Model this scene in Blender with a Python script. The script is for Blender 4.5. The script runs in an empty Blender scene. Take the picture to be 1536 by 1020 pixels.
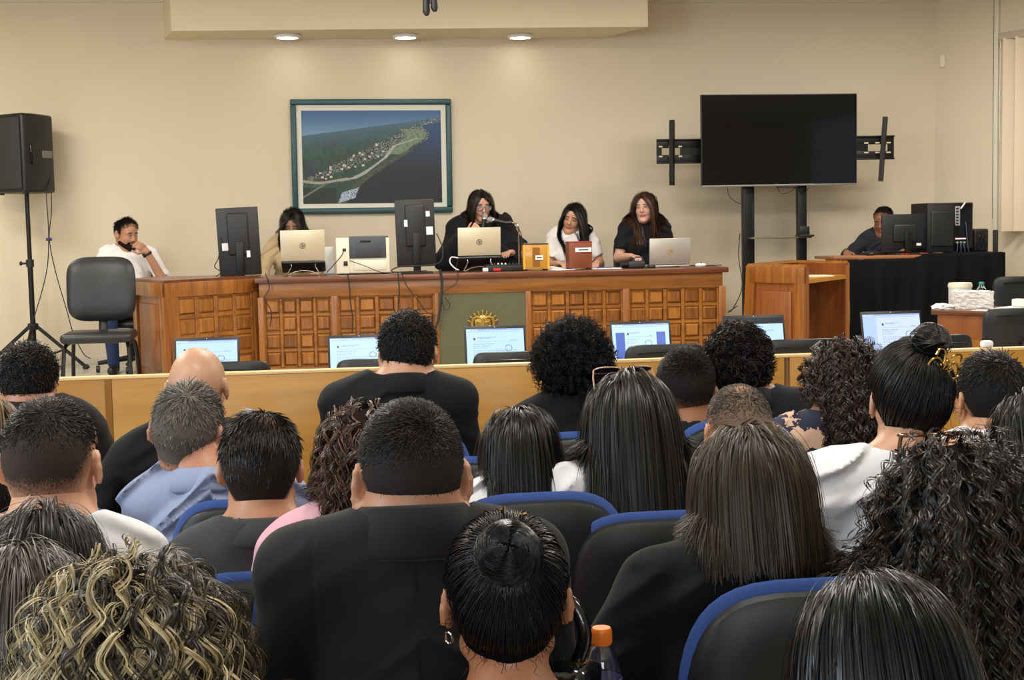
import bpy, bmesh, math, random
import numpy as np
from mathutils import Vector, Matrix, Euler
random.seed(7); np.random.seed(7)
SC = bpy.context.scene
COL = SC.collection
# ------------------------------------------------------------------ camera
FPX = 2050.0
CAM = Vector((0, 0, 1.63))
YAW, PITCH, ROLL = math.radians(7.0), math.atan(165 / FPX), 0.02
_F = Vector((math.sin(YAW) * math.cos(PITCH), math.cos(YAW) * math.cos(PITCH), -math.sin(PITCH)))
_R0 = Vector((math.cos(YAW), -math.sin(YAW), 0))
_U0 = _R0.cross(_F)
_R = _R0 * math.cos(ROLL) - _U0 * math.sin(ROLL)
_U = _U0 * math.cos(ROLL) + _R0 * math.sin(ROLL)
cd = bpy.data.cameras.new('camera'); cam = bpy.data.objects.new('camera', cd); COL.objects.link(cam)
cd.sensor_width = 36; cd.sensor_fit = 'HORIZONTAL'; cd.lens = FPX / 1536 * 36; cd.clip_start = 0.05; cd.clip_end = 100
m = Matrix((( _R.x, _U.x, -_F.x, CAM.x), (_R.y, _U.y, -_F.y, CAM.y), (_R.z, _U.z, -_F.z, CAM.z), (0, 0, 0, 1)))
cam.matrix_world = m
SC.camera = cam
# ------------------------------------------------------------------ view, world, lights
SC.view_settings.view_transform = 'Standard'; SC.view_settings.look = 'None'
SC.view_settings.gamma = 1; SC.view_settings.use_curve_mapping = False
SC.view_settings.exposure = 0.0
W = bpy.data.worlds.new('world'); SC.world = W; W.use_nodes = True
W.node_tree.nodes['Background'].inputs[0].default_value = (0.80, 0.90, 1.0, 1)
W.node_tree.nodes['Background'].inputs[1].default_value = 0.35

def area(name, loc, target, sx, sy, power, col):
    l = bpy.data.lights.new(name, 'AREA'); l.shape = 'RECTANGLE'; l.size = sx; l.size_y = sy; l.energy = power; l.color = col
    o = bpy.data.objects.new(name, l); COL.objects.link(o); o.location = loc
    o.rotation_euler = (Vector(target) - Vector(loc)).to_track_quat('-Z', 'Y').to_euler()
    return o
WARM = (1.0, 0.90, 0.76)
NEUT = (1.0, 0.955, 0.90)
# fluorescent ceiling panels of the room (above the frame)
for i, (x, y, p) in enumerate(((-2.6, 2.6, 60), (0.4, 2.6, 60), (3.4, 2.6, 60), (-2.6, 6.4, 85), (0.6, 6.4, 85), (3.8, 6.4, 85), (-3.2, 9.6, 75), (1.2, 9.3, 70), (4.6, 9.6, 75))):
    area('ceiling_panel_light', (x, y, 3.55), (x, y, 0), 1.2, 0.6, p * .92, NEUT)
def fill_light(name, loc, power, col, size=.15):
    l = bpy.data.lights.new(name, 'POINT'); l.energy = power; l.color = col; l.shadow_soft_size = size
    o = bpy.data.objects.new(name, l); COL.objects.link(o); o.location = loc
for x, y in ((-2.8, 7.6), (-0.5, 7.4)): fill_light('soffit_fill_light', (x, y, 3.15), 34, NEUT)  # unseen point lights added to brighten the soffit front
# daylight through the windows on the left and rear of the room
area('window_daylight', (-5.6, 1.5, 2.2), (0.5, 2.8, 1.2), 3.0, 1.6, 190, (0.68, 0.83, 1.0))
area('window_daylight', (-1.0, -3.6, 2.5), (0.5, 4.5, 1.2), 4.5, 1.4, 150, (0.85, 0.92, 1.0))

# ------------------------------------------------------------------ projection helpers: a sight line meets a real plane of the room
def ray(px, py): return _F * FPX + _R * (px - 768) - _U * (py - 510)
def at(px, py, Y):
    r = ray(px, py); return CAM + r * (Y / r.y)
def atz(px, py, z):
    r = ray(px, py); return CAM + r * ((z - CAM.z) / r.z)
def atd(px, py, fd): return CAM + ray(px, py) / fd
def proj(p):
    d = Vector(p) - CAM; w = d.dot(_F)
    return 768 + FPX * d.dot(_R) / w, 510 - FPX * d.dot(_U) / w
def xon(px, Y, z):
    k = (px - 768) / FPX; d = Vector((0, Y, z)) - CAM
    return (k * d.dot(_F) - d.dot(_R)) / (_R.x - k * _F.x)

# ------------------------------------------------------------------ objects
def S2L(c):
    if isinstance(c, str):
        c = c.lstrip('#'); c = tuple(int(c[i:i + 2], 16) / 255 for i in (0, 2, 4))
    return tuple((x / 12.92 if x <= 0.04045 else ((x + 0.055) / 1.055) ** 2.4) for x in c[:3]) + (1.0,)
def tag(o, label=None, cat=None, group=None, kind=None):
    if label: o['label'] = label
    if cat: o['category'] = cat
    if group: o['group'] = group
    if kind: o['kind'] = kind
    return o
def thing(name, label, cat, loc=(0, 0, 0), rz=0.0, group=None):
    o = bpy.data.objects.new(name, None); COL.objects.link(o); o.empty_display_size = 0.1
    o.location = loc; o.rotation_euler = (0, 0, rz)
    return tag(o, label, cat, group)
def kids(o): return [c for c in list(bpy.data.objects) if c.parent == o]
def copy_tree(o, parent=None):
    c = o.copy(); COL.objects.link(c)
    if parent: c.parent = parent
    for ch in kids(o): copy_tree(ch, c)
    return c
def rotm(rx=0, ry=0, rz=0, loc=(0, 0, 0)):
    return Matrix.Translation(loc) @ Euler((rx, ry, rz), 'XYZ').to_matrix().to_4x4()

class MB:
    def __init__(s): s.v = []; s.f = []; s.mi = []; s.cur = 0
    def add(s, vs, fs, M=None):
        b = len(s.v)
        if M is not None: vs = [M @ Vector(p) for p in vs]
        s.v.extend(tuple(p) for p in vs)
        for f in fs: s.f.append(tuple(b + i for i in f)); s.mi.append(s.cur)
        return s
    def box(s, c, sz, bev=0, seg=2, M=None, taper=None):
        hx, hy, hz = sz[0] / 2, sz[1] / 2, sz[2] / 2
        vs = [Vector((x * hx, y * hy, z * hz)) for z in (-1, 1) for y in (-1, 1) for x in (-1, 1)]
        if taper:
            for i in range(4, 8): vs[i].x *= taper[0]; vs[i].y *= taper[1]
        fs = [(0, 2, 3, 1), (4, 5, 7, 6), (0, 1, 5, 4), (2, 6, 7, 3), (0, 4, 6, 2), (1, 3, 7, 5)]
        if bev:
            bm = bmesh.new(); bv = [bm.verts.new(v) for v in vs]
            for f in fs: bm.faces.new([bv[i] for i in f])
            bmesh.ops.bevel(bm, geom=list(bm.edges), offset=min(bev, min(hx, hy, hz) * 0.95), segments=seg, profile=0.5, affect='EDGES')
            bm.verts.index_update()
            vs = [v.co.copy() for v in bm.verts]; fs = [[v.index for v in f.verts] for f in bm.faces]; bm.free()
        T = Matrix.Translation(c)
        return s.add(vs, fs, (M @ T) if M is not None else T)
    def b2(s, lo, hi, bev=0, seg=2, M=None):
        return s.box([(a + b) / 2 for a, b in zip(lo, hi)], [abs(b - a) for a, b in zip(lo, hi)], bev, seg, M)
    def tube(s, pts, r, n=8, closed=False, caps=True, M=None, flat=1.0):
        P = [Vector(p) for p in pts]; N = len(P)
        rr = r if isinstance(r, (list, tuple)) else [r] * N
        vs = []; up = None
        for i in range(N):
            if closed: t = (P[(i + 1) % N] - P[i - 1])
            else: t = P[min(i + 1, N - 1)] - P[max(i - 1, 0)]
            t = t.normalized() if t.length > 1e-9 else Vector((0, 0, 1))
            if up is None:
                up = Vector((0, 0, 1)) if abs(t.z) < 0.9 else Vector((0, 1, 0))
            a = up - t * up.dot(t)
            a = a.normalized() if a.length > 1e-6 else t.orthogonal().normalized()
            b = t.cross(a); up = a
            for k in range(n):
                an = 2 * math.pi * k / n
                vs.append(P[i] + a * math.cos(an) * rr[i] * flat + b * math.sin(an) * rr[i])
        fs = []
        for i in range(N if closed else N - 1):
            j = (i + 1) % N
            for k in range(n):
                k2 = (k + 1) % n
                fs.append((i * n + k, i * n + k2, j * n + k2, j * n + k))
        if caps and not closed:
            fs.append(tuple(range(n - 1, -1, -1))); fs.append(tuple((N - 1) * n + k for k in range(n)))
        return s.add(vs, fs, M)
    def cyl(s, a, b, r0, r1=None, n=16, M=None): return s.tube([a, b], [r0, r0 if r1 is None else r1], n, M=M)
    def lathe(s, prof, n=24, M=None):
        vs = []; fs = []
        for (r, z) in prof:
            for k in range(n):
                an = 2 * math.pi * k / n; vs.append((r * math.cos(an), r * math.sin(an), z))
        for i in range(len(prof) - 1):
            for k in range(n):
                k2 = (k + 1) % n
                fs.append((i * n + k, i * n + k2, (i + 1) * n + k2, (i + 1) * n + k))
        fs.append(tuple(range(n - 1, -1, -1))); fs.append(tuple((len(prof) - 1) * n + k for k in range(n)))
        return s.add(vs, fs, M)
    def prism(s, poly, z0, z1, M=None):
        n = len(poly)
        vs = [(x, y, z0) for x, y in poly] + [(x, y, z1) for x, y in poly]
        fs = [tuple(range(n - 1, -1, -1)), tuple(range(n, 2 * n))] + [(i, (i + 1) % n, n + (i + 1) % n, n + i) for i in range(n)]
        return s.add(vs, fs, M)
    def hexa(s, p8):   # bottom 4 then top 4, counter-clockwise
        return s.add(p8, [(3, 2, 1, 0), (4, 5, 6, 7), (0, 1, 5, 4), (1, 2, 6, 5), (2, 3, 7, 6), (3, 0, 4, 7)])
    def ell(s, c, r, nu=16, nv=10, M=None):
        vs = [(c[0], c[1], c[2] - r[2])]; fs = []
        for j in range(1, nv):
            ph = -math.pi / 2 + math.pi * j / nv
            for i in range(nu):
                th = 2 * math.pi * i / nu
                vs.append((c[0] + r[0] * math.cos(ph) * math.cos(th), c[1] + r[1] * math.cos(ph) * math.sin(th), c[2] + r[2] * math.sin(ph)))
        vs.append((c[0], c[1], c[2] + r[2])); top = len(vs) - 1
        for i in range(nu):
            i2 = (i + 1) % nu
            fs.append((0, 1 + i2, 1 + i)); fs.append((top, top - nu + i, top - nu + i2))
            for j in range(nv - 2):
                a = 1 + j * nu
                fs.append((a + i, a + i2, a + nu + i2, a + nu + i))
        return s.add(vs, fs, M)
    def build(s, name, mat, parent=None, smooth=True, angle=35):
        me = bpy.data.meshes.new(name); me.from_pydata(s.v, [], s.f)
        for mm in (mat if isinstance(mat, (list, tuple)) else [mat]): me.materials.append(mm)
        if isinstance(mat, (list, tuple)): me.polygons.foreach_set('material_index', s.mi)
        if smooth:
            me.polygons.foreach_set('use_smooth', [True] * len(me.polygons))
            me.set_sharp_from_angle(angle=math.radians(angle))
        me.update()
        o = bpy.data.objects.new(name, me); COL.objects.link(o)
        if parent: o.parent = parent
        return o
def struct(o, kind='structure'):
    o['kind'] = kind; return o

# ------------------------------------------------------------------ materials
def nd(nt, t, **kw):
    n = nt.nodes.new(t)
    for k, v in kw.items():
        if k in n.inputs: n.inputs[k].default_value = v
        else: setattr(n, k, v)
    return n
def mat(name, col, rough=0.5, metal=0.0, spec=0.5, noise=0.0, nscale=20.0, bump=0.0, bscale=60.0, emit=0.0, sheen=0.0, sss=0.0, coat=0.0, stretch=(1, 1, 1)):
    M = bpy.data.materials.new(name); M.use_nodes = True; nt = M.node_tree; b = nt.nodes['Principled BSDF']
    c = S2L(col)
    b.inputs['Base Color'].default_value = c; b.inputs['Roughness'].default_value = rough
    b.inputs['Metallic'].default_value = metal; b.inputs['Specular IOR Level'].default_value = spec
    if sheen: b.inputs['Sheen Weight'].default_value = sheen; b.inputs['Sheen Roughness'].default_value = 0.5
    if sss: b.inputs['Subsurface Weight'].default_value = sss; b.inputs['Subsurface Radius'].default_value = (0.012, 0.005, 0.003); b.inputs['Subsurface Scale'].default_value = 1.0
    if coat: b.inputs['Coat Weight'].default_value = coat; b.inputs['Coat Roughness'].default_value = 0.15
    if emit: b.inputs['Emission Color'].default_value = c; b.inputs['Emission Strength'].default_value = emit
    if noise or bump:
        tc = nd(nt, 'ShaderNodeTexCoord'); mp = nd(nt, 'ShaderNodeMapping'); mp.inputs['Scale'].default_value = stretch
        nt.links.new(tc.outputs['Object'], mp.inputs['Vector'])
    if noise:
        n = nd(nt, 'ShaderNodeTexNoise', Scale=nscale, Detail=4.0); nt.links.new(mp.outputs[0], n.inputs['Vector'])
        mx = nd(nt, 'ShaderNodeMix', data_type='RGBA')
        mx.inputs[6].default_value = tuple(x * (1 - noise) for x in c[:3]) + (1,)
        mx.inputs[7].default_value = tuple(min(1, x * (1 + noise)) for x in c[:3]) + (1,)
        nt.links.new(n.outputs['Fac'], mx.inputs[0]); nt.links.new(mx.outputs[2], b.inputs['Base Color'])
    if bump:
        n2 = nd(nt, 'ShaderNodeTexNoise', Scale=bscale, Detail=3.0); nt.links.new(mp.outputs[0], n2.inputs['Vector'])
        bp = nd(nt, 'ShaderNodeBump', Strength=bump, Distance=0.01); nt.links.new(n2.outputs['Fac'], bp.inputs['Height'])
        nt.links.new(bp.outputs[0], b.inputs['Normal'])
    return M
def wood(name, c1, c2, axis=2, scale=6.0, rough=0.35, island=0.0, coat=0.2, fine=1.0):
    M = bpy.data.materials.new(name); M.use_nodes = True; nt = M.node_tree; b = nt.nodes['Principled BSDF']
    tc = nd(nt, 'ShaderNodeTexCoord'); mp = nd(nt, 'ShaderNodeMapping')
    sc = [scale * 5, scale * 5, scale * 5]; sc[axis] = scale * 0.35; mp.inputs['Scale'].default_value = sc
    nt.links.new(tc.outputs['Object'], mp.inputs['Vector'])
    n = nd(nt, 'ShaderNodeTexNoise', Scale=1.0, Detail=5.0, Roughness=0.6, Distortion=0.6); nt.links.new(mp.outputs[0], n.inputs['Vector'])
    n2 = nd(nt, 'ShaderNodeTexNoise', Scale=5.0 * fine, Detail=2.0); nt.links.new(mp.outputs[0], n2.inputs['Vector'])
    ad = nd(nt, 'ShaderNodeMath', operation='MULTIPLY_ADD'); ad.inputs[1].default_value = 0.35
    nt.links.new(n2.outputs['Fac'], ad.inputs[0]); nt.links.new(n.outputs['Fac'], ad.inputs[2])
    r = nd(nt, 'ShaderNodeValToRGB'); r.color_ramp.elements[0].position = 0.42; r.color_ramp.elements[1].position = 0.92
    r.color_ramp.elements[0].color = S2L(c1); r.color_ramp.elements[1].color = S2L(c2)
    last = ad.outputs[0]
    if island:
        g = nd(nt, 'ShaderNodeNewGeometry'); m2 = nd(nt, 'ShaderNodeMath', operation='MULTIPLY_ADD'); m2.inputs[1].default_value = island
        a3 = nd(nt, 'ShaderNodeMath', operation='SUBTRACT'); a3.inputs[1].default_value = island / 2
        nt.links.new(g.outputs['Random Per Island'], m2.inputs[0]); nt.links.new(last, m2.inputs[2]); nt.links.new(m2.outputs[0], a3.inputs[0]); last = a3.outputs[0]
    nt.links.new(last, r.inputs[0]); nt.links.new(r.outputs[0], b.inputs['Base Color'])
    b.inputs['Roughness'].default_value = rough; b.inputs['Coat Weight'].default_value = coat; b.inputs['Coat Roughness'].default_value = 0.2
    bp = nd(nt, 'ShaderNodeBump', Strength=0.08, Distance=0.005); nt.links.new(n.outputs['Fac'], bp.inputs['Height']); nt.links.new(bp.outputs[0], b.inputs['Normal'])
    return M
def vcol_mat(name, emit=0.0, rough=0.4):
    M = bpy.data.materials.new(name); M.use_nodes = True; nt = M.node_tree; b = nt.nodes['Principled BSDF']
    a = nd(nt, 'ShaderNodeVertexColor', layer_name='print'); b.inputs['Roughness'].default_value = rough
    if emit:
        b.inputs['Base Color'].default_value = (0.01, 0.01, 0.012, 1); nt.links.new(a.outputs[0], b.inputs['Emission Color']); b.inputs['Emission Strength'].default_value = emit
    else: nt.links.new(a.outputs[0], b.inputs['Base Color'])
    return M
def picture_mesh(name, w, h, rgb, material, parent, M):
    """a flat print of w by h metres; rgb is a (rows, cols, 3) sRGB array, row 0 at the top"""
    ny, nx = rgb.shape[:2]
    xs = np.linspace(-w / 2, w / 2, nx + 1); zs = np.linspace(h / 2, -h / 2, ny + 1)
    X, Z = np.meshgrid(xs, zs); V = np.stack([X, 0 * X, Z], -1).reshape(-1, 3)
    R = np.array(M.to_3x3()); V = V @ R.T + np.array(M.translation)
    i, j = np.meshgrid(np.arange(ny), np.arange(nx), indexing='ij'); a = (i * (nx + 1) + j).ravel()
    Fc = np.stack([a + nx + 1, a + nx + 2, a + 1, a], -1)
    me = bpy.data.meshes.new(name); me.from_pydata(V.tolist(), [], Fc.tolist()); me.materials.append(material)
    c = rgb.reshape(-1, 3).astype(float); lin = np.where(c <= 0.04045, c / 12.92, ((c + 0.055) / 1.055) ** 2.4)
    at_ = me.color_attributes.new('print', 'FLOAT_COLOR', 'CORNER')
    cc = np.ones((len(lin), 4, 4), np.float32); cc[:, :, :3] = lin[:, None, :]
    at_.data.foreach_set('color', cc.ravel()); me.update()
    o = bpy.data.objects.new(name, me); COL.objects.link(o); o.parent = parent
    return o
# ------------------------------------------------------------------ palette
M_wall = mat('wall_paint', '#d5c8ae', 0.75, noise=0.03, nscale=1.5, bump=0.03, bscale=120)
M_soffit_lit = mat('soffit_lit_paint', '#e0d4b8', 0.75, noise=0.03, nscale=2, bump=0.03, bscale=120)  # paler than the wall: stronger light on the soffit put into its colour
M_ceil = mat('ceiling_paint', '#cfc8b4', 0.8)
M_tile = mat('floor_tile', '#c9c3b4', 0.25, noise=0.05, nscale=3)
M_black = mat('black_plastic', '#17181a', 0.45)
M_blackg = mat('black_gloss', '#08090a', 0.12)
M_blackm = mat('black_metal', '#131415', 0.4, metal=0.3)
M_dark = mat('dark_grey_plastic', '#2a2c2f', 0.5)
M_vinyl = mat('black_vinyl', '#1c1e1f', 0.38, bump=0.05, bscale=150)
M_cloth_b = mat('black_cloth', '#060607', 0.9, sheen=0.0, spec=.2, bump=0.2, bscale=14)
M_white = mat('white_plastic', '#e4e2da', 0.4)
M_cream = mat('cream_plastic', '#e6dfc6', 0.45)
M_silver = mat('silver_lid', '#d6cbae', 0.35, metal=0.35)
M_silver2 = mat('bright_silver', '#c9c4b9', 0.35, metal=0.6)
M_chrome = mat('chrome', '#c8c8c8', 0.15, metal=1.0)
M_paper = mat('paper', '#e9e8e6', 0.7)
M_sticker = mat('sticker', '#e6e6e6', 0.6)
M_brass = mat('brass', '#b89a4e', 0.35, metal=0.7)
M_felt = mat('grey_felt', '#5d5a42', 0.95, noise=0.18, nscale=120, bump=0.2, bscale=250)
W_mah = wood('bench_wood', '#653811', '#a86d2a', axis=0, scale=3, rough=0.35)
W_mahv = wood('bench_wood_upright', '#6c3a12', '#aa6c2a', axis=2, scale=3, rough=0.35)
W_sq = wood('bench_square_wood', '#683a12', '#a56a28', axis=2, scale=9, rough=0.35, island=0.45)
W_rim = wood('worktop_wood', '#4a2411', '#7d4524', axis=0, scale=3, rough=0.3)
W_oak = wood('partition_wood', '#a87227', '#c8923c', axis=0, scale=1.6, rough=0.4, coat=0.15)
W_oakedge = mat('partition_edge', '#e3bd84', 0.45)
W_lect = wood('lectern_wood', '#6b3716', '#9a5a28', axis=2, scale=2.2, rough=0.4)
M_blue = mat('blue_fabric', '#2f4f94', 0.8, sheen=0.3, noise=0.1, nscale=200)
M_teal = mat('teal_frame', '#254c4f', 0.4, noise=0.15, nscale=8)
M_mat_ = mat('picture_mount', '#d8d6c6', 0.6)
M_led = mat('downlight_lens', '#fffaf0', 0.4, emit=9.0)
M_red = mat('red_lid', '#93261a', 0.45)
M_rbox = mat('brown_card_box', '#7c3d22', 0.5)
M_amber = mat('amber_acrylic', '#bd8c38', 0.18)
M_amber_shade = mat('amber_shade_core', '#8a5a22', 0.3)  # darker amber for the shade inside the box
M_purple = mat('purple_tie', '#2d2470', 0.6)
M_wire = mat('cable_rubber', '#1a1a1c', 0.5)
M_wirew = mat('white_cable', '#dcdcdc', 0.5)
M_redw = mat('red_cable', '#8c2a20', 0.5)

YW = 12.05; ZC = 3.63; ZD = 0.55; ZS = 0.28
# ------------------------------------------------------------------ room
xc = at(1403, 200, YW).x                       # corner between front wall and the slanting right wall
XL = -6.2
m = MB(); m.b2((XL - 0.2, YW, 0), (xc + 0.3, YW + 0.2, ZC + 0.2)); struct(m.build('wall_front', M_wall))
a_ = math.radians(32); wd = Vector((math.sin(a_), -math.cos(a_), 0)); wn = Vector((-math.cos(a_), -math.sin(a_), 0))
c0 = Vector((xc, YW, 0)); c1 = c0 + wd * 8.5
m = MB(); m.hexa([c0, c0 - wn * .2, c1 - wn * .2, c1] + [p + Vector((0, 0, ZC + .2)) for p in (c0, c0 - wn * .2, c1 - wn * .2, c1)]); struct(m.build('wall_right', M_wall))
m = MB(); m.b2((XL - 0.2, -4.2, 0), (XL, 0.0, ZC)); m.b2((XL - .2, 3.2, 0), (XL, YW + .2, ZC)); m.b2((XL - .2, 0, 0), (XL, 3.2, 1.2)); m.b2((XL - .2, 0, 3.0), (XL, 3.2, ZC)); struct(m.build('wall_left', M_wall))
m = MB(); m.b2((XL, -4.4, 0), (9.5, -4.2, 1.6)); m.b2((XL, -4.4, 3.2), (9.5, -4.2, ZC)); m.b2((XL, -4.4, 1.6), (-3.5, -4.2, 3.2)); m.b2((2.0, -4.4, 1.6), (9.5, -4.2, 3.2)); struct(m.build('wall_rear', M_wall))
m = MB(); m.b2((XL - .2, -4.4, ZC), (9.5, YW + .2, ZC + .2)); struct(m.build('ceiling', M_ceil))
m = MB(); m.b2((XL - .2, -4.4, -.2), (9.5, 8.7, 0)); struct(m.build('floor', M_tile))
m = MB(); m.b2((XL, 9.3, 0), (xc + 1.6, YW + .01, ZD)); m.b2((XL, 8.6, 0), (9.0, 9.3, ZS)); m.b2((xon(1392, 8.05, .79) + .04, 7.3, 0), (9.0, 8.6, ZS)); struct(m.build('floor_dais', M_tile))
# tile joints of the dais read as thin grooves
m = MB()
for i in range(14): x = XL + .35 + i * .45; m.b2((x, 9.3, ZD), (x + .004, YW, ZD + .0008))
for i in range(6): y = 9.5 + i * .45; m.b2((XL, y, ZD), (-.2, y + .004, ZD + .0008))
struct(m.build('trim_1', mat('grout', '#a39c8c', .8)))
m = MB(); m.b2((XL, YW - .012, ZD), (xc, YW, ZD + .085), .003); struct(m.build('baseboard_front', mat('skirting_tile', '#c5bca6', .35)))
# crown joint along the ceiling
m = MB(); m.b2((XL, YW - .03, ZC - .02), (xc, YW, ZC)); struct(m.build('trim_2', M_ceil))
# soffit: shallow dropped box over the bench
zb = 3.30
fl, fr = atz(257, 46.5, zb), atz(972, 40, zb); bl, br = atz(243, 56, zb), atz(906, 55, zb)
yb = max(bl.y, br.y); yb = min(yb, YW); bl.y = br.y = YW - .0
m = MB(); z1 = ZC
b8 = [fl, fr, br, bl]
m.hexa([Vector((p.x, p.y, zb)) for p in b8] + [Vector((p.x, p.y, z1)) for p in b8])
struct(m.build('ceiling_soffit', M_soffit_lit))
for i, (px, py) in enumerate(((431, 59), (608, 60), (780, 56))):
    p = atz(px, 52, zb); p.y = min(p.y, YW - .2); p.x = xon(px, p.y, zb)
    t = thing('downlight', ('round recessed downlight at the left end of the ceiling box', 'round recessed downlight in the middle of the ceiling box', 'round recessed downlight nearest the black hanging camera, right one in the ceiling box')[i], 'ceiling light', (p.x, p.y, zb), 0, 'downlights in the ceiling box')
    m = MB(); m.lathe([(.105, -.001), (.115, -.012), (.10, -.03), (.088, -.03), (.088, -.004)], 32); m.build('trim_ring', M_white, t)
    m = MB(); m.lathe([(.0, -.022), (.06, -.03), (.087, -.022), (.087, -.01), (0, -.01)], 32); m.build('lens', M_led, t)
    l = bpy.data.lights.new('downlight_bulb', 'SPOT'); l.energy = 1.2; l.spot_size = math.radians(150); l.spot_blend = 1; l.shadow_soft_size = .08; l.color = WARM
    lo = bpy.data.objects.new('downlight_bulb', l); COL.objects.link(lo); lo.location = (0, 0, -.05); lo.parent = t
# black twin camera hanging in front of the soffit
p = at(646, 10, 8.5)
t = thing('ceiling_camera', 'small black twin-barrel camera hanging from the ceiling at top centre', 'camera', (p.x, p.y, ZC))
dz = p.z - ZC
m = MB(); m.cyl((0, 0, 0), (0, 0, dz + .02), .012); m.box((0, 0, -.01), (.09, .09, .02), .004); m.build('bracket', M_black, t)
for s_, l_ in ((-.028, -.052), (.022, -.028)):
    m = MB(); m.tube([(s_, 0, dz + .08), (s_, -.005, dz + l_ + .02), (s_ + .004, -.01, dz + l_)], [.019, .023, .014], 14); m.build('barrel', M_black, t)
# right wall things: conduit, blind, small sensor
def onwall(px, py, off=0.0):
    r = ray(px, py); d = (c0 - CAM).dot(wn) / r.dot(wn); return CAM + r * d + wn * off
Rw = Matrix((( wd.x, -wn.x, 0, 0), (wd.y, -wn.y, 0, 0), (0, 0, 1, 0), (0, 0, 0, 1)))   # local x along wall, y into wall
p0, p1 = onwall(1489.5, 60), onwall(1493, 345)
t = tag(bpy.data.objects.new('cable_conduit', None), 'narrow white cable conduit running down the right wall', 'conduit'); COL.objects.link(t); t.matrix_world = Matrix.Translation((p1.x, p1.y, 0)) @ Rw
m = MB(); m.b2((-.012, -.03, p1.z), (.03, 0, ZC), .004); m.build('cover', mat('conduit_plastic', '#d9d4c2', .4), t)
m = MB(); m.b2((-.022, -.018, p1.z + .1), (-.012, 0, ZC)); m.build('black_wire', M_wire, t)
m = MB(); m.b2((-.012, -.022, p1.z - .28), (.03, 0, p1.z), .003); m.build('lower_cover', M_dark, t)
m = MB(); p = onwall(1415, 92); m.box((0, -.012, 0), (.05, .025, .11), .006, M=Matrix.Translation(p) @ Rw); tag(m.build('wall_sensor', M_cream), 'small cream plastic sensor on the right wall near the corner', 'sensor')
pr0, pr1, pb = onwall(1498, 58, .12), onwall(1560, 48, .12), onwall(1512, 350, .08)
t = tag(bpy.data.objects.new('vertical_blind', None), 'cream vertical blind hanging from a rail on the right wall', 'blind'); COL.objects.link(t); t.matrix_world = Matrix.Translation((pb.x, pb.y, 0)) @ Rw
Lb = 1.6; zt = pr0.z
m = MB(); m.b2((-.03, -.06, zt - .03), (Lb, .0, zt + .03), .006); m.build('head_rail', mat('blind_rail', '#bfb7a2', .35, metal=.3), t)
for i in range(13):
    m = MB(); m.box((.07 + i * .115, -.03, (zt + pb.z) / 2), (.12, .004, zt - pb.z - .04), M=rotm(0, 0, 0)); M2 = Matrix.Translation((.07 + i * .115, -.03, 0)) @ Matrix.Rotation(.75, 4, 'Z') @ Matrix.Translation((-.07 - i * .115, .03, 0))
    m.v = [tuple(M2 @ Vector(v)) for v in m.v]; m.build('blind_slat', mat('blind_fabric', '#dccbb0', .8) if i == 0 else bpy.data.materials['blind_fabric'], t)
m = MB(); m.tube([(-.01, -.05, zt - .02), (-.015, -.05, zt - .7), (-.01, -.05, zt - .9)], .003, 6); m.build('pull_cord', M_white, t)

# ------------------------------------------------------------------ framed aerial photograph on the front wall
pc = [at(434, 150, YW - .03), at(677, 147, YW - .03), at(679, 317, YW - .03), at(440, 323, YW - .03)]
cx = sum(p.x for p in pc) / 4; cz = sum(p.z for p in pc) / 4; w_ = ((pc[1] - pc[0]).length + (pc[2] - pc[3]).length) / 2; h_ = ((pc[3] - pc[0]).length + (pc[2] - pc[1]).length) / 2
t = thing('framed_picture', 'wide aerial photograph of a riverside town in a teal frame on the front wall', 'picture', (cx, YW, cz)); t.rotation_euler = (0, 0.006, 0)
m = MB(); fw = .05
for lo, hi in (((-w_ / 2, -.045, h_ / 2 - fw), (w_ / 2, 0, h_ / 2)), ((-w_ / 2, -.045, -h_ / 2), (w_ / 2, 0, -h_ / 2 + fw)), ((-w_ / 2, -.045, -h_ / 2 + fw), (-w_ / 2 + fw, 0, h_ / 2 - fw)), ((w_ / 2 - fw, -.045, -h_ / 2 + fw), (w_ / 2, 0, h_ / 2 - fw))): m.b2(lo, hi, .012, 3)
m.build('frame', M_teal, t)
m = MB(); m.b2((-w_ / 2 + fw, -.022, -h_ / 2 + fw), (w_ / 2 - fw, -.004, h_ / 2 - fw)); m.build('mount', M_mat_, t)
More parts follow.
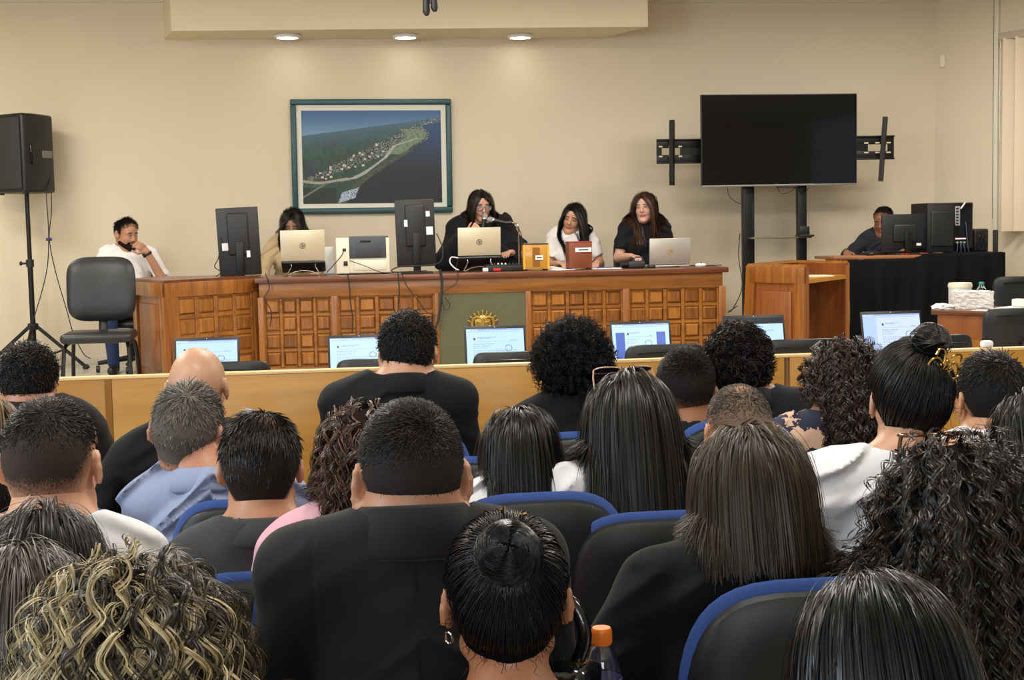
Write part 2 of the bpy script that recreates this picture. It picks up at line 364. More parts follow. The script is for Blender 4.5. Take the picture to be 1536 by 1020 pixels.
def town(nx=260, ny=180):
    rng = np.random.RandomState(3)
    v, u = np.meshgrid((np.arange(ny) + .5) / ny, (np.arange(nx) + .5) / nx, indexing='ij')
    def nz(s, seed):
        r = np.random.RandomState(seed); o = 0 * u
        for k in range(7):
            a = r.uniform(0, 6.28); f = s * r.uniform(.5, 1.8); o += np.sin((np.cos(a) * u + np.sin(a) * v * .7) * f + r.uniform(0, 6.28) + 2 * np.sin(v * f * .3 + k))
        return o / 7
    img = np.zeros((ny, nx, 3)); mix = lambda a, b, t: a * (1 - t[..., None]) + np.array(b) * t[..., None]
    sky = np.array([.24, .40, .56]) + (np.array([.50, .62, .70]) - np.array([.24, .40, .56])) * np.clip(v / .28, 0, 1)[..., None]
    hor = .27 - .19 * u
    img = sky.copy()
    land = v > hor
    g = np.stack([.19 + .07 * nz(30, 1), .30 + .10 * nz(25, 2), .25 + .06 * nz(30, 3)], -1)
    g = g * (1 + .25 * nz(90, 4)[..., None]); fog = np.clip((v - hor) / .26, 0, 1); g = g * fog[..., None] + np.array([.30, .42, .48]) * (1 - fog[..., None])
    img[land] = g[land]
    # shore curve: from (0.30,0.98) up to (0.92,0.25), water on the right
    ys = [.0, .10, .16, .20, .25, .30, .40, .50, .60, .70, .80, .9, 1.0]; xs = [1.5, 1.1, .86, .88, .92, .91, .80, .72, .60, .50, .42, .36, .30]
    shore = np.interp(v, ys, xs) + .012 * nz(40, 9)
    wat = (u > shore) & (v > .105 - .03 * (u - .9) / .1)
    wc = np.array([.16, .30, .47]) * np.clip((.75 - v) / .55, 0, 1)[..., None] + np.array([.075, .095, .12]) * (1 - np.clip((.75 - v) / .55, 0, 1)[..., None])
    img[wat] = wc[wat]
    bank = (~wat) & land & (u > shore - .055) & (v > .3); img[bank] = (np.array([.30, .33, .25]) * (1 + .3 * nz(120, 5)[..., None]))[bank]
    # light town speckle along the diagonal band
    band = np.abs((v - (.72 - .62 * (u - .08))) ) < (.025 + .10 * u)
    sp = rng.rand(ny, nx)
    img[band & (sp > .76) & ~wat & land] = [.55, .56, .57]; img[band & (sp > .92) & ~wat & land] = [.74, .71, .68]; img[band & (sp < .25) & ~wat & land] = [.10, .15, .12]
    beach = (~wat) & (u > shore - .17 + .1 * (v - .3)) & (u < shore - .03) & (v > .20) & (v < .47); img[beach] = (np.array([.46, .53, .44]) * (1 + .2 * nz(140, 6)[..., None]))[beach]
    rp = np.interp(v, [.30, .38, .5, .6, .68, .73, .755], [.83, .66, .60, .51, .43, .36, .26])
    road = (np.abs(u - rp) < .012 + .018 * np.clip((v - .6) / .15, 0, 1)) & (v > .3) & (v < .76); img[road] = [.66, .66, .64]
    rd = (np.abs(v - (.755 + .02 * np.sin(u * 14))) < .013) & (u < .33); img[rd] = [.64, .62, .58]
    rd2 = (np.abs(v - (.93 - .9 * u)) < .010) & (u < .17); img[rd2] = [.50, .48, .42]
    dk = (v > .83) & (u < .24) & ~rd2; img[dk] *= .55
    boat = (np.abs(u - .325 - (.91 - v) * .25) < .055) & (np.abs(v - .91 + (u - .325) * .45) < .05); img[boat] = np.where(sp[..., None] > .4, [.72, .77, .82], [.30, .36, .45])[boat]
    for _ in range(26):
        a, b = rng.uniform(.12, .6), 0; b = .72 - .62 * (a - .08) + rng.uniform(-.08, .1); img[(np.abs(u - a) < .008) & (np.abs(v - b) < .010) & ~wat] = [.76, .73, .70]
    g_ = img.mean(-1, keepdims=True); img = g_ + (img - g_) * 1.08; img = np.clip(img, 0, 1); img = img * (.76 + .30 * img)
    return np.clip(img, 0, 1)
pw, ph = w_ - .185, h_ - .185
picture_mesh('print', pw, ph, town(), vcol_mat('town_print', rough=.5), t, Matrix.Translation((0, -.0235, -.005)))

# ------------------------------------------------------------------ partition between audience and court
YP = 5.3
zt = at(768, 545, YP).z
xs = [xon(px, YP, .9) for px in (-330, 165, 640, 1181, 1640, 2100)]
t = thing('partition_rail', 'long honey-coloured wooden partition separating the audience from the court', 'partition', (0, YP, 0))
for i in range(len(xs) - 1):
    m = MB(); m.b2((xs[i] + .012, 0, .0), (xs[i + 1] - .012, .035, zt - .012), .002); m.build('board', W_oak, t)
for i, x in enumerate(xs):
    wv = .024 if i != 3 else .006
    m = MB(); m.b2((x - wv / 2, -.002 if i != 3 else .004, 0), (x + wv / 2, .04, zt - .012)); m.build('post', wood('partition_post_wood', '#7c4f1a', '#9a6a28', 2, 2) if i == 0 else bpy.data.materials['partition_post_wood'], t)
m = MB(); m.b2((xs[0], -.004, zt - .012), (xs[-1], .042, zt), .003); m.build('top_edge', W_oakedge, t)
# ------------------------------------------------------------------ judges' bench
YB = 10.15; ZB = at(700, 409.5, YB).z
xb0, xb1 = at(388, 419, YB).x, at(1089, 401, YB).x
def square_grid(m, x0, x1, zr, cols, rows, y, M=None):
    """raised square fields with bevelled edges, front at y (towards -y)"""
    pw = (x1 - x0) / cols; ph = (zr[1] - zr[0]) / rows
    for i in range(cols):
        for j in range(rows):
            cx, cz = x0 + (i + .5) * pw, zr[0] + (j + .5) * ph; a, b = pw * .39, ph * .37
            vs = [(cx - a, y, cz - b), (cx + a, y, cz - b), (cx + a, y, cz + b), (cx - a, y, cz + b)]
            a2, b2 = a - .012, b - .012
            vs += [(cx - a2, y - .014, cz - b2), (cx + a2, y - .014, cz - b2), (cx + a2, y - .014, cz + b2), (cx - a2, y - .014, cz + b2)]
            m.add(vs, [(4, 5, 6, 7), (0, 1, 5, 4), (1, 2, 6, 5), (2, 3, 7, 6), (3, 0, 4, 7)], M)
def lattice(m, x0, x1, zr, cols, rows, y0, y1, M=None, wv=.2, wh=.2):
    """rails and stiles around the square fields"""
    pw = (x1 - x0) / cols; ph = (zr[1] - zr[0]) / rows
    for i in range(cols + 1): m.b2((x0 + i * pw - pw * wv / 2, y1, zr[0]), (x0 + i * pw + pw * wv / 2, y0, zr[1]), .004, 1, M)
    for j in range(rows + 1):
        for i in range(cols): m.b2((x0 + i * pw + pw * wv / 2, y1 + .002, zr[0] + j * ph - ph * wh / 2), (x0 + (i + 1) * pw - pw * wv / 2, y0, zr[0] + j * ph + ph * wh / 2), .004, 1, M)
t = thing('judges_bench', 'long reddish-brown bench on the dais with raised wooden squares and a grey felt panel', 'bench', (0, YB, ZD))
H = ZB - ZD
X = lambda px: xon(px, YB, 1.1)
m = MB(); m.b2((xb0 - .03, -.045, H - .04), (xb1 + .01, .62, H), .008, 2); m.build('worktop', W_rim, t)
m = MB(); m.b2((xb0, .02, 0), (xb1 - .04, .05, H - .04)); m.b2((xb1 - .07, .02, 0), (xb1 - .03, .56, H - .04)); m.b2((xb0, .2, H - .16), (xb1 - .05, .22, H - .04)); m.build('carcass', W_mahv, t)
m = MB(); m.b2((xb0, -.012, H - .15), (xb1 - .03, .02, H - .04), .003); m.build('top_rail', W_mah, t)
for a, b in ((xb0, X(658)), (X(788), xb1 - .03)): m = MB(); m.b2((a, -.012, 0), (b, .02, .1), .003); m.build('plinth_rail', W_mah, t)
zr = (.10, H - .15); rows = 4
for a, b, c in ((396, 497, 4), (507, 652, 5), (796, 934, 5), (944, 1078, 5)):
    m = MB(); lattice(m, X(a), X(b), zr, c, rows, .02, .005); l_ = m.build('lattice_panel', W_mah, t)
    q = MB(); square_grid(q, X(a), X(b), zr, c, rows, .015); q.build('square_fields', W_sq, l_)
for a, b in ((387, 396), (497, 507), (652, 658), (788, 796), (934, 944), (1078, 1088)):
    st = MB(); st.b2((X(a), -.016, .05), (X(b), .02, H - .145), .004); st.build('stile', W_mahv, t)
m = MB(); m.b2((X(658), -.006, .0), (X(788), .02, H - .15)); m.build('felt_panel', M_felt, t)
# brass crest on the felt
pc_ = at(724, 487, YB); cr = MB(); cxx, czz = pc_.x, pc_.z - ZD
for k in range(9):
    a = math.radians(26 + k * 16); m2 = Matrix.Translation((cxx, -.012, czz - .02)) @ Matrix.Rotation(math.pi / 2 - a, 4, 'Y')
    cr.box((0, 0, .105), (.012, .010, .05), .003, 1, M=m2)
cr.ell((cxx, -.01, czz + .02), (.066, .014, .052), 20, 8)
for s_ in (-1, 1):
    cr.tube([(cxx + s_ * .01, -.026, czz + .045), (cxx + s_ * .04, -.03, czz + .062), (cxx + s_ * .075, -.022, czz + .05), (cxx + s_ * .082, -.018, czz + .01), (cxx + s_ * .07, -.018, czz - .06), (cxx + s_ * .03, -.018, czz - .12)], [.006, .009, .010, .012, .012, .006], 8)
    cr.tube([(cxx + s_ * .015, -.03, czz + .02), (cxx + s_ * .045, -.03, czz + .028), (cxx + s_ * .055, -.028, czz - .005), (cxx + s_ * .02, -.028, czz - .02)], .007, 8)
    for k in range(4): cr.ell((cxx + s_ * (.03 + .012 * k), -.024, czz - .03 - .02 * k), (.016, .008, .009), 10, 6)
cr.cyl((cxx, -.03, czz + .05), (cxx, -.03, czz - .11), .008); cr.box((cxx, -.012, czz - .05), (.10, .012, .12), .02, 3)
cr.build('crest', M_brass, t)
# ---- angled wing at the bench's left end
def wing(name, label, A, B, Cc, ztop, zbase, cols=None, open_side=False, flare=0.05, back=.75):
    """pedestal with a front board B-C, a side board A-B and sloping outer edge"""
    A, B, Cc = Vector((A.x, A.y, 0)), Vector((B.x, B.y, 0)), Vector((Cc.x, Cc.y, 0))
    t = thing(name, label, 'lectern', (B.x, B.y, zbase)); h = ztop - zbase
    def board(P, Q, par, nm, fl=0.0, sq=None, inset=False):
        d = (Q - P); L = d.length; d.normalize(); ang = math.atan2(d.y, d.x)
        M = Matrix.Translation((P.x - B.x, P.y - B.y, 0)) @ Matrix.Rotation(ang, 4, 'Z')
        m = MB(); m.hexa([(fl, 0, 0), (L, 0, 0), (L, .03, 0), (fl, .03, 0), (0, 0, h), (L, 0, h), (L, .03, h), (0, .03, h)]); 
        m.v = [tuple(M @ Vector(v)) for v in m.v]; o = m.build(nm, W_mahv if sq else W_lect, par)
        m = MB()
        m.hexa([(fl, -.02, 0), (.09 + fl, -.02, 0), (.09 + fl, 0, 0), (fl, 0, 0), (0, -.02, h), (.09, -.02, h), (.09, 0, h), (0, 0, h)])
        m.b2((L - .07, -.02, 0), (L, 0, h), .003); m.b2((.05, -.022, h - .1), (L - .0, 0, h), .003); m.b2((.05 + fl, -.02, 0), (L - .03, 0, .09), .003)
        m.v = [tuple(M @ Vector(v)) for v in m.v]; m.build('frame', W_mahv, o)
        if sq:
            q = MB(); l = MB(); x0, x1 = .1, L - .08; square_grid(q, x0, x1, (.09, h - .1), sq, 4, .0, M); lattice(l, x0, x1, (.09, h - .1), sq, 4, .004, -.010, M)
            l.build('lattice', W_mah, o); q.build('square_fields', W_sq, o)
        elif inset:
            m = MB(); m.box(((L + .04) / 2, -.004, h / 2), (L - .24, .022, h - .30), .012, 2, M); m.build('raised_field', W_lect, o)
        return o
    board(B, Cc, t, 'front_panel', flare, cols, True)
    return t, h, board
a, b, c = atd(202, 422, 205), atd(246, 425, 219), atd(388, 417, 203)
wz = (b.z + c.z) / 2
t, h, board = wing('angled_pulpit', 'angled wooden pulpit faced with squares at the left end of the long bench', a, b, c, wz, ZD, 4)
A_, B_, C_ = (Vector((p.x, p.y, 0)) for p in (a, b, c))
board(A_, B_, t, 'side_panel', 0, None, True)
m = MB(); P4 = [A_ - B_, Vector((0, 0, 0)), C_ - B_, C_ - B_ + Vector((.0, .3, 0)), A_ - B_ + Vector((.05, .35, 0))]
m.prism([(p.x, p.y) for p in P4], h - .001, h + .018); m.build('top', W_rim, t)
# ---- lectern on the right, open at its right side
a, b, c = atd(1122, 397, 197), atd(1209, 402, 207), atd(1271, 390, 191)
A_, B_, C_ = (Vector((p.x, p.y, 0)) for p in (a, b, c)); zl = b.z + .005
t = thing('open_lectern', 'wooden lectern with sloping front and open shelved side to the right of the bench', 'lectern', (B_.x, B_.y, ZD)); h = zl - ZD
def vboard(P, Q, nm, mt, fl=0, th=.03, z0=0, z1=None, par=None, inset=False):
    d = (Q - P); L = d.length; ang = math.atan2(d.y, d.x); z1 = h if z1 is None else z1
    M = Matrix.Translation((P.x - B_.x, P.y - B_.y, 0)) @ Matrix.Rotation(ang, 4, 'Z')
    m = MB(); m.hexa([(-fl, 0, z0), (L, 0, z0), (L, th, z0), (-fl, th, z0), (0, 0, z1), (L, 0, z1), (L, th, z1), (0, th, z1)])
    m.v = [tuple(M @ Vector(v)) for v in m.v]; o = m.build(nm, mt, par or t)
    if inset:
        m = MB(); m.hexa([(-fl, -.02, 0), (.1 - fl, -.02, 0), (.1 - fl, 0, 0), (-fl, 0, 0), (0, -.02, h), (.1, -.02, h), (.1, 0, h), (0, 0, h)]); m.b2((L - .1, -.02, 0), (L, 0, h), .004); m.b2((.03, -.022, h - .12), (L, 0, h), .004)
        m.v = [tuple(M @ Vector(v)) for v in m.v]; m.build('frame', W_mahv, o)
        m = MB(); m.box((L / 2 - .02, -.004, h / 2 - .08), (L - .24, .02, h - .2), .012, 2, M); m.build('raised_field', W_lect, o)
    return o
vboard(A_, B_, 'front_panel', W_lect, .06, inset=True)
D_ = A_ + (C_ - B_) * 1.0
vboard(C_, C_ + (A_ - B_).normalized() * .5, 'side_panel', W_lect, th=.02)
vboard(D_, C_, 'inner_panel', W_mahv, th=.025)
m = MB(); q = [B_ - B_, C_ - B_, D_ - B_, A_ - B_]
m.prism([(p.x * .97, p.y * .97) for p in q], h - .12, h - .09); m.build('shelf', W_oak, t)
m = MB(); q2 = [Vector((0, 0, 0)), C_ - B_, D_ - B_, A_ - B_]
for i, j in ((1, 2), (2, 3), (3, 0)):
    p, r = q2[i], q2[j]; m.tube([(p.x, p.y, h), (r.x, r.y, h)], .02, 4)
m.build('rim', W_mah, t)
m = MB(); pp = (B_ * .4 + C_ * .3 + D_ * .3) - B_; m.box((pp.x, pp.y, h - .088), (.25, .2, .004)); tag(m.build('loose_paper', M_paper), 'white sheet of paper lying on the shelf of the open lectern', 'paper'); bpy.data.objects['loose_paper'].location = (B_.x, B_.y, ZD)

# ------------------------------------------------------------------ electronics on the bench
def on_bench(px, Y): return Vector((xon(px, Y, ZB), Y, ZB))
def zof(px, py, Y): return at(px, py, Y).z
def monitor_back(name, label, px0, px1, pyt, pyb, Y, zbase, neck=None, tilt=0.0, stick=(), grp=None, bulge=(.25, .3, .5, .62)):
    """a monitor seen from behind; px0..px1, pyt..pyb frame its back"""
    a, b = at(px0, pyb, Y), at(px1, pyb, Y); tp = at((px0 + px1) / 2, pyt, Y).z
    w = b.x - a.x; z0 = (a.z + b.z) / 2; h = tp - z0; cx = (a.x + b.x) / 2
    t = thing(name, label, 'monitor', (cx, Y, zbase), 0, grp)
    R = Matrix.Rotation(tilt, 4, 'Y')
    o = Matrix.Translation((0, 0, z0 - zbase)) @ R
    m = MB(); m.box((0, .012, h / 2), (w, .024, h), .006, 2, o); m.build('housing', M_black, t)
    m = MB(); m.box((0, .0285, h / 2), (w - .02, .01, h - .02), .002, 1, o); m.build('screen', M_blackg, t)
    bx, bz, bw, bh = bulge
    m = MB(); m.box(((bx - .5) * w + bw * w / 2, -.008, bz * h + bh * h / 2), (bw * w, .03, bh * h), .012, 3, o); m.build('back_cover', M_black, t)
    nw = min(.055, w * .3)
    m = MB(); m.b2((-nw / 2, -.035, .008), (nw / 2, -.012, z0 - zbase + h * .5), .005); m.build('stand_neck', M_blackm, t)
    m = MB(); m.box((0, .03, .006), (min(.24, w), .18, .012), .004); m.build('stand_base', M_black, t)
    for (sx, sz, sw, sh) in stick:
        m = MB(); m.box(((sx - .5) * w, -.024 if abs(sx - .5) < .3 else -.002, sz * h), (sw, .002, sh), 0, 1, o); m.build('sticker', M_sticker, t)
    return t
monitor_back('upright_monitor', 'black monitor turned upright at the left end of the bench seen from behind', 330, 393, 311, 413, 10.35, ZB, tilt=-.035, stick=((.17, .43, .045, .055), (.72, .31, .026, .05)), grp=None)
monitor_back('upright_monitor', 'black upright monitor on the bench just right of the white printer', 596, 655, 299, 400, 10.35, ZB, tilt=-.02, stick=((.26, .65, .025, .05), (.86, .53, .05, .06), (.83, .78, .03, .04)))
def logo_hp(par, M, r=.02, mt=None):
    mt = mt or M_dark
    m = MB(); m.tube([(r * math.cos(a), 0, r * math.sin(a)) for a in np.linspace(0, 2 * math.pi, 24, endpoint=False)], r * .09, 6, closed=True, M=M)
    for x, up, dn in ((-.42, 1.0, -.45), (.12, .45, -1.0)):      # slanted h and p
        m.tube([((x + up * .28) * r, 0, up * r * .95), ((x + dn * .28) * r, 0, dn * r * .95)], r * .09, 6, M=M)
        pts = [((x + .1) * r, 0, .3 * r), ((x + .36) * r, 0, .42 * r), ((x + .5) * r, 0, .25 * r), ((x + .36) * r, 0, -.4 * r)]
        if up < 1: pts = [((x + .13) * r, 0, .4 * r), ((x + .42) * r, 0, .4 * r), ((x + .45) * r, 0, .1 * r), ((x + .32) * r, 0, -.38 * r), ((x - .08) * r, 0, -.4 * r)]
        m.tube(pts, r * .09, 6, M=M)
    m.build('emblem', mt, par)
def laptop_back(label, px0, px1, pyt, pyh, Y, zb, stand=True, lidm=None, tilt=.12):
    a, b = at(px0, pyh, Y), at(px1, pyh, Y); w = b.x - a.x; hz = max((a.z + b.z) / 2, zb + .02); lid = (at((px0 + px1) / 2, pyt, Y).z - hz) / math.cos(tilt)
    t = thing('open_laptop', label, 'laptop', ((a.x + b.x) / 2, Y, zb))
    hh = hz - zb
    T = Matrix.Translation((0, 0, hh)) @ Matrix.Rotation(tilt, 4, 'X')
    m = MB(); m.box((0, 0, lid / 2 + .004), (w, .007, lid), .003, 2, T); ld = m.build('lid', lidm or M_silver, t)
    m = MB(); m.box((0, .0042, lid / 2 + .004), (w - .012, .002, lid - .014), 0, 1, T); m.build('screen', M_blackg, ld)
    logo_hp(ld, T @ Matrix.Translation((0, -.0045, lid * .5)), .021, mat('emblem_metal', '#4a453c', .3, metal=.6) if stand is not None else M_brass)
    bd = .23; ang = math.atan2(hh - .03, bd) if stand else 0
    T2 = Matrix.Translation((0, 0, hh)) @ Matrix.Rotation(-ang, 4, 'X')
    m = MB(); m.box((0, bd / 2, -.009), (w, bd, .017), .005, 2, T2); bs = m.build('base', M_dark if stand else (lidm or M_silver), t)
    m = MB(); m.box((0, bd / 2 - .02, .0005), (w * .9, bd * .45, .002), 0, 1, T2); m.build('keyboard', M_black, bs)
    if stand:
        for s_ in (-1, 1):
            m = MB(); x = s_ * w * .28
            m.tube([(x * 1.0, .015, hh - .02), (x * .95, .01, hh * .6), (x * 1.35, -.03, .008), (x * 1.2, -.035, .006), (x * 1.0, -.02, .02)], .0045, 8); m.build('stand_leg', M_chrome, t)
        m = MB(); m.tube([(-w * .33, -.03, .008), (-w * .2, -.025, .03), (0, -.02, .04), (w * .2, -.025, .03), (w * .33, -.03, .008)], .004, 8); m.build('stand_bar', M_chrome, t)
    return t
laptop_back('pale gold laptop raised on a wire stand left of the printer', 421.5, 488, 346, 391, 10.45, ZB)
laptop_back('pale gold laptop on a stand in front of the woman speaking into a microphone', 687, 751, 342, 384, 10.45, ZB)
laptop_back('silver laptop standing on the bench in front of the woman in the black top', 974, 1035, 358, 399, 10.35, ZB, None, M_silver2, .10)
# printer
def P_(px, Y=10.4): return xon(px, Y, ZB)
x0, x1 = P_(505), P_(586); zt = zof(545, 355, 10.4)
t = thing('laser_printer', 'cream laser printer with dark grey rear panel on the bench', 'printer', ((x0 + x1) / 2, 10.4, ZB)); w = x1 - x0; h = zt - ZB
m = MB(); m.b2((-w / 2, 0, .008), (w / 2, .34, h - .01), .012, 3); m.build('body', M_cream, t)
m = MB(); m.b2((-w / 2, -.012, .008), (-w / 2 + .10, .02, h - .006), .008, 3); m.build('side_column', M_cream, t)
m = MB(); m.b2((-w / 2 + .1, -.012, h * .43), (w / 2 - .03, .03, h - .008), .006, 2); o = m.build('rear_panel', mat('printer_grey', '#45484c', .5), t)
m = MB(); m.b2((-w / 2 + .15, -.016, h * .47), (w / 2 - .07, -.01, h * .84), .004, 2); m.build('duplex_door', mat('printer_grey_door', '#3b3e42', .5), o)
m = MB(); m.b2((-.02, -.02, h * .86), (.06, -.01, h * .91), .003); m.build('catch', M_black, o)
m = MB(); m.b2((-w / 2 + .13, -.006, .03), (w / 2 - .03, .01, h * .38), .006, 2); m.build('lower_door', M_cream, t)
m = MB(); m.b2((-w / 2 + .1, .02, h - .02), (w / 2 - .01, .3, h + .004), .006); m.build('top_cover', mat('printer_top', '#50545a', .45), t)
for q_ in ((.055, .24, .085, .36), (.05, .62, .075, .70)): m = MB(); m.b2((-w / 2 + q_[0], -.018, h * q_[1]), (-w / 2 + q_[2], -.01, h * q_[3]), .002); m.build('socket', M_black, t)
for sx in (-1, 1):
    for sy in (.04, .3): m = MB(); m.cyl((sx * (w / 2 - .04), sy, 0), (sx * (w / 2 - .04), sy, .01), .015); m.build('foot', M_black, t)
# paper stack beside the printer
m = MB()
for i in range(6): m.box((random.uniform(-.003, .003), .02 + .004 * i, .11), (.075, .0015, .21), 0, 1, rotm(-.2, 0, random.uniform(-.03, .03)))
o = tag(m.build('paper_sheaf', M_paper), 'white sheaf of paper propped between the raised laptop and the printer', 'paper'); o.location = (xon(494, 10.62, ZB), 10.62, ZB + .004)
# mixer / electronics box with red display
x0, x1 = P_(729, 10.28), P_(789, 10.28)
t = thing('audio_mixer', 'low black electronics box with a red display in front of the middle laptop', 'electronics', ((x0 + x1) / 2, 10.3, ZB)); w = x1 - x0
m = MB(); m.b2((-w / 2, 0, .004), (w / 2, .16, .045), .004); m.build('case', M_black, t)
m = MB(); m.b2((-w / 2 + .06, -.002, .008), (-w / 2 + .115, .002, .026)); m.build('display', mat('red_display', '#b02018', .4, emit=.7), t)
m = MB(); m.b2((-w / 2 - .02, -.002, .002), (-w / 2 + .02, .05, .03), .004); m.build('plug', M_white, t)
m = MB(); m.b2((-w / 2, .02, .045), (w / 2, .14, .052), .002); m.build('top_panel', M_blackm, t)
for i in range(8): m = MB(); m.cyl((-w / 2 + .05 + i * .028, .08, .05), (-w / 2 + .05 + i * .028, .08, .064), .007); m.build('knob', M_white if i in (2, 3, 4) else M_dark, t)
# ballot boxes
def ballot(name, label, px0, px1, pyt, pyb, Y, mt, lidm, lab, core=None):
    x0, x1 = xon(px0, Y, ZB), xon(px1, Y, ZB); h = zof((px0 + px1) / 2, pyt, Y) - ZB; w = x1 - x0
    t = thing(name, label, 'ballot box', ((x0 + x1) / 2, Y, ZB))
    m = MB(); m.b2((-w / 2, 0, .012), (w / 2, w * .9, h - .008), .003); m.build('box', mt, t)
    m = MB(); m.b2((-w / 2 - .002, -.002, h - .010), (w / 2 + .002, w * .9 + .002, h), .003); m.build('lid', lidm, t)
    if core:
        m = MB(); m.b2((-w * .15, -.002, .03), (w * .15, .002, h * .85)); m.build('inner_panel', core, t); bpy.context.view_layer.update()  # dark strip on the face, the box's inner shade painted as colour
        for sx in (-1, 1):
            m = MB(); m.b2((sx * (w / 2) - .008, -.003, .012), (sx * (w / 2) + .008, .004, h - .01)); m.build('corner_joint', mat('amber_edge', '#e0a73c', .25) if sx < 0 else bpy.data.materials['amber_edge'], t)
    lx, lz, lw, lh = lab
    m = MB(); m.b2((lx * w - lw / 2, -.005, lz * h - lh / 2), (lx * w + lw / 2, -.003, lz * h + lh / 2)); s_ = m.build('label', M_sticker, t)
    m = MB(); m.b2((lx * w - lw * .3, -.0058, lz * h - lh * .12), (lx * w + lw * .3, -.0052, lz * h + lh * .12)); m.build('lettering', M_dark, s_)
    for sx in (-1, 1):
        for sy in (.1, .8): m = MB(); m.cyl((sx * w * .42, sy * w, 0), (sx * w * .42, sy * w, .013), .01); m.build('foot', M_black, t)
    return t
ballot('amber_ballot_box', 'amber wood-and-acrylic ballot box with a dark lid on the bench', 786.5, 823, 365, 404, 10.3, M_amber, mat('dark_lid', '#3a3438', .4), (.12, .48, .06, .034), M_amber_shade)
ballot('brown_ballot_box', 'reddish brown ballot box with a red lid in front of the woman in white', 854, 888.5, 362, 403, 10.3, M_rbox, M_red, (.12, .70, .125, .032))
def sheet(label, px, Y, w, d, rz, z=0.0, n=1, curl=0):
    m = MB()
    for i in range(n): m.box((random.uniform(-.004, .004), random.uniform(-.004, .004), .0015 + i * .0012), (w, d, .0008))
    o = tag(m.build('paper_sheet', M_paper), label, 'paper'); o.location = (xon(px, Y, ZB), Y, ZB + z); o.rotation_euler = (curl, 0, rz)
sheet('white paper lying on the bench left of the brown ballot box', 840, 10.3, .16, .2, .3, n=3)
sheet('white papers spread on the bench right of the brown ballot box', 910, 10.33, .22, .21, -.15, n=4)
sheet('small folded paper leaning behind the amber ballot box', 831, 10.5, .12, .16, .5, .012, 1, .12)
m = MB(); m.tube([(-.07, 0, .007), (.06, 0, .007)], .004, 8); o = tag(m.build('blue_pen', mat('pen_blue', '#1f3a8c', .4)), 'blue pen lying on the papers right of the brown ballot box', 'pen'); o.location = (xon(908, 10.3, ZB), 10.3, ZB + .006); o.rotation_euler = (0, 0, .2)
# small camera and clutter next to the silver laptop
t = thing('video_camera', 'dark grey compact camera lying on the bench left of the silver laptop', 'camera', on_bench(955, 10.3))
m = MB(); m.b2((-.06, 0, 0), (.07, .09, .055), .016, 3); m.build('body', M_dark, t)
m = MB(); m.cyl((-.06, .04, .03), (-.12, .03, .028), .028, .024, 20); m.build('lens_barrel', M_blackm, t)
m = MB(); m.tube([(-.02, .04, .055), (0, .04, .085), (.05, .04, .085), (.065, .04, .05)], .006, 8); m.build('handle', M_dark, t)
t = thing('desk_phone_puck', 'small black puck-shaped speaker on the bench left of the silver laptop hinge', 'speaker', on_bench(977, 10.25))
m = MB(); m.lathe([(.03, 0), (.034, .01), (.03, .024), (.01, .028)], 20); m.build('puck', M_black, t)
t = thing('white_mouse', 'white computer mouse on the right end of the bench', 'mouse', on_bench(1051, 10.35))
m = MB(); m.ell((0, 0, .012), (.045, .03, .018), 18, 10); m.build('shell', M_white, t)
m = MB(); m.tube([(0, -.02, .03), (0, .0, .033)], .004, 8); m.build('wheel', M_dark, t)

# cables: real hanging and lying leads
def cable(name, label, pts, r=.004, mt=None, cat='cable', grp=None):
    P = [Vector(p) for p in pts]; out = []; n = len(P)
    for i in range(n - 1):
        p0, p1, p2, p3 = P[max(i - 1, 0)], P[i], P[i + 1], P[min(i + 2, n - 1)]
        for q in range(8):
            f = q / 8; out.append(.5 * ((2 * p1) + (-p0 + p2) * f + (2 * p0 - 5 * p1 + 4 * p2 - p3) * f * f + (-p0 + 3 * p1 - 3 * p2 + p3) * f ** 3))
    out.append(P[-1]); m = MB(); m.tube(out, r, 8)
    return tag(m.build(name, mt or M_wire), label, cat, grp)
def cb(pxs, Y=YB - .05): return [at(px, py, Y) for px, py in pxs]
g_ = 'cables hanging over the bench front'
cable('hanging_cable', 'thin black cable looping down the bench front under the raised laptop', cb([(398, 410), (404, 432), (397, 447), (407, 468), (405, 490)]), .0035, grp=g_)
cable('hanging_cable', 'black cable hanging down the bench front below the printer', cb([(521, 410), (524, 430), (526, 455), (529, 478), (528, 500)]), .004, grp=g_)
cable('hanging_cable', 'pair-like black cable hanging right of the printer down the bench front', cb([(597, 408), (599, 440), (597, 465), (596, 490)]), .004, grp=g_)
cable('hanging_cable', 'black cable slanting from the upright monitor down to the felt panel', cb([(602, 408), (611, 430), (628, 452), (640, 468), (655, 473)]), .0035, grp=g_)
cable('hanging_cable', 'thick bundle of black cables hanging at the left edge of the felt panel', cb([(660, 404), (663, 425), (661, 455), (657, 480), (650, 500)]), .009, grp=g_)
cable('hanging_cable', 'thin black cable loop on the felt panel beside the cable bundle', cb([(667, 446), (674, 455), (673, 463), (666, 462), (664, 440), (684, 425), (687, 408)]), .003, grp=g_)
cable('desk_cable', 'grey cable running over the right end of the bench behind the silver laptop', [on_bench(px, Y) + Vector((0, 0, .006)) for px, Y in ((985, 10.27), (1010, 10.3), (1040, 10.5), (1060, 10.42), (1082, 10.45))], .004)
cable('printer_cable', 'dark cable plugged into the back of the cream printer', [at(515, 378, 10.37), at(512, 384, 10.33), at(500, 398, 10.32), at(490, 409, 10.3)], .0035)
cable('printer_cable', 'grey lead running along the printer front to the upright monitor', [at(524, 391, 10.37), at(545, 398, 10.34), at(570, 408, 10.32), at(590, 409, 10.3)], .0028)
cable('white_adapter_cable', 'white video adapter cable beside the middle laptop', [at(687, 387, 10.44), at(677, 386, 10.42), at(675, 394, 10.4), at(682, 402, 10.38), at(688, 405, 10.36)], .005, M_wirew)
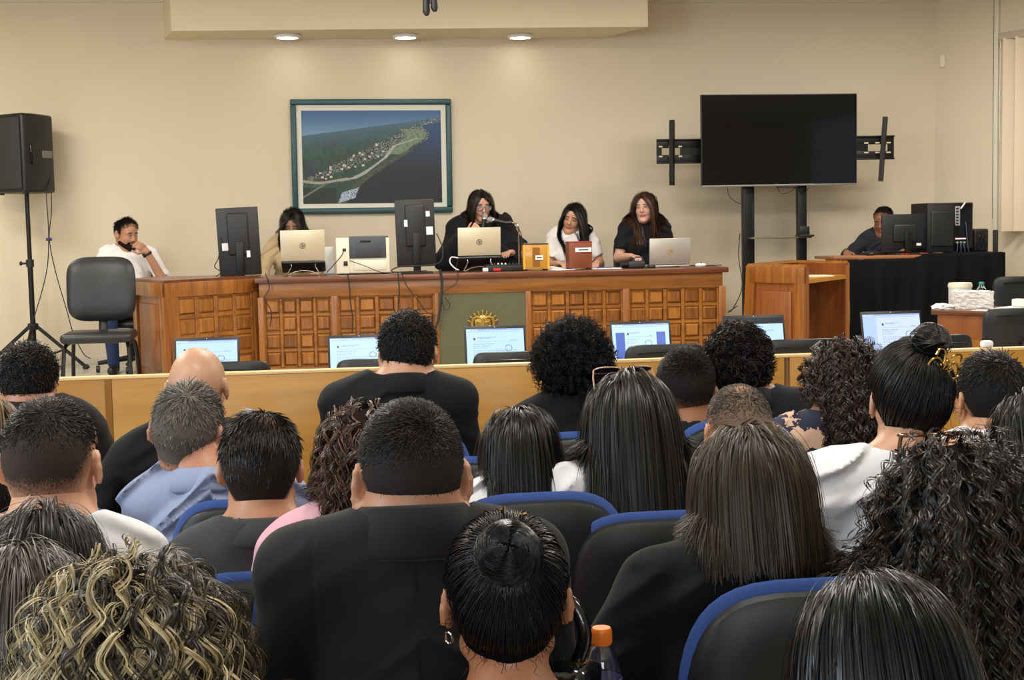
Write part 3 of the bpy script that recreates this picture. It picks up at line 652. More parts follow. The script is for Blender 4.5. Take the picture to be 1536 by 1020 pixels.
cable('monitor_cable', 'tangle of thin black cable left of the left upright monitor', [at(330, 355, 10.33), at(328, 385, 10.3), at(322, 400, 10.3), at(331, 408, 10.3), at(321, 417, 10.28)], .0035)
cable('monitor_cable', 'black cable tangle at the foot of the middle upright monitor', [at(655, 350, 10.37), at(664, 375, 10.33), at(655, 396, 10.3), at(600, 400, 10.28), at(590, 408, 10.27), at(640, 406, 10.27)], .0045)

# desk microphone on a stand
def microphone(label, head, tail, r=.022):
    head, tail = Vector(head), Vector(tail); d = (head - tail).normalized()
    t = thing('microphone', label, 'microphone', head); q = d.to_track_quat('Z', 'Y').to_matrix().to_4x4()
    L = (head - tail).length
    m = MB(); m.lathe([(.012, -.018), (r * .95, -.012), (r * 1.08, .004), (r, .02), (r * .6, .034), (.002, .038)], 20, q); m.build('grille', mat('mic_grille', '#a9a9ac', .35, metal=.8, bump=.6, bscale=500) if 'mic_grille' not in bpy.data.materials else bpy.data.materials['mic_grille'], t)
    m = MB(); m.lathe([(r * .55, -L), (r * .6, -L * .6), (r * .85, -.03), (r * .95, -.02)], 20, q); m.build('handle', M_black, t)
    m = MB(); m.lathe([(r * .98, -.020), (r * 1.02, -.016), (r * .98, -.011)], 20, q); m.build('collar', M_chrome, t)
    return t
mh, mt_ = at(737.5, 330, 10.75), at(762, 335, 10.72)
microphone('microphone fixed in a desk stand pointing at the speaking woman', mh, mt_)
t = thing('microphone_stand', 'black desk microphone stand right of the speaking woman', 'microphone stand', (mt_.x + .08, 10.7, ZB))
dz = mt_.z - ZB
m = MB(); m.lathe([(.075, 0), (.075, .008), (.02, .016), (.01, .02)], 24); m.build('base', M_blackm, t)
m = MB(); m.tube([(0, 0, .015), (0, 0, dz - .03), (-.015, 0, dz - .005), (-.05, .005, dz + .004)], .0065, 10); m.build('rod', M_chrome, t)
m = MB(); m.tube([(-.05, .008, dz + .004), (-.10, .012, dz + .003)], .015, 12); m.build('clip', M_black, t)
cable('microphone_cable', 'black cable drooping from the desk microphone', [(mt_.x + .01, 10.72, mt_.z - .002), (mt_.x + .05, 10.71, mt_.z - .02), (mt_.x + .1, 10.68, mt_.z - .1), (mt_.x + .09, 10.66, ZB + .01)], .0035)

# ------------------------------------------------------------------ loudspeaker on its tripod, left
ps = atd(40, 290, 183); YS = ps.y
t = thing('loudspeaker', 'large black loudspeaker on a tripod stand at the left wall', 'speaker', (ps.x, YS, ps.z), 0)
hs = at(40, 173, YS).z - ps.z
R = Matrix.Rotation(math.radians(-38), 4, 'Z')
m = MB(); poly = [(-.21, -.19), (.21, -.19), (.205, -.02), (.135, .185), (-.135, .185), (-.205, -.02)]
bm_ = MB(); bm_.prism(poly, .0, hs); m.v = bm_.v; m.f = bm_.f; m.mi = bm_.mi
m.v = [tuple(R @ Vector(v)) for v in m.v]
o = m.build('cabinet', M_black, t); bv = o.modifiers.new('bev', 'BEVEL'); bv.width = .022; bv.segments = 3
m = MB(); m.b2((-.185, -.205, .03), (.185, -.188, hs - .03), .012, 3, R); g = m.build('grille', mat('speaker_grille', '#26282a', .55, bump=.5, bscale=300), t)
m = MB(); m.b2((-.11, -.209, hs * .60), (-.055, -.204, hs * .615), 0, 1, R); m.build('emblem', M_sticker, g)
m = MB(); m.b2((.196, -.12, hs * .35), (.214, -.09, hs * .62), .006, 2, R @ Matrix.Rotation(0, 4, 'Z')); m.build('handle_recess', M_blackg, t)
m = MB(); m.box((.19, .03, hs * .49), (.012, .13, .06), .003, 1, R @ Matrix.Rotation(.25, 4, 'Z')); m.build('side_plate', mat('plate_grey', '#77736a', .5), t)
for sx in (-.15, .15): m = MB(); m.b2((sx - .02, -.15, -.012), (sx + .02, -.11, .002), .004, 1, R); m.build('foot', M_black, t)
t = thing('speaker_stand', 'black tripod stand carrying the loudspeaker on the left', 'speaker stand', (ps.x, YS, ZD))
hh = ps.z - ZD; zk = zof(42, 490, YS) - ZD; zf = .015
m = MB(); m.cyl((0, 0, .06), (0, 0, hh * .62), .022); m.cyl((0, 0, hh * .6), (0, 0, hh - .002), .018); m.build('pole', M_blackm, t)
m = MB(); zc_ = zof(41, 395, YS) - ZD; m.cyl((0, 0, zc_ - .03), (0, 0, zc_ + .03), .032); m.build('collar', M_black, t)
m = MB(); m.cyl((-.02, -.005, zc_), (-.065, -.01, zc_), .009); m.ell((-.07, -.01, zc_), (.014, .014, .018), 12, 8); m.build('clamp_knob', M_black, t)
m = MB(); m.lathe([(.03, zk - .03), (.045, zk - .02), (.045, zk + .02), (.03, zk + .03)], 16); m.build('leg_hub', M_black, t)
m = MB(); m.cyl((0, 0, .03), (0, 0, zk), .017); m.build('lower_tube', M_chrome, t)
for an, L in ((math.radians(-4), .42), (math.radians(178), .42), (math.radians(268), .42)):
    m = MB(); d = Vector((math.cos(an), math.sin(an), 0)); m.tube([d * .03 + Vector((0, 0, zk)), d * L + Vector((0, 0, zf))], .015, 10)
    l = m.build('leg', M_blackm, t); m = MB(); m.cyl(d * (L - .02) + Vector((0, 0, 0)), d * (L + .015) + Vector((0, 0, .03)), .02); m.build('rubber_foot', M_black, l)
    m = MB(); m.tube([d * .02 + Vector((0, 0, .08)), d * L * .55 + Vector((0, 0, zk * .45))], .008, 8); m.build('brace', M_blackm, t)
g_ = 'cables hanging from the loudspeaker'
YC = YS - .1
cable('speaker_cable', 'black cable hanging from the loudspeaker and drawn in to the stand pole', [at(73, 222, YS + .02), at(76, 262, YC + .1), at(70, 290, YC), at(72, 330, YC), at(73, 359, YC), at(71, 400, YC), at(62, 440, YC), at(50, 480, YC)], .004, grp=g_)
cable('speaker_cable', 'black cable hanging from the loudspeaker down to the floor by the tripod leg', [at(77, 288, YC), at(77, 320, YC), at(74, 359, YC), at(84, 410, YC), at(100, 465, YC), at(110, 500, YC), at(125, 530, YC), at(136, 538, YC)], .004, grp=g_)
m = MB(); p = at(73.5, 359, YC); m.tube([(-.022, 0, 0), (.022, 0, 0)], .012, 10); o = tag(m.build('cable_tie', M_purple), 'purple tie holding the two loudspeaker cables together', 'cable tie'); o.location = p

# ------------------------------------------------------------------ television on its trolley
YT = 11.35
pa, pb_, pcc, pd_ = at(1053, 142, YT), at(1287, 140, YT), at(1284, 277, YT), at(1051, 281, YT)
cx = (pa.x + pb_.x + pcc.x + pd_.x) / 4; zt0 = (pcc.z + pd_.z) / 2; zt1 = (pa.z + pb_.z) / 2; w = ((pb_ - pa).length + (pcc - pd_).length) / 2; h = zt1 - zt0
t = thing('television', 'large black flat television switched off on a wheeled stand right of the bench', 'television', (cx, YT, zt0), 0)
m = MB(); m.b2((-w / 2, 0, 0), (w / 2, .035, h), .005); m.b2((-w * .35, .03, h * .1), (w * .35, .07, h * .7), .012); m.build('housing', M_black, t)
m = MB(); m.b2((-w / 2 + .007, -.002, .018), (w / 2 - .007, .002, h - .007)); m.build('screen', mat('tv_glass', '#060607', .06, spec=.6), t)
m = MB(); m.b2((-w / 2, -.003, 0), (w / 2, .004, .014), .002); m.build('lower_bezel', mat('tv_bezel', '#8b8a86', .35, metal=.5), t)
m = MB(); m.b2((.0 - .02, .0, -.016), (.16, .03, .0), .003); m.build('sensor_bar', M_black, t)
t = thing('television_stand', 'black two-post television stand with a crossbar shelf behind the bench end', 'television stand', (cx, YT, ZD))
lx, rx = at(1120, 330, YT + .1).x - cx, at(1202, 330, YT + .1).x - cx
for x_ in (lx, rx): m = MB(); m.b2((x_ - .04, .07, .06), (x_ + .04, .13, zt0 - ZD + h * .55), .006); m.build('post', M_blackm, t)
m = MB(); m.b2((lx + .05, .15, .06), (lx + .085, .18, zt0 - ZD + .1), .004); m.build('rear_tube', M_blackm, t)
zs_ = zof(1165, 358, YT) - ZD
m = MB(); m.b2((lx, -.03, zs_), (rx + .05, .12, zs_ + .015), .003); m.build('shelf_bar', mat('shelf_metal', '#6f6a5c', .4, metal=.4), t)
m = MB(); m.b2((rx - .07, -.06, zs_ + .012), (rx + .06, .06, zs_ + .03), .004); m.b2((rx - .05, .0, zs_ + .03), (rx + .04, .05, zs_ + .10), .004); m.build('bracket', M_black, t)
for s_, x_ in ((-1, lx), (1, rx)):
    m = MB(); m.tube([(x_, .1, .45 if s_ < 0 else .1), (x_ - .0, -.05, .2 if s_ < 0 else .08), (x_ + (-.25 if s_ < 0 else .05), -.22, .06)], .03, 8); m.build('foot_arm', M_blackm, t)
    for yy in (-.22, .45): m = MB(); m.cyl((x_ - .015, yy, .035), (x_ + .015, yy, .035), .035); m.build('caster', M_black, t)
    m = MB(); m.b2((x_ - .03, -.22, .05), (x_ + .03, .45, .09), .005); m.build('floor_beam', M_blackm, t)
# wide slotted wall-bracket arms left and right of the screen
Yk = YT + .10
for nm, pxa, pxb, pyt, pyb, vx, vt, vb in (('left', 985, 1060, 209, 246, 1008, 180, 278), ('right', 1275, 1341, 204, 240, 1324, 175, 272)):
    a, b = at(pxa, (pyt + pyb) / 2, Yk), at(pxb, (pyt + pyb) / 2, Yk)
    hz = at(pxa, pyt, Yk).z - at(pxa, pyb, Yk).z; L = b.x - a.x
    t = thing('tv_mount_arm', 'black slotted mounting arm sticking out on the %s of the television' % nm, 'tv mount', (a.x, Yk, a.z - hz / 2))
    # plate with a stadium slot: build as frame pieces around the slot
    sx0, sx1 = (.045, .205) if nm == 'left' else (L - .235, L - .055); sz = hz * .14
    m = MB()
    m.b2((0, 0, hz / 2 + sz), (L, .012, hz), .002); m.b2((0, 0, 0), (L, .012, hz / 2 - sz), .002); m.b2((0, 0, hz / 2 - sz), (sx0, .012, hz / 2 + sz)); m.b2((sx1, 0, hz / 2 - sz), (L, .012, hz / 2 + sz))
    m.b2((0, -.02, hz - .012), (L, .012, hz), .002); m.b2((0, -.02, 0), (L, .012, .012), .002)
    m.build('slotted_plate', M_blackm, t)
    m = MB()
    for q in range(3):
        for zz in (.30, .70):
            if nm == 'left' or q < 3: m.b2(((.02 + q * .085) if nm == 'left' else (L - .07 - q * .1), -.0015, hz * zz - .006), ((.05 + q * .085) if nm == 'left' else (L - .03 - q * .1), .0, hz * zz + .006))
    m.build('slot_wall_patch', mat('slot_wall_tone', '#cdbd95', .8) if 'slot_wall_tone' not in bpy.data.materials else bpy.data.materials['slot_wall_tone'], t)  # cream plates added to stand for wall seen through open slots
    pv0, pv1 = at(vx + (4 if nm == 'right' else 0), vt, Yk - .04), at(vx - (3 if nm == 'right' else 0), vb, Yk - .04)
    m = MB(); q0 = pv0 - Vector((a.x, Yk, a.z - hz / 2)); q1 = pv1 - Vector((a.x, Yk, a.z - hz / 2)); m.tube([q0, q1], .024, 4); m.build('vertical_rail', M_blackm, t)
    m = MB()
    for q in range(9):
        u = q / 9
        for k in ((.04 + u * .26), (.68 + u * .28)):
            c_ = q0.lerp(q1, k); m.box((c_.x, c_.y - .0185, c_.z), (.010, .002, .014 if k > .5 else .007))
    m.build('rail_hole', mat('hole_grey', '#8d8874', .7) if 'hole_grey' not in bpy.data.materials else bpy.data.materials['hole_grey'], t)
cable('television_cable', 'thin black cable drooping under the left of the television', [at(1091, 281, YT + .05), at(1094, 294, YT + .05), at(1104, 303, YT + .06), at(1113, 306, YT + .07)], .003)
cable('television_cable', 'thin black cable looping under the television between the posts', [at(1166, 281, YT + .04), at(1172, 290, YT + .04), at(1185, 288, YT + .04), at(1196, 281, YT + .05), at(1205, 292, YT + .06), at(1213, 281, YT + .06)], .003)
cable('television_cable', 'black cable coiled on the floor at the foot of the television stand', [at(1110, 350, YT), at(1108, 385, YT), at(1113, 430, YT - .1), at(1100, 462, YT - .2), at(1092, 468, YT - .3), at(1106, 459, YT - .25)], .004)
# ------------------------------------------------------------------ computer desk at the right
def Dp(px, Y, z): return Vector((xon(px, Y, z), Y, z))
ZK = 1.365
da, db = atz(1251, 386, ZK), atz(1290, 390, ZK)          # front-left corner / front edge
YD = 10.55
xk0, xk1 = xon(1251, YD, ZK), xon(1488, YD + .15, ZK)
t = thing('computer_desk', 'wooden computer desk draped in black cloth at the right corner of the dais', 'desk', (xk0, YD, ZD))
hk = ZK - ZD; wk = xk1 - xk0
m = MB(); m.b2((0, 0, hk - .025), (wk, .46, hk), .004); m.build('desktop', wood('desk_wood', '#7d4a26', '#b0764a', 0, 2), t)
for x_ in (.08, wk - .1): m = MB(); m.b2((x_, .15, 0), (x_ + .03, .42, hk - .025)); m.build('side_panel', bpy.data.materials['desk_wood'], t)
# black drape: a real cloth with folds covering the front and right part of the top
def cloth_drape():
    nu, nv = 90, 46; xs0 = .10; m = MB(); vs = []
    for j in range(nv):
        v = j / (nv - 1)
        for i in range(nu):
            u = i / (nu - 1); x = xs0 + u * (wk - xs0 + .02)
            # cloth edge on the top: begins at the front edge on the left, climbs to the rear on the right
            top_depth = max(0.0, (u - .42) / .58) ** .8 * .42
            Lt = top_depth + .012; Lf = hk - .01; s = v * (Lt + Lf)
            if s < Lt: y = top_depth - s; z = hk + .006 + .004 * math.sin(u * 40 + y * 20) * (1 if top_depth > .05 else 0)
            else:
                d = s - Lt; y = -.008 - .02 * min(1, d * 6) - (.028 * math.sin(u * 31 + 1.5 * math.sin(u * 9) + d * 3.5) + .018 * math.sin(u * 67 + d * 6 - 4 * u * d)) * min(1, d * 2.5) - .02 * d
                y += .05 * math.sin((u * 3.3 - d * 2.8)) * min(1, d * 2) * .5; z = hk + .004 - d
            z -= .032 * max(0.0, min(1.0, (.5 - u) / .08)) * max(0.0, 1 - (s - Lt) * 2)
            vs.append((x, y, max(z, .004)))
    fs = [(j * nu + i, j * nu + i + 1, (j + 1) * nu + i + 1, (j + 1) * nu + i) for j in range(nv - 1) for i in range(nu - 1)]
    m.add(vs, fs); b = len(m.v)
    side = []
    for j in range(20):
        for i in range(12):
            v = j / 19; side.append((wk + .025 + .02 * math.sin(i * 1.3 + v * 2) * v, -.03 + i / 11 * .48, hk + .006 - v * (hk - .01)))
    m.add(side, [(j * 12 + i, j * 12 + i + 1, (j + 1) * 12 + i + 1, (j + 1) * 12 + i) for j in range(19) for i in range(11)])
    o = m.build('black_tablecloth', M_cloth_b, None, angle=180); so = o.modifiers.new('th', 'SOLIDIFY'); so.thickness = .003; so.offset = 1
    return o
o = tag(cloth_drape(), 'black cloth hanging in folds over the front of the computer desk', 'cloth'); o.location = (xk0, YD, ZD)
m0 = monitor_back('desktop_monitor', 'dark monitor seen from behind on the computer desk hiding the man in the dark shirt', 1323, 1397, 321, 373, YD + .14, ZK, bulge=(.22, .2, .46, .5), stick=((.72, .12, .04, .02),))
# tower computer
Yt = YD + .11
x0, x1 = xon(1391, Yt, ZK), xon(1459, Yt, ZK); ht = zof(1425, 304, Yt) - ZK
t = thing('tower_computer', 'black tower computer with lit sockets at its back beside the monitor', 'computer', ((x0 + x1) / 2, Yt, ZK)); w = x1 - x0
m = MB(); m.b2((-w / 2, 0, .012), (w / 2, .33, ht), .006); m.build('case', M_black, t)
m = MB(); m.b2((-w / 2 + .03, -.014, .06), (-w / 2 + .22, .004, ht - .07), .02, 3); m.build('side_bulge', M_black, t)
xr0 = w / 2 - .165
m = MB(); m.b2((xr0, -.008, .02), (w / 2 - .005, .004, ht - .01), .003); rp = m.build('rear_panel', M_blackg, t)
m = MB(); m.b2((xr0 + .008, -.012, ht * .55), (xr0 + .05, -.004, ht * .93), .002); io = m.build('socket_plate', mat('io_plate', '#b9bcc2', .3, metal=.7), rp)
for i in range(6): m = MB(); m.b2((xr0 + .014, -.016, ht * (.58 + i * .058)), (xr0 + .034, -.010, ht * (.605 + i * .058)), .001); m.build('socket', M_blackg, io)
m = MB(); m.b2((xr0 + .01, -.012, ht * .28), (xr0 + .10, -.006, ht * .305)); m.build('status_light', mat('pink_light', '#f0a8b4', .4, emit=1.2), rp)
for i in range(3): m = MB(); m.b2((xr0 + .02 + i * .03, -.014, ht * .20), (xr0 + .038 + i * .03, -.006, ht * .235), .002); m.build('plug', M_silver2, rp)
m = MB(); m.tube([(xr0 + .055, -.013, ht * .88), (xr0 + .09, -.02, ht * 1.0)], .006, 8); m.build('antenna', M_white, rp)
for i in range(4):
    m = MB(); m.tube([(xr0 + .03 + i * .022, -.016, ht * (.22 if i < 3 else .62)), (xr0 + .02 + i * .03, -.03, ht * .12), (xr0 + .02 + i * .035, -.02, .012)], .0035, 6); m.build('lead', mat('blue_grey_cable', '#3c4660', .5) if i == 0 else bpy.data.materials['blue_grey_cable'], rp)
# small black desk speaker
x0, x1 = xon(1462, YD + .27, ZK), xon(1482, YD + .27, ZK); hsb = zof(1472, 343, YD + .27) - ZK
t = thing('desk_speaker', 'small glossy black speaker on the right end of the computer desk', 'speaker', ((x0 + x1) / 2, YD + .27, ZK)); w = (x1 - x0) * 1.15
m = MB(); m.b2((-w / 2, 0, .004), (w / 2, .16, hsb), .02, 4); m.build('box', M_black, t)
for zz, r in ((.68, .035), (.3, .045)): m = MB(); m.lathe([(r, -.002), (r, .004), (r * .6, .001), (.01, .006)], 24, Matrix.Translation((0, -.001, hsb * zz)) @ Matrix.Rotation(math.pi / 2, 4, 'X')); m.build('cone', M_blackg, t)
t = thing('computer_keyboard', 'black keyboard under the hands of the man in the dark shirt', 'keyboard', (xon(1345, YD + .1, ZK), YD + .26, ZK))
m = MB(); m.b2((-.2, 0, 0), (.2, .13, .018), .005); m.build('tray', M_black, t)
m = MB()
for r_ in range(4):
    for c_ in range(14): m.box((-.18 + c_ * .0275, .02 + r_ * .028, .021), (.022, .022, .008), .002, 1)
m.build('keys', M_dark, t)
t = thing('computer_mouse', 'black computer mouse left of the hands on the computer desk', 'mouse', (xon(1305, YD + .1, ZK), YD + .1, ZK)); m = MB(); m.ell((0, 0, .014), (.034, .055, .022), 16, 10); m.build('shell', M_black, t)
m = MB(); m.cyl((0, -.03, .03), (0, -.012, .034), .006); m.build('wheel', M_dark, t)
cable('red_cable', 'tangle of red cable at the foot of the desktop monitor', [Dp(px, y, ZK + .008) for px, y in ((1352, YD + .05), (1372, YD + .1), (1392, YD + .06), (1380, YD + .15), (1400, YD + .12))], .005, M_redw)

# ------------------------------------------------------------------ small side desk, jug, bottle, wrapped box, chairs at the far right
ZQ = 1.04; YQ = 8.85
pa = atz(1398, 472, ZQ); pbq = atz(1500, 487, ZQ)
pa = Vector((xon(1398, 8.75, ZQ), 8.75, 0)); ang = math.radians(-50)
t = thing('side_desk', 'small reddish wooden desk at the far right holding a jug and a bottle', 'desk', (pa.x, pa.y, ZS), ang)
hq = ZQ - ZS
m = MB(); m.b2((0, -.02, hq - .03), (.95, .55, hq), .006); m.build('desktop', W_rim, t)
m = MB(); m.b2((.04, .0, 0), (.91, .025, hq - .03)); m.build('front_panel', W_lect, t)
for x_ in (.04, .88): m = MB(); m.b2((x_, .025, 0), (x_ + .03, .5, hq - .03)); m.build('side_panel', W_lect, t)
q = MB(); square_grid(q, .1, .85, (.1, hq - .16), 5, 4, .0); q.build('square_fields', W_sq, t)
Mq = Matrix.Translation((pa.x, pa.y, ZQ)) @ Matrix.Rotation(ang, 4, 'Z')
def qpos(x, y, z=0): return Mq @ Vector((x, y, z))
def qx(px, y):  # local x along the desk for an image column
    lo, hi = -.2, 1.6
    for _ in range(40):
        mid = (lo + hi) / 2
        if proj(qpos(mid, y))[0] < px: lo = mid
        else: hi = mid
    return lo
xq = qx(1458, .24)
# box wrapped in crumpled white plastic
bm = bmesh.new(); bmesh.ops.create_cube(bm, size=1); bmesh.ops.subdivide_edges(bm, edges=list(bm.edges), cuts=9, use_grid_fill=True)
rg = random.Random(5)
for v in bm.verts:
    n_ = Vector(v.co); v.co = Vector((v.co.x * .25, v.co.y * .16, v.co.z * .115))
    v.co += Vector((rg.uniform(-.004, .004), rg.uniform(-.006, .006), rg.uniform(-.004, .004)))
    if v.co.z < -.05: v.co.z = -.0575
me = bpy.data.meshes.new('wrapped_box'); bm.to_mesh(me); bm.free(); me.materials.append(mat('crumpled_plastic', '#dcd9d2', .35, bump=.6, bscale=60))
o = bpy.data.objects.new('wrapped_box', me); COL.objects.link(o); o.location = qpos(xq, .24, .0585); o.rotation_euler = (0, 0, -.25)
tag(o, 'box wrapped in crumpled white plastic on the small side desk', 'box')
bm = bmesh.new(); bmesh.ops.create_icosphere(bm, subdivisions=3, radius=1)
for v in bm.verts: k = 1 + rg.uniform(-.25, .2); v.co = Vector((v.co.x * .075 * k, v.co.y * .05 * k, max(v.co.z * .028 * k, -.012)))
me = bpy.data.meshes.new('crumpled_tissue'); bm.to_mesh(me); bm.free(); me.materials.append(M_paper)
o = bpy.data.objects.new('crumpled_tissue', me); COL.objects.link(o); o.location = qpos(qx(1414, .07), .07, .0125); tag(o, 'crumpled white tissue at the left corner of the small side desk', 'tissue')
# jug
pj = qpos(qx(1440, .44), .44); hj = .19
t = thing('water_jug', 'translucent white plastic water jug with a cream lid on the small side desk', 'jug', pj); fj = FPX / (Vector(pj) - CAM).dot(_F)
hj = (zof(1440, 424, pj.y) - ZQ)
rj = 16.5 / fj
Mj = mat('jug_plastic', '#cfd3cc', .3, sss=.1)
m = MB(); m.lathe([(rj * .9, 0), (rj, .01), (rj * 1.02, hj * .8), (rj * .98, hj * .84)], 28); m.build('body', Mj, t)
m = MB(); m.lathe([(rj * 1.06, hj * .80), (rj * 1.08, hj * .9), (rj * 1.0, hj), (.01, hj)], 28); m.build('lid', M_cream, t)
m = MB(); m.tube([(rj * .95, 0, hj * .8), (rj * 1.4, 0, hj * .75), (rj * 1.45, 0, hj * .4), (rj * .98, 0, hj * .25)], .01, 8, M=Matrix.Rotation(.6, 4, 'Z')); m.build('handle', Mj, t)
# green-capped water bottle
pbt = qpos(qx(1472, .48), .48); hb = zof(1472, 423, pbt.y) - ZQ; rb = 8.0 / fj
t = thing('water_bottle', 'clear water bottle with a green cap and label behind the wrapped box', 'bottle', pbt)
Mg = bpy.data.materials.new('clear_plastic'); Mg.use_nodes = True; b_ = Mg.node_tree.nodes['Principled BSDF']; b_.inputs['Base Color'].default_value = (.92, .97, .97, 1); b_.inputs['Transmission Weight'].default_value = 1.0; b_.inputs['Roughness'].default_value = .03; b_.inputs['IOR'].default_value = 1.3
m = MB(); m.lathe([(rb * .85, 0), (rb, .008), (rb, hb * .62), (rb * .8, hb * .74), (rb * .42, hb * .86), (rb * .40, hb * .9)], 24); m.build('body', Mg, t)
m = MB(); m.lathe([(rb * 1.01, hb * .3), (rb * 1.02, hb * .31), (rb * 1.02, hb * .60), (rb * 1.01, hb * .61)], 24); m.build('label', mat('teal_label', '#3f9d93', .4), t)
m = MB(); m.lathe([(rb * .46, hb * .88), (rb * .5, hb * .89), (rb * .5, hb * .99), (rb * .44, hb)], 20); m.build('cap', mat('green_cap', '#2b8f83', .4), t)
m = MB()
for i in range(4): m.box((random.uniform(-.006, .006), random.uniform(-.006, .006), .002 + i * .003), (.21, .28, .002))
o = tag(m.build('paper_stack', M_paper), 'white papers on the side desk behind the nearer black chair at the right edge', 'paper'); pp = qpos(qx(1530, .3), .3); o.location = pp; o.rotation_euler = (0, 0, ang)
m = MB(); m.b2((-.06, -.04, 0), (.06, .04, .05), .006); o = tag(m.build('tissue_box', mat('pale_box', '#d9d3cc', .6)), 'pale small box on the white papers at the right edge of the picture', 'box'); o.location = qpos(qx(1534, .36), .36, .014); o.rotation_euler = (0, 0, ang)
sheet_o = MB(); sheet_o.box((0, 0, .001), (.2, .12, .001)); o = tag(sheet_o.build('paper_sheet', M_paper), 'white sheet at the front edge of the small side desk', 'paper'); o.location = qpos(qx(1480, .02), .055, 0.0005); o.rotation_euler = (0, 0, ang)

# ------------------------------------------------------------------ office chairs
def superellipse(w, h, n, N=40):
    o = []
    for k in range(N):
        a = 2 * math.pi * k / N; c, s = math.cos(a), math.sin(a)
        o.append((w / 2 * math.copysign(abs(c) ** (2 / n), c), h / 2 * math.copysign(abs(s) ** (2 / n), s)))
    return o
def pad(m, w, h, n, yf, yb, curve=0.0, zc=0.0, lean=0.0, N=44, taper=0.0, crown=.0):
    """upholstered pad in the xz plane: outline superellipse, front bulging to yf, back to yb, curved across its width"""
    out = superellipse(w, h, n, N); rings = []
    prof = [(0.0, yf), (.4, yf * .96), (.75, yf * .8), (.93, yf * .45), (1.0, 0), (.985, yb * .5), (.93, yb * .85), (.75, yb), (.4, yb), (0.0, yb)]
    vs = []; fs = []
    for (s_, y) in prof:
        for (x, z) in out:
            X = x * s_; Z = z * s_; X *= 1 - taper * (Z / h + .5); Z += crown * (1 - (2 * X / w) ** 2) * (1 if Z > 0 else 0) * s_
            vs.append((X, y + curve * (X / (w / 2)) ** 2 + lean * Z, Z + zc))
    for i in range(len(prof) - 1):
        for k in range(N): k2 = (k + 1) % N; fs.append((i * N + k, i * N + k2, (i + 1) * N + k2, (i + 1) * N + k))
    m.add(vs, fs)
def visitor_chair():
    t = thing('visitor_chair', 'black padded visitor chair with a bent tube frame left of the bench', 'chair')
    m = MB(); pad(m, .47, .49, 4.2, .035, -.035, .03, .79, -.12); m.build('backrest', M_vinyl, t)
    m = MB(); m.tube([(0, .03, .44), (0, -.01, .58), (0, -.02, .75)], .03, 8, flat=.4); m.build('back_support', M_black, t)
    m = MB(); m.box((0, .24, .445), (.47, .46, .075), .032, 4); m.build('seat', M_vinyl, t)
    for s_ in (-1, 1):
        m = MB(); x = s_ * .2; m.tube([(x, .30, .40), (x, .05, .40), (x * 1.05, -.02, .37), (x * 1.1, -.04, .25), (x * 1.15, -.07, .012)], .014, 10); m.build('leg', M_blackm, t)
        m = MB(); m.tube([(x, .30, .40), (x, .40, .40), (x * 1.05, .44, .37), (x * 1.15, .50, .012)], .014, 10); m.build('leg', M_blackm, t)
    return t
t = visitor_chair(); pch = at(153, 440, 9.88); t.location = (pch.x, 9.88, ZD); t.rotation_euler = (0, 0, math.radians(183))
hsc = (at(153, 385, 9.88).z - ZD) / (.79 + .245); t.scale = (1, 1, hsc)
def swivel_chair(label, loc, rz=0, w=.46, bh=.4, zt=.95, mesh=True, name='swivel_chair', grp=None):
    t = thing(name, label, 'chair', loc, rz, grp)
    m = MB(); pad(m, w, bh, 8, .02, -.02, .04, zt - bh / 2, -.08); bk = m.build('backrest', M_vinyl, t)
    m = MB(); m.tube([(-w * .36, -.035, zt - .05), (0, -.055, zt - .045), (w * .36, -.035, zt - .05)], .006, 8); m.build('handle_slot', M_blackg, bk)
    m = MB(); m.tube([(0, .04, .37), (0, -.05, .46), (0, -.045, zt - .2)], .025, 8); m.build('back_support', M_black, t)
    m = MB(); m.box((0, .215, .385), (w, .37, .06), .028, 3); m.build('seat', M_vinyl, t)
    m = MB(); m.cyl((0, .24, .08), (0, .24, .36), .025); m.build('gas_column', M_blackm, t)
    for k in range(5):
        a = 2 * math.pi * k / 5 + .3; d = Vector((math.cos(a), math.sin(a), 0)) * .28
        m = MB(); m.tube([(0, .24, .11), (d.x, d.y + .24, .075)], [.025, .016], 8); lg = m.build('leg', M_black, t)
        m = MB(); m.cyl((d.x - .012, d.y + .24, .028), (d.x + .012, d.y + .24, .028), .028); m.build('caster', M_black, lg)
    return t
jl = ['black juror chair whose top shows right of the bald man over the partition', 'black juror chair top showing left of the tall man in the black suit', 'black juror chair top showing left of the round afro hairstyle', 'black juror chair top showing right of the afro behind the partition',
      'black juror chair top showing left of the curly long-haired woman', 'black juror chair top showing right of the hair bun with the gold clip']
YJ = 7.35
for i, (c_, py, ww) in enumerate(((345, 543, .42), (562, 539, .42), (768, 528, .42), (1002, 517, .46), (1208, 509, .46), (1410, 503, .46))):
    z = at(c_, py, YJ).z; swivel_chair(jl[i], (xon(c_, YJ, z), YJ + .05, 0), 0, ww, .42, z, grp="jurors' chairs behind the partition")
for lb, c_, py, Y, w_ in (('black armless chair at the right edge beyond the small side desk', 1536, 414, 9.75, .44), ('nearer black chair at the right edge in front of the small side desk', 1534, 461, 7.75, .44)):
    z = at(c_, py, Y).z; zb_ = ZD if Y > 9.3 else ZS; swivel_chair(lb, (xon(c_, Y, z), Y, zb_), math.radians(-8), .46, .46, z - zb_)
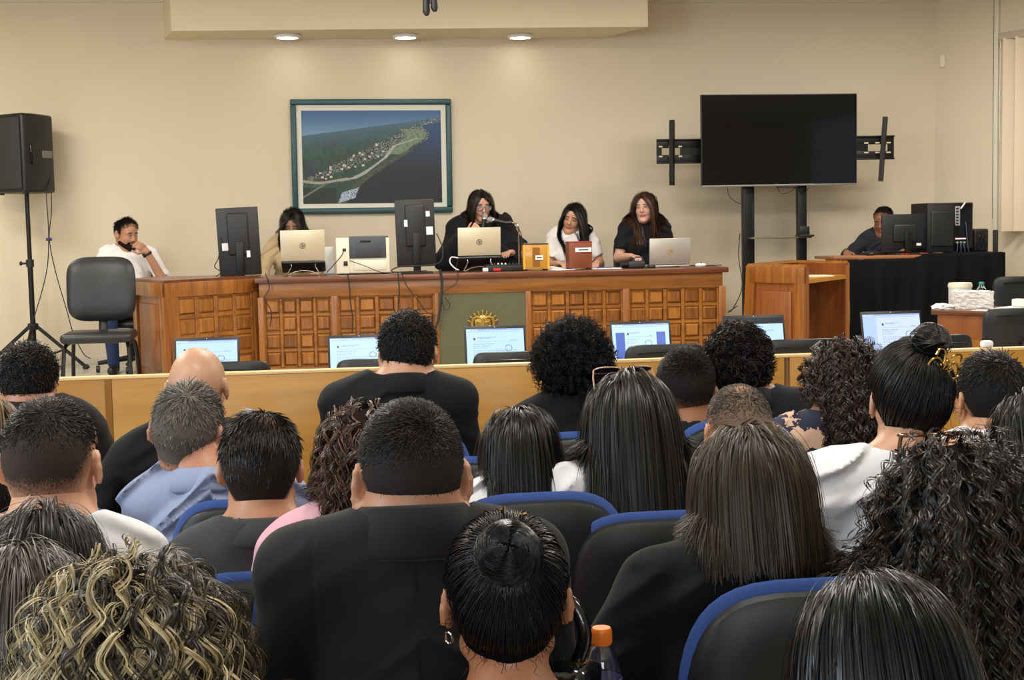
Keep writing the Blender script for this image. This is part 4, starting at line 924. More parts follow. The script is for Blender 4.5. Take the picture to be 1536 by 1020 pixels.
# ------------------------------------------------------------------ jurors' table with the open laptops
YL = 8.05; ZJ = .79
x0, x1 = xon(215, YL, ZJ), xon(1392, YL, ZJ)
t = thing('jurors_table', 'long low wooden table behind the partition carrying the row of lit laptops', 'table', (x0, YL, 0))
m = MB(); m.b2((0, -.38, ZJ - .03), (x1 - x0, .28, ZJ), .004); m.build('tabletop', W_oak, t)
for fx in (.05, .34, .66, .95):
    m = MB(); m.b2((fx * (x1 - x0) - .02, -.34, 0), (fx * (x1 - x0) + .02, .24, ZJ - .03)); m.build('leg', W_oak, t)
def screen_img(kind, nx=120, ny=78):
    r = np.random.RandomState(kind + 2); im = np.ones((ny, nx, 3)) * np.array([.74, .87, .98] if kind != 5 else [.80, .86, .98])
    def rect(x0, y0, x1, y1, c): im[int(y0 * ny):max(int(y0 * ny) + 1, int(y1 * ny)), int(x0 * nx):max(int(x0 * nx) + 1, int(x1 * nx))] = c
    def words(x0, x1, y, c=(.45, .55, .66), h=.012):
        x = x0
        while x < x1: l = r.uniform(.012, .035); rect(x, y, min(x + l, x1), y + h, c); x += l + .012
    rect(0, 0, 1, .05, (.62, .72, .90)); rect(0, 0, .2, .05, (.82, .88, .95)); words(.03, .95, .07, (.50, .62, .80)); words(.05, .9, .02, (.5, .6, .8))
    dx0, dx1 = .08, .95
    if kind == 3:
        rect(.06, .22, .22, .97, (.22, .36, .72)); rect(.78, .22, .94, .97, (.22, .36, .72)); dx0, dx1 = .24, .76
    if kind == 5: rect(0, .05, .24, 1, (.70, .80, .97)); dx0, dx1 = .30, .96
    if kind == 4: rect(0, 0, 1, .16, (.06, .08, .12)); dx0, dx1 = .1, .9
    W_ = dx1 - dx0
    yy, xx = np.mgrid[0:ny, 0:nx]
    e = ((xx / nx - dx0 - .06 * W_) / .018) ** 2 + ((yy / ny - .255) / .035) ** 2 < 1; im[e] = (.25, .27, .38)
    words(dx0 + .13 * W_, dx0 + .5 * W_, .22, (.40, .48, .58), .022); words(dx0 + .13 * W_, dx0 + .4 * W_, .255, (.45, .55, .64))
    rect(dx0 + .06 * W_, .335, dx0 + .95 * W_, .342, (.66, .76, .86)); words(dx0 + .8 * W_, dx0 + .93 * W_, .31, (.4, .5, .6))
    for k in range(3): words(dx0 + .05 * W_, dx0 + (.45 - .06 * k) * W_, .40 + k * .05, (.38, .46, .56) if k == 0 else (.48, .57, .68), .018)
    for k in range(7): words(dx0 + .05 * W_, dx0 + (.62 if k % 3 else .92) * W_, .58 + k * .05)
    rr = np.hypot((xx / nx - dx0 - .74 * W_) / .06, (yy / ny - .52) / .085); im[(rr > .85) & (rr < 1.08)] = (.50, .58, .68)
    return im
SCR = vcol_mat('lit_screen', emit=1.2, rough=.25)
ll = ['lit laptop behind the bald head at the left end of the table', 'lit laptop left of the tall man in the black suit', 'lit laptop in front of the felt panel and brass crest', 'lit laptop showing a page between two dark blue bars', 'lit laptop with a dark top band in front of the open lectern', 'lit laptop in front of the black tablecloth left of the hair bun']
for i, (a, b, pt, pyb, sk) in enumerate(((259, 358, 507, 560, .0), (491, 571, 503, 556, 0), (697, 790, 489.5, 548, 0), (917, 1009, 482.5, 540, 0), (1088, 1181, 473.5, 532, 0), (1296, 1388, 467.5, 521, 0))):
    if i == 1: b = 586
    z = ZJ + .02; A = at(a, pt, YL); B = at(b, pt, YL); w = B.x - A.x; top = (A.z + B.z) / 2; tl = math.radians(-14)
    t = thing('juror_laptop', ll[i], 'laptop', ((A.x + B.x) / 2, YL + .0, ZJ), 0, 'open laptops on the table behind the partition')
    L = (top - z) / math.cos(tl); T = Matrix.Translation((0, 0, .02)) @ Matrix.Rotation(tl, 4, 'X')
    m = MB(); m.box((0, .005, L / 2), (w, .009, L), .004, 2, T); ld = m.build('lid', M_black, t)
    picture_mesh('screen', w - .026, L - .034, screen_img(i), SCR, ld, T @ Matrix.Translation((0, -.0005, L / 2 - .002)))
    m = MB(); m.ell((0, -.0, L - .008), (.003, .002, .003), 8, 6, T); m.build('webcam', mat('webcam_glint', '#d8dde6', .2) if i == 0 else bpy.data.materials['webcam_glint'], ld)
    m = MB(); m.b2((-w / 2, -.25, .001), (w / 2, .005, .019), .005); bs = m.build('base', M_black, t)
    m = MB()
    for r_ in range(5):
        for c_ in range(13): m.box((-w / 2 + .03 + c_ * (w - .06) / 12, -.09 - .0 - r_ * .019 + .05, .0195), (.019, .014, .003))
    m.build('keys', M_dark, bs)
# paper cup on the table
p = at(641, 550, 7.9)
t = thing('paper_cup', 'white paper cup on the table right of the tall man in the black suit', 'cup', (p.x, 7.9, ZJ)); hc = at(641, 536, 7.9).z - ZJ
m = MB(); m.lathe([(.026, 0), (.034, hc - .004), (.036, hc), (.032, hc - .003), (.02, .01)], 24); m.build('cup', M_paper, t)
m = MB(); m.tube([(.036 * math.cos(a), .036 * math.sin(a), hc) for a in np.linspace(0, 6.283, 24, endpoint=False)], .0025, 6, closed=True); m.build('rim', M_white, t)
zp_ = at(768, 545, YP).z; hp_ = at(1480, 507, YP).z - at(1480, 518, YP).z
m = MB(); m.box((0, 0, hp_ / 2), (.05, .036, hp_), .012, 3); o = tag(m.build('white_pack', M_paper), 'small white pack standing on the partition top left of the nearer black chair', 'pack'); o.location = (xon(1480, YP + .02, zp_), YP + .02, zp_)
# ------------------------------------------------------------------ implicit modelling: smooth unions of tapered limbs and ellipsoids
A = lambda *p: np.array(p, np.float64)
def rc(a, b, ra, rb, k=.02, flat=False, sub=False): return ['rc', np.array(a, float), np.array(b, float), ra, rb, k, flat, sub]
def el(c, r, k=.02, R=None, sub=False): return ['el', np.array(c, float), np.array(r, float), np.eye(3) if R is None else np.array(R, float), k, sub]
def rot3(rx=0, ry=0, rz=0): return np.array(Euler((rx, ry, rz), 'XYZ').to_matrix())
def xf(pr, R, t):
    o = []
    for p in pr:
        if p[0] == 'rc': o.append(['rc', R @ p[1] + t, R @ p[2] + t] + p[3:])
        else: o.append(['el', R @ p[1] + t, p[2], R @ p[3]] + p[4:])
    return o
def scl(pr, s):
    o = []
    for p in pr:
        if p[0] == 'rc': o.append(['rc', p[1] * s, p[2] * s, p[3] * s, p[4] * s] + p[5:])
        else: o.append(['el', p[1] * s, p[2] * s] + p[3:])
    return o
def infl(pr, d):
    o = []
    for p in pr:
        if p[0] == 'rc': o.append(['rc', p[1], p[2], p[3] + d, p[4] + d] + p[5:])
        else: o.append(['el', p[1], p[2] + d] + p[3:])
    return o
def pd(p, X):
    if p[0] == 'rc':
        ba = p[2] - p[1]; L2 = ba @ ba + 1e-12; pa = X - p[1]
        t = (pa @ ba) / L2; tc = np.clip(t, 0, 1)
        d = np.sqrt(((pa - tc[..., None] * ba) ** 2).sum(-1)) - (p[3] + (p[4] - p[3]) * tc)
        if p[6]: d = np.maximum(d, (t - 1) * math.sqrt(L2))
        return d
    q = (X - p[1]) @ p[3]; k0 = np.sqrt(((q / p[2]) ** 2).sum(-1)); k1 = np.sqrt(((q / p[2] ** 2) ** 2).sum(-1))
    return k0 * (k0 - 1) / (k1 + 1e-9)
def pbox(p):
    if p[0] == 'rc': return np.minimum(p[1] - p[3], p[2] - p[4]), np.maximum(p[1] + p[3], p[2] + p[4])
    e = np.sqrt(((p[3] * p[2]) ** 2).sum(1)); return p[1] - e, p[1] + e
def pk(p): return p[5] if p[0] == 'rc' else p[4]
def psub(p): return p[7] if p[0] == 'rc' else p[5]
def sdf_at(pr, X):
    d = np.full(X.shape[:-1], 9.0)
    for p in pr:
        if not psub(p): d = np.minimum(d, pd(p, X))
    return d
def sdf_grad(pr, X, e=.004):
    g = np.stack([sdf_at(pr, X + e * v) - sdf_at(pr, X - e * v) for v in np.eye(3)], -1)
    return g / (np.linalg.norm(g, axis=-1, keepdims=True) + 1e-9)
def grid_field(pr, h, lo=None, hi=None, post=None):
    bs = [pbox(p) for p in pr if not psub(p)]
    l0 = np.min([b[0] for b in bs], 0) - 2.5 * h - .004; h0 = np.max([b[1] for b in bs], 0) + 2.5 * h + .004
    if lo is not None: l0 = np.maximum(l0, lo)
    if hi is not None: h0 = np.minimum(h0, hi)
    n = np.ceil((h0 - l0) / h).astype(int) + 1
    ax = [l0[i] + h * np.arange(n[i]) for i in range(3)]
    Fd = np.full(n, .2, np.float32)
    for p in pr:
        a, b = pbox(p); k = pk(p); mg = k + 2 * h + .006
        i0 = np.clip(np.floor((a - mg - l0) / h).astype(int), 0, n); i1 = np.clip(np.ceil((b + mg - l0) / h).astype(int) + 1, 0, n)
        if np.any(i1 <= i0): continue
        sl = tuple(slice(i0[i], i1[i]) for i in range(3))
        X = np.stack(np.meshgrid(*[ax[i][i0[i]:i1[i]] for i in range(3)], indexing='ij'), -1)
        d = pd(p, X); f = Fd[sl]
        if psub(p):
            d = -d; hh = np.clip(.5 - .5 * (d - f) / k, 0, 1); Fd[sl] = d + (f - d) * hh + k * hh * (1 - hh)
        else:
            hh = np.clip(.5 + .5 * (d - f) / k, 0, 1); Fd[sl] = d + (f - d) * hh - k * hh * (1 - hh)
    if post is not None:
        near = np.argwhere(np.abs(Fd) < .05); X = l0 + near * h
        v = post(X, Fd[tuple(near.T)]); Fd[tuple(near.T)] = v
        # cells deep inside that a cut may have to open
        deep = np.argwhere(Fd <= -.05)
        if len(deep): X = l0 + deep * h; Fd[tuple(deep.T)] = post(X, Fd[tuple(deep.T)])
    Fd[[0, -1]] = np.maximum(Fd[[0, -1]], .01); Fd[:, [0, -1]] = np.maximum(Fd[:, [0, -1]], .01); Fd[:, :, [0, -1]] = np.maximum(Fd[:, :, [0, -1]], .01)
    return Fd, l0, h
def nets(Fd, l0, h):
    s = (Fd < 0); c = np.zeros(np.array(Fd.shape) - 1, np.uint8)
    for i in (0, 1):
        for j in (0, 1):
            for k in (0, 1): c += s[i:Fd.shape[0] - 1 + i, j:Fd.shape[1] - 1 + j, k:Fd.shape[2] - 1 + k]
    act = np.argwhere((c > 0) & (c < 8)); idx = np.full(c.shape, -1, np.int64); idx[tuple(act.T)] = np.arange(len(act))
    cor = [(i, j, k) for i in (0, 1) for j in (0, 1) for k in (0, 1)]
    val = np.stack([Fd[act[:, 0] + a, act[:, 1] + b, act[:, 2] + d] for a, b, d in cor], 1).astype(np.float64)
    acc = np.zeros((len(act), 3)); cnt = np.zeros(len(act))
    for i in range(8):
        for j in range(i + 1, 8):
            if sum(abs(a - b) for a, b in zip(cor[i], cor[j])) != 1: continue
            a, b = val[:, i], val[:, j]; m_ = (a < 0) != (b < 0)
            t = np.where(m_, a / np.where(m_, a - b, 1), 0)[:, None]
            acc += np.where(m_[:, None], np.array(cor[i]) + t * (np.array(cor[j]) - np.array(cor[i])), 0); cnt += m_
    V = l0 + (act + acc / cnt[:, None]) * h
    faces = []
    for ax in range(3):
        u, v = [(1, 2), (2, 0), (0, 1)][ax]
        sl0 = [slice(1, -1)] * 3; sl1 = [slice(1, -1)] * 3; sl0[ax] = slice(0, -1); sl1[ax] = slice(1, None)
        a, b = s[tuple(sl0)], s[tuple(sl1)]
        e = np.argwhere(a != b); 
        if not len(e): continue
        sg = a[tuple(e.T)]; off = np.ones(3, int); off[ax] = 0; e = e + off
        du = np.zeros(3, int); dv = np.zeros(3, int); du[u] = 1; dv[v] = 1
        q = np.stack([idx[tuple((e - du - dv).T)], idx[tuple((e - dv).T)], idx[tuple(e.T)], idx[tuple((e - du).T)]], 1)
        q[~sg] = q[~sg][:, ::-1]
        faces.append(q)
    Q = np.concatenate(faces); Q = Q[(Q >= 0).all(1)]
    return V, Q
def np_mesh(name, parts, mats, parent=None):
    """parts: list of (verts, quads, material index)"""
    me = bpy.data.meshes.new(name); off = 0; Vs = []; Qs = []; Ms = []
    for V, Q, mi in parts: Vs.append(V); Qs.append(Q + off); Ms.append(np.full(len(Q), mi)); off += len(V)
    V = np.concatenate(Vs).astype(np.float32); Q = np.concatenate(Qs).astype(np.int32); Mi = np.concatenate(Ms).astype(np.int32)
    me.vertices.add(len(V)); me.vertices.foreach_set('co', V.ravel())
    me.loops.add(Q.size); me.loops.foreach_set('vertex_index', Q.ravel())
    me.polygons.add(len(Q)); me.polygons.foreach_set('loop_start', np.arange(0, Q.size, 4, dtype=np.int32))
    for m_ in mats: me.materials.append(m_)
    me.polygons.foreach_set('material_index', Mi); me.polygons.foreach_set('use_smooth', np.ones(len(Q), bool))
    me.update(calc_edges=True)
    o = bpy.data.objects.new(name, me); COL.objects.link(o)
    if parent: o.parent = parent
    return o
def strand_mesh(P, R, sides=3):
    """P (n, k, 3) strand points, R (n, k) radii -> verts, quads"""
    n, k, _ = P.shape
    T = np.empty_like(P); T[:, 1:-1] = P[:, 2:] - P[:, :-2]; T[:, 0] = P[:, 1] - P[:, 0]; T[:, -1] = P[:, -1] - P[:, -2]
    T /= np.linalg.norm(T, axis=-1, keepdims=True) + 1e-9
    ref = np.array([.31, .87, .37]); Bn = np.cross(T, ref); Bn /= np.linalg.norm(Bn, axis=-1, keepdims=True) + 1e-9; Cn = np.cross(T, Bn)
    an = 2 * np.pi * np.arange(sides) / sides
    V = P[:, :, None] + R[:, :, None, None] * (Bn[:, :, None] * np.cos(an)[:, None] + Cn[:, :, None] * np.sin(an)[:, None])
    i = np.arange(n)[:, None, None] * (k * sides) + np.arange(k - 1)[None, :, None] * sides; j = np.arange(sides)[None, None, :]; j2 = (j + 1) % sides
    Q = np.stack([i + j, i + j2, i + sides + j2, i + sides + j], -1).reshape(-1, 4)
    return V.reshape(-1, 3), Q
def ribbon_mesh(P, R, cen, rng):
    """flat locks that lie against the head: P (n, k, 3), R (n, k); cen is the middle of the head"""
    n, k, _ = P.shape
    T = np.empty_like(P); T[:, 1:-1] = P[:, 2:] - P[:, :-2]; T[:, 0] = P[:, 1] - P[:, 0]; T[:, -1] = P[:, -1] - P[:, -2]; T = nrm(T)
    O = P - cen; O[..., 2] *= np.clip(O[..., 2] / .09, .15, 1); O = nrm(O); Bn = nrm(np.cross(T, O)); Cn = np.cross(Bn, T); a = rng.uniform(-.35, .35, (n, 1, 1)); Bn = Bn * np.cos(a) + Cn * np.sin(a)
    V = np.stack([P - Bn * R[..., None] * 1.25, P + Bn * R[..., None] * 1.25], 2)
    i = (np.arange(n)[:, None] * k + np.arange(k - 1)[None]).ravel() * 2
    return V.reshape(-1, 3), np.stack([i, i + 2, i + 3, i + 1], -1)
def wav(X, f, seed, warp=1.2):
    r = np.random.RandomState(seed); o = np.zeros(len(X))
    for i in range(5):
        w = r.normal(size=3); w *= f * r.uniform(.6, 1.6) / np.linalg.norm(w); w2 = r.normal(size=3) * f * .5
        o += np.sin(X @ w + warp * np.sin(X @ w2 + r.uniform(0, 6)) + r.uniform(0, 6))
    return o / 5
# ------------------------------------------------------------------ hair material
_hm = {}
def hair_mat(c1, c2, rough=.38, spec=.5):
    key = (c1, c2, rough)
    if key in _hm: return _hm[key]
    M = bpy.data.materials.new('hair_' + c1.strip('#')); M.use_nodes = True; nt = M.node_tree; b = nt.nodes['Principled BSDF']
    g = nd(nt, 'ShaderNodeNewGeometry'); r = nd(nt, 'ShaderNodeValToRGB'); r.color_ramp.elements[0].color = S2L(c1); r.color_ramp.elements[1].color = S2L(c2); r.color_ramp.elements[0].position = .25
    nt.links.new(g.outputs['Random Per Island'], r.inputs[0]); nt.links.new(r.outputs[0], b.inputs['Base Color'])
    b.inputs['Roughness'].default_value = rough; b.inputs['Specular IOR Level'].default_value = spec * .6
    _hm[key] = M; return M
_km = {}
def stubble_mat(skin, hairc):
    """cropped hair that thins out to bare skin at the hairline (attribute 'fade' runs from 0 at the edge to 1)"""
    key = (skin, hairc)
    if key in _km: return _km[key]
    M = bpy.data.materials.new('stubble_' + hairc.strip('#')); M.use_nodes = True; nt = M.node_tree; b = nt.nodes['Principled BSDF']; b.inputs['Roughness'].default_value = .75; b.inputs['Specular IOR Level'].default_value = .15
    at_ = nd(nt, 'ShaderNodeAttribute', attribute_name='fade'); tc = nd(nt, 'ShaderNodeTexCoord'); mp = nd(nt, 'ShaderNodeMapping'); mp.inputs['Scale'].default_value = (1, 1, .35); nt.links.new(tc.outputs['Object'], mp.inputs['Vector'])
    n = nd(nt, 'ShaderNodeTexNoise', Scale=420.0, Detail=3.0, Roughness=.7); nt.links.new(mp.outputs[0], n.inputs['Vector'])
    n2 = nd(nt, 'ShaderNodeTexNoise', Scale=45.0, Detail=2.0); nt.links.new(tc.outputs['Object'], n2.inputs['Vector'])
    a1 = nd(nt, 'ShaderNodeMath', operation='MULTIPLY_ADD'); a1.inputs[1].default_value = .9; a1.inputs[2].default_value = -.45; nt.links.new(n.outputs['Fac'], a1.inputs[0])
    a2 = nd(nt, 'ShaderNodeMath', operation='ADD'); nt.links.new(a1.outputs[0], a2.inputs[0]); nt.links.new(at_.outputs['Fac'], a2.inputs[1])
    a3 = nd(nt, 'ShaderNodeMath', operation='MULTIPLY_ADD'); a3.inputs[1].default_value = .3; nt.links.new(n2.outputs['Fac'], a3.inputs[0]); nt.links.new(a2.outputs[0], a3.inputs[2])
    r = nd(nt, 'ShaderNodeValToRGB'); r.color_ramp.elements[0].position = .25; r.color_ramp.elements[1].position = .95
    sk = S2L(skin); hc_ = S2L(hairc); r.color_ramp.elements[0].color = sk; r.color_ramp.elements[1].color = hc_; e = r.color_ramp.elements.new(.999); e.color = tuple(x * 1.5 for x in hc_[:3]) + (1,)
    nt.links.new(a3.outputs[0], r.inputs[0]); nt.links.new(r.outputs[0], b.inputs['Base Color'])
    bp = nd(nt, 'ShaderNodeBump', Strength=.5, Distance=.003); nt.links.new(n.outputs['Fac'], bp.inputs['Height']); nt.links.new(bp.outputs[0], b.inputs['Normal'])
    _km[key] = M; return M
_sm = {}
def skin_mat(c):
    if c not in _sm: _sm[c] = mat('skin_' + c.strip('#'), c, .42, noise=.10, nscale=35, sss=.12, bump=.06, bscale=220, spec=.45)
    return _sm[c]
_cm = {}
def fab(c, rough=.85, sheen=.04, noise=.05):
    if c not in _cm: _cm[c] = mat('fabric_' + c.strip('#'), c, rough, sheen=sheen, noise=noise, nscale=60, bump=.3, bscale=16, spec=.25)
    return _cm[c]
def floral_mat():
    M = bpy.data.materials.new('floral_fabric'); M.use_nodes = True; nt = M.node_tree; b = nt.nodes['Principled BSDF']; b.inputs['Roughness'].default_value = .8
    tc = nd(nt, 'ShaderNodeTexCoord'); n = nd(nt, 'ShaderNodeTexNoise', Scale=13.0, Detail=4.0, Roughness=.6); nt.links.new(tc.outputs['Object'], n.inputs['Vector'])
    r = nd(nt, 'ShaderNodeValToRGB'); r.color_ramp.interpolation = 'CONSTANT'; r.color_ramp.elements[0].color = S2L('#1b2038'); r.color_ramp.elements[1].position = .53; r.color_ramp.elements[1].color = S2L('#c9a68c')
    nt.links.new(n.outputs['Fac'], r.inputs[0]); nt.links.new(r.outputs[0], b.inputs['Base Color']); return M
# ------------------------------------------------------------------ anatomy
def head_prims(female=False, ear=1.0):
    ear = ear * .94
    P = [el((0, -.012, .032), (.074, .095, .088)), el((0, -.042, .012), (.066, .064, .070), .03), el((0, .035, .035), (.060, .052, .058), .03),
         el((0, .03, -.04), (.055, .060, .070), .03)]
    for s in (-1, 1):
        P += [el((s * .034, .050, -.030), (.026, .030, .028), .025), rc((s * .050, .0, -.062), (s * .018, .070, -.098), .022 if not female else .018, .017, .025),
              el((s * .027, .080, .022), (.022, .011, .008), .014)]
    P += [el((0, .078, -.101), (.021, .017, .017), .02), rc((0, .088, .008), (0, .107, -.028), .007, .011, .012), el((.010, .096, -.034), (.008, .009, .007), .008), el((-.010, .096, -.034), (.008, .009, .007), .008),
          el((0, .089, -.060), (.020, .012, .011), .012)]
    for s in (-1, 1): P.append(el((s * .031, .099, .003), (.015, .012, .009), .010, sub=True))
    P.append(el((0, .104, -.062), (.020, .008, .002), .006, sub=True))
    for s in (-1, 1):
        R = rot3(.16, 0, s * .40) @ rot3(0, s * -.10, 0)
        c = np.array((s * .082, -.012, -.006))
        P += [el(c, np.array((.0065, .019, .032)) * ear, .010, R)]
        # raised rim of the ear
        pts = [R @ (np.array((s * .003, .019 * math.cos(a), .033 * math.sin(a))) * ear) + c for a in np.linspace(-1.2, 3.6, 8)]
        for p, q in zip(pts[:-1], pts[1:]): P.append(rc(p, q, .0042, .0042, .006))
        P.append(el(c + R @ np.array((s * .007, .004, -.002)), np.array((.004, .010, .018)) * ear, .006, R, sub=True))
    return P
def hand_prims(w, d, n, side, curl=.5, s=1.0, spread=1.0):
    """w wrist, d finger direction, n back-of-hand normal, side +1: thumb on the d x n side"""
    w = np.array(w, float); d = np.array(d, float); d /= np.linalg.norm(d); n = np.array(n, float); n -= d * (n @ d); n /= np.linalg.norm(n); u = np.cross(d, n) * side
    Rm = np.stack([u, d, n], 1); P = [el(w + d * .045 * s, np.array((.038, .052, .014)) * s, .015, Rm)]
    for i, (o, L) in enumerate(((.027, .070), (.009, .078), (-.009, .073), (-.026, .058))):
        b = w + d * .085 * s + u * o * s; a1 = curl * .7 + .08 * i; a2 = curl * 1.7 + .08 * i; a3 = curl * 2.4
        e1 = d * math.cos(a1) - n * math.sin(a1) + u * (o * 1.2 * spread); e2 = d * math.cos(a2) - n * math.sin(a2); e3 = d * math.cos(a3) - n * math.sin(a3)
        p1 = b + e1 * L * .45 * s; p2 = p1 + e2 * L * .32 * s; p3 = p2 + e3 * L * .24 * s
        P += [rc(b - d * .02 * s, p1, .0095 * s, .0088 * s, .006), rc(p1, p2, .0088 * s, .0080 * s, .004), rc(p2, p3, .0080 * s, .0070 * s, .004)]
    b = w + d * .022 * s + u * .026 * s; t1 = b + (d * .6 + u * .75 - n * .25 * curl) * .040 * s; t2 = t1 + (d * .9 + u * .15 - n * .6 * curl) * .032 * s; t3 = t2 + (d * .95 - u * .1 - n * .6 * curl) * .022 * s
    P += [rc(b, t1, .014 * s, .0105 * s, .012), rc(t1, t2, .0105 * s, .0095 * s, .005), rc(t2, t3, .0095 * s, .0075 * s, .005)]
    return P
HAIRLINE_SHORT = ([0, .7, 1.15, 1.45, 1.7, 2.05, 2.5, math.pi], [.078, .066, .045, -.012, .012, -.032, -.078, -.088])
HAIRLINE_LONG = ([0, .7, 1.15, 1.5, 1.8, 2.1, math.pi], [.078, .066, .040, .0, .010, -.05, -.075])
def hairline(q, tab, k=1.0):
    ph = np.arctan2(np.abs(q[:, 0]), q[:, 1]); return np.interp(ph, tab[0], tab[1])
CRAN = [el((0, -.012, .032), (.074, .095, .088)), el((0, -.042, .012), (.066, .064, .070), .03), el((0, .035, .035), (.060, .052, .058), .03)]
def scalp_roots(n, tab, rng, thr=0.0, thin=None, CRAN=CRAN):
    """random points on the skull above the hairline (head space) and their normals"""
    out = []
    while sum(len(o) for o in out) < n:
        v = rng.normal(size=(n * 3, 3)); v /= np.linalg.norm(v, axis=1, keepdims=True)
        X = np.array((0, -.018, .025)) + v * .13
        for _ in range(6): d = sdf_at(CRAN, X); X = X - v * d[:, None] * .95
        ok = X[:, 2] > hairline(X, tab) + thr; X = X[ok]
        if thin:
            for (c, r, keep) in thin:
                dd = np.linalg.norm(X - np.array(c), axis=1); pr = np.where(dd < r, keep + (1 - keep) * np.clip(dd / r, 0, 1) ** 2, 1); X = X[rng.rand(len(X)) < pr]
        out.append(X)
    X = np.concatenate(out)[:n]; return X, sdf_grad(CRAN, X)
def nrm(v): return v / (np.linalg.norm(v, axis=-1, keepdims=True) + 1e-9)
def march(X, D, steps, step, col, lift, grav=.12, noise=.0, rng=None, gdir=(0, 0, -1), xl=None, cx=0.0, body=None):
    """grow strands over the colliders; lift is the distance kept from them, per strand"""
    hit = np.full(len(X), 9999); lift0 = lift.min(); g = np.array(gdir, float); P = [X]; D = D.copy(); X = X.copy()
    for i in range(steps):
        if noise: D = nrm(D + rng.normal(size=D.shape) * noise)
        gg = grav if np.isscalar(grav) else grav[:, None]
        D = nrm(D * (1 - gg) + g * gg)
        if xl is not None and i > 3:
            ex = X[:, 0] - cx; D[:, 0] -= np.sign(ex) * np.clip((np.abs(ex) - xl) * 9, 0, .8); D = nrm(D)
        X = X + D * step[:, None]
        d = sdf_at(col, X); need = lift0 + (lift - lift0) * min(1, (i + 1) / 5) - d; bad = need > 0
        if bad.any():
            n_ = sdf_grad(col, X[bad]); X[bad] += n_ * need[bad][:, None]
            dn = (D[bad] * n_).sum(1, keepdims=True); D[bad] = nrm(D[bad] - n_ * np.minimum(dn, 0))
        P.append(X.copy())
        if body is not None:
            hb = (sdf_at(body, X) < lift + .004) & (np.abs(X[:, 0] - cx) > xl * .88) & (hit == 9999); hit[hb] = i + 2
    return (np.stack(P, 1), hit) if body is not None else np.stack(P, 1)
def children(P, m, rad, rng, tip=.35, root=1.0):
    n, k, _ = P.shape; t = np.linspace(0, 1, k)[None, :, None]
    o = rng.normal(size=(n, m, 1, 3)) * rad * .6
    Q = P[:, None] + o * (root * (1 - t) + tip * t)[:, None]
    return Q.reshape(n * m, k, 3)
def curlize(P, amp, wl, rng, per=None, start=.08):
    n, k, _ = P.shape; seg = np.linalg.norm(np.diff(P, axis=1), axis=2); s = np.concatenate([np.zeros((n, 1)), np.cumsum(seg, 1)], 1)
    T = np.gradient(P, axis=1); T = nrm(T); e1 = nrm(np.cross(T, np.array([.2, .1, 1.0]))); e2 = np.cross(T, e1)
    ph = rng.uniform(0, 6.28, (n, 1)); w = wl * rng.uniform(.7, 1.4, (n, 1)); hand = rng.choice([-1, 1], (n, 1))
    a = amp * rng.uniform(.6, 1.4, (n, 1)) * np.clip(s / (s[:, -1:] * start + 1e-6), 0, 1)
    th = ph + hand * 2 * np.pi * s / w
    return P + (a * np.cos(th))[..., None] * e1 + (a * np.sin(th))[..., None] * e2
def resample(P, k):
    n, m, _ = P.shape; t = np.linspace(0, m - 1, k); i = np.minimum(t.astype(int), m - 2); f = (t - i)[None, :, None]
    p0 = P[:, np.maximum(i - 1, 0)]; p1 = P[:, i]; p2 = P[:, i + 1]; p3 = P[:, np.minimum(i + 2, m - 1)]
    return .5 * ((2 * p1) + (-p0 + p2) * f + (2 * p0 - 5 * p1 + 4 * p2 - p3) * f * f + (-p0 + 3 * p1 - 3 * p2 + p3) * f ** 3)
def taper(n, k, r, tip=.25, root=.8):
    t = np.linspace(0, 1, k); return np.repeat((r * np.interp(t, [0, .15, .7, 1], [root, 1, 1, tip]))[None], n, 0)

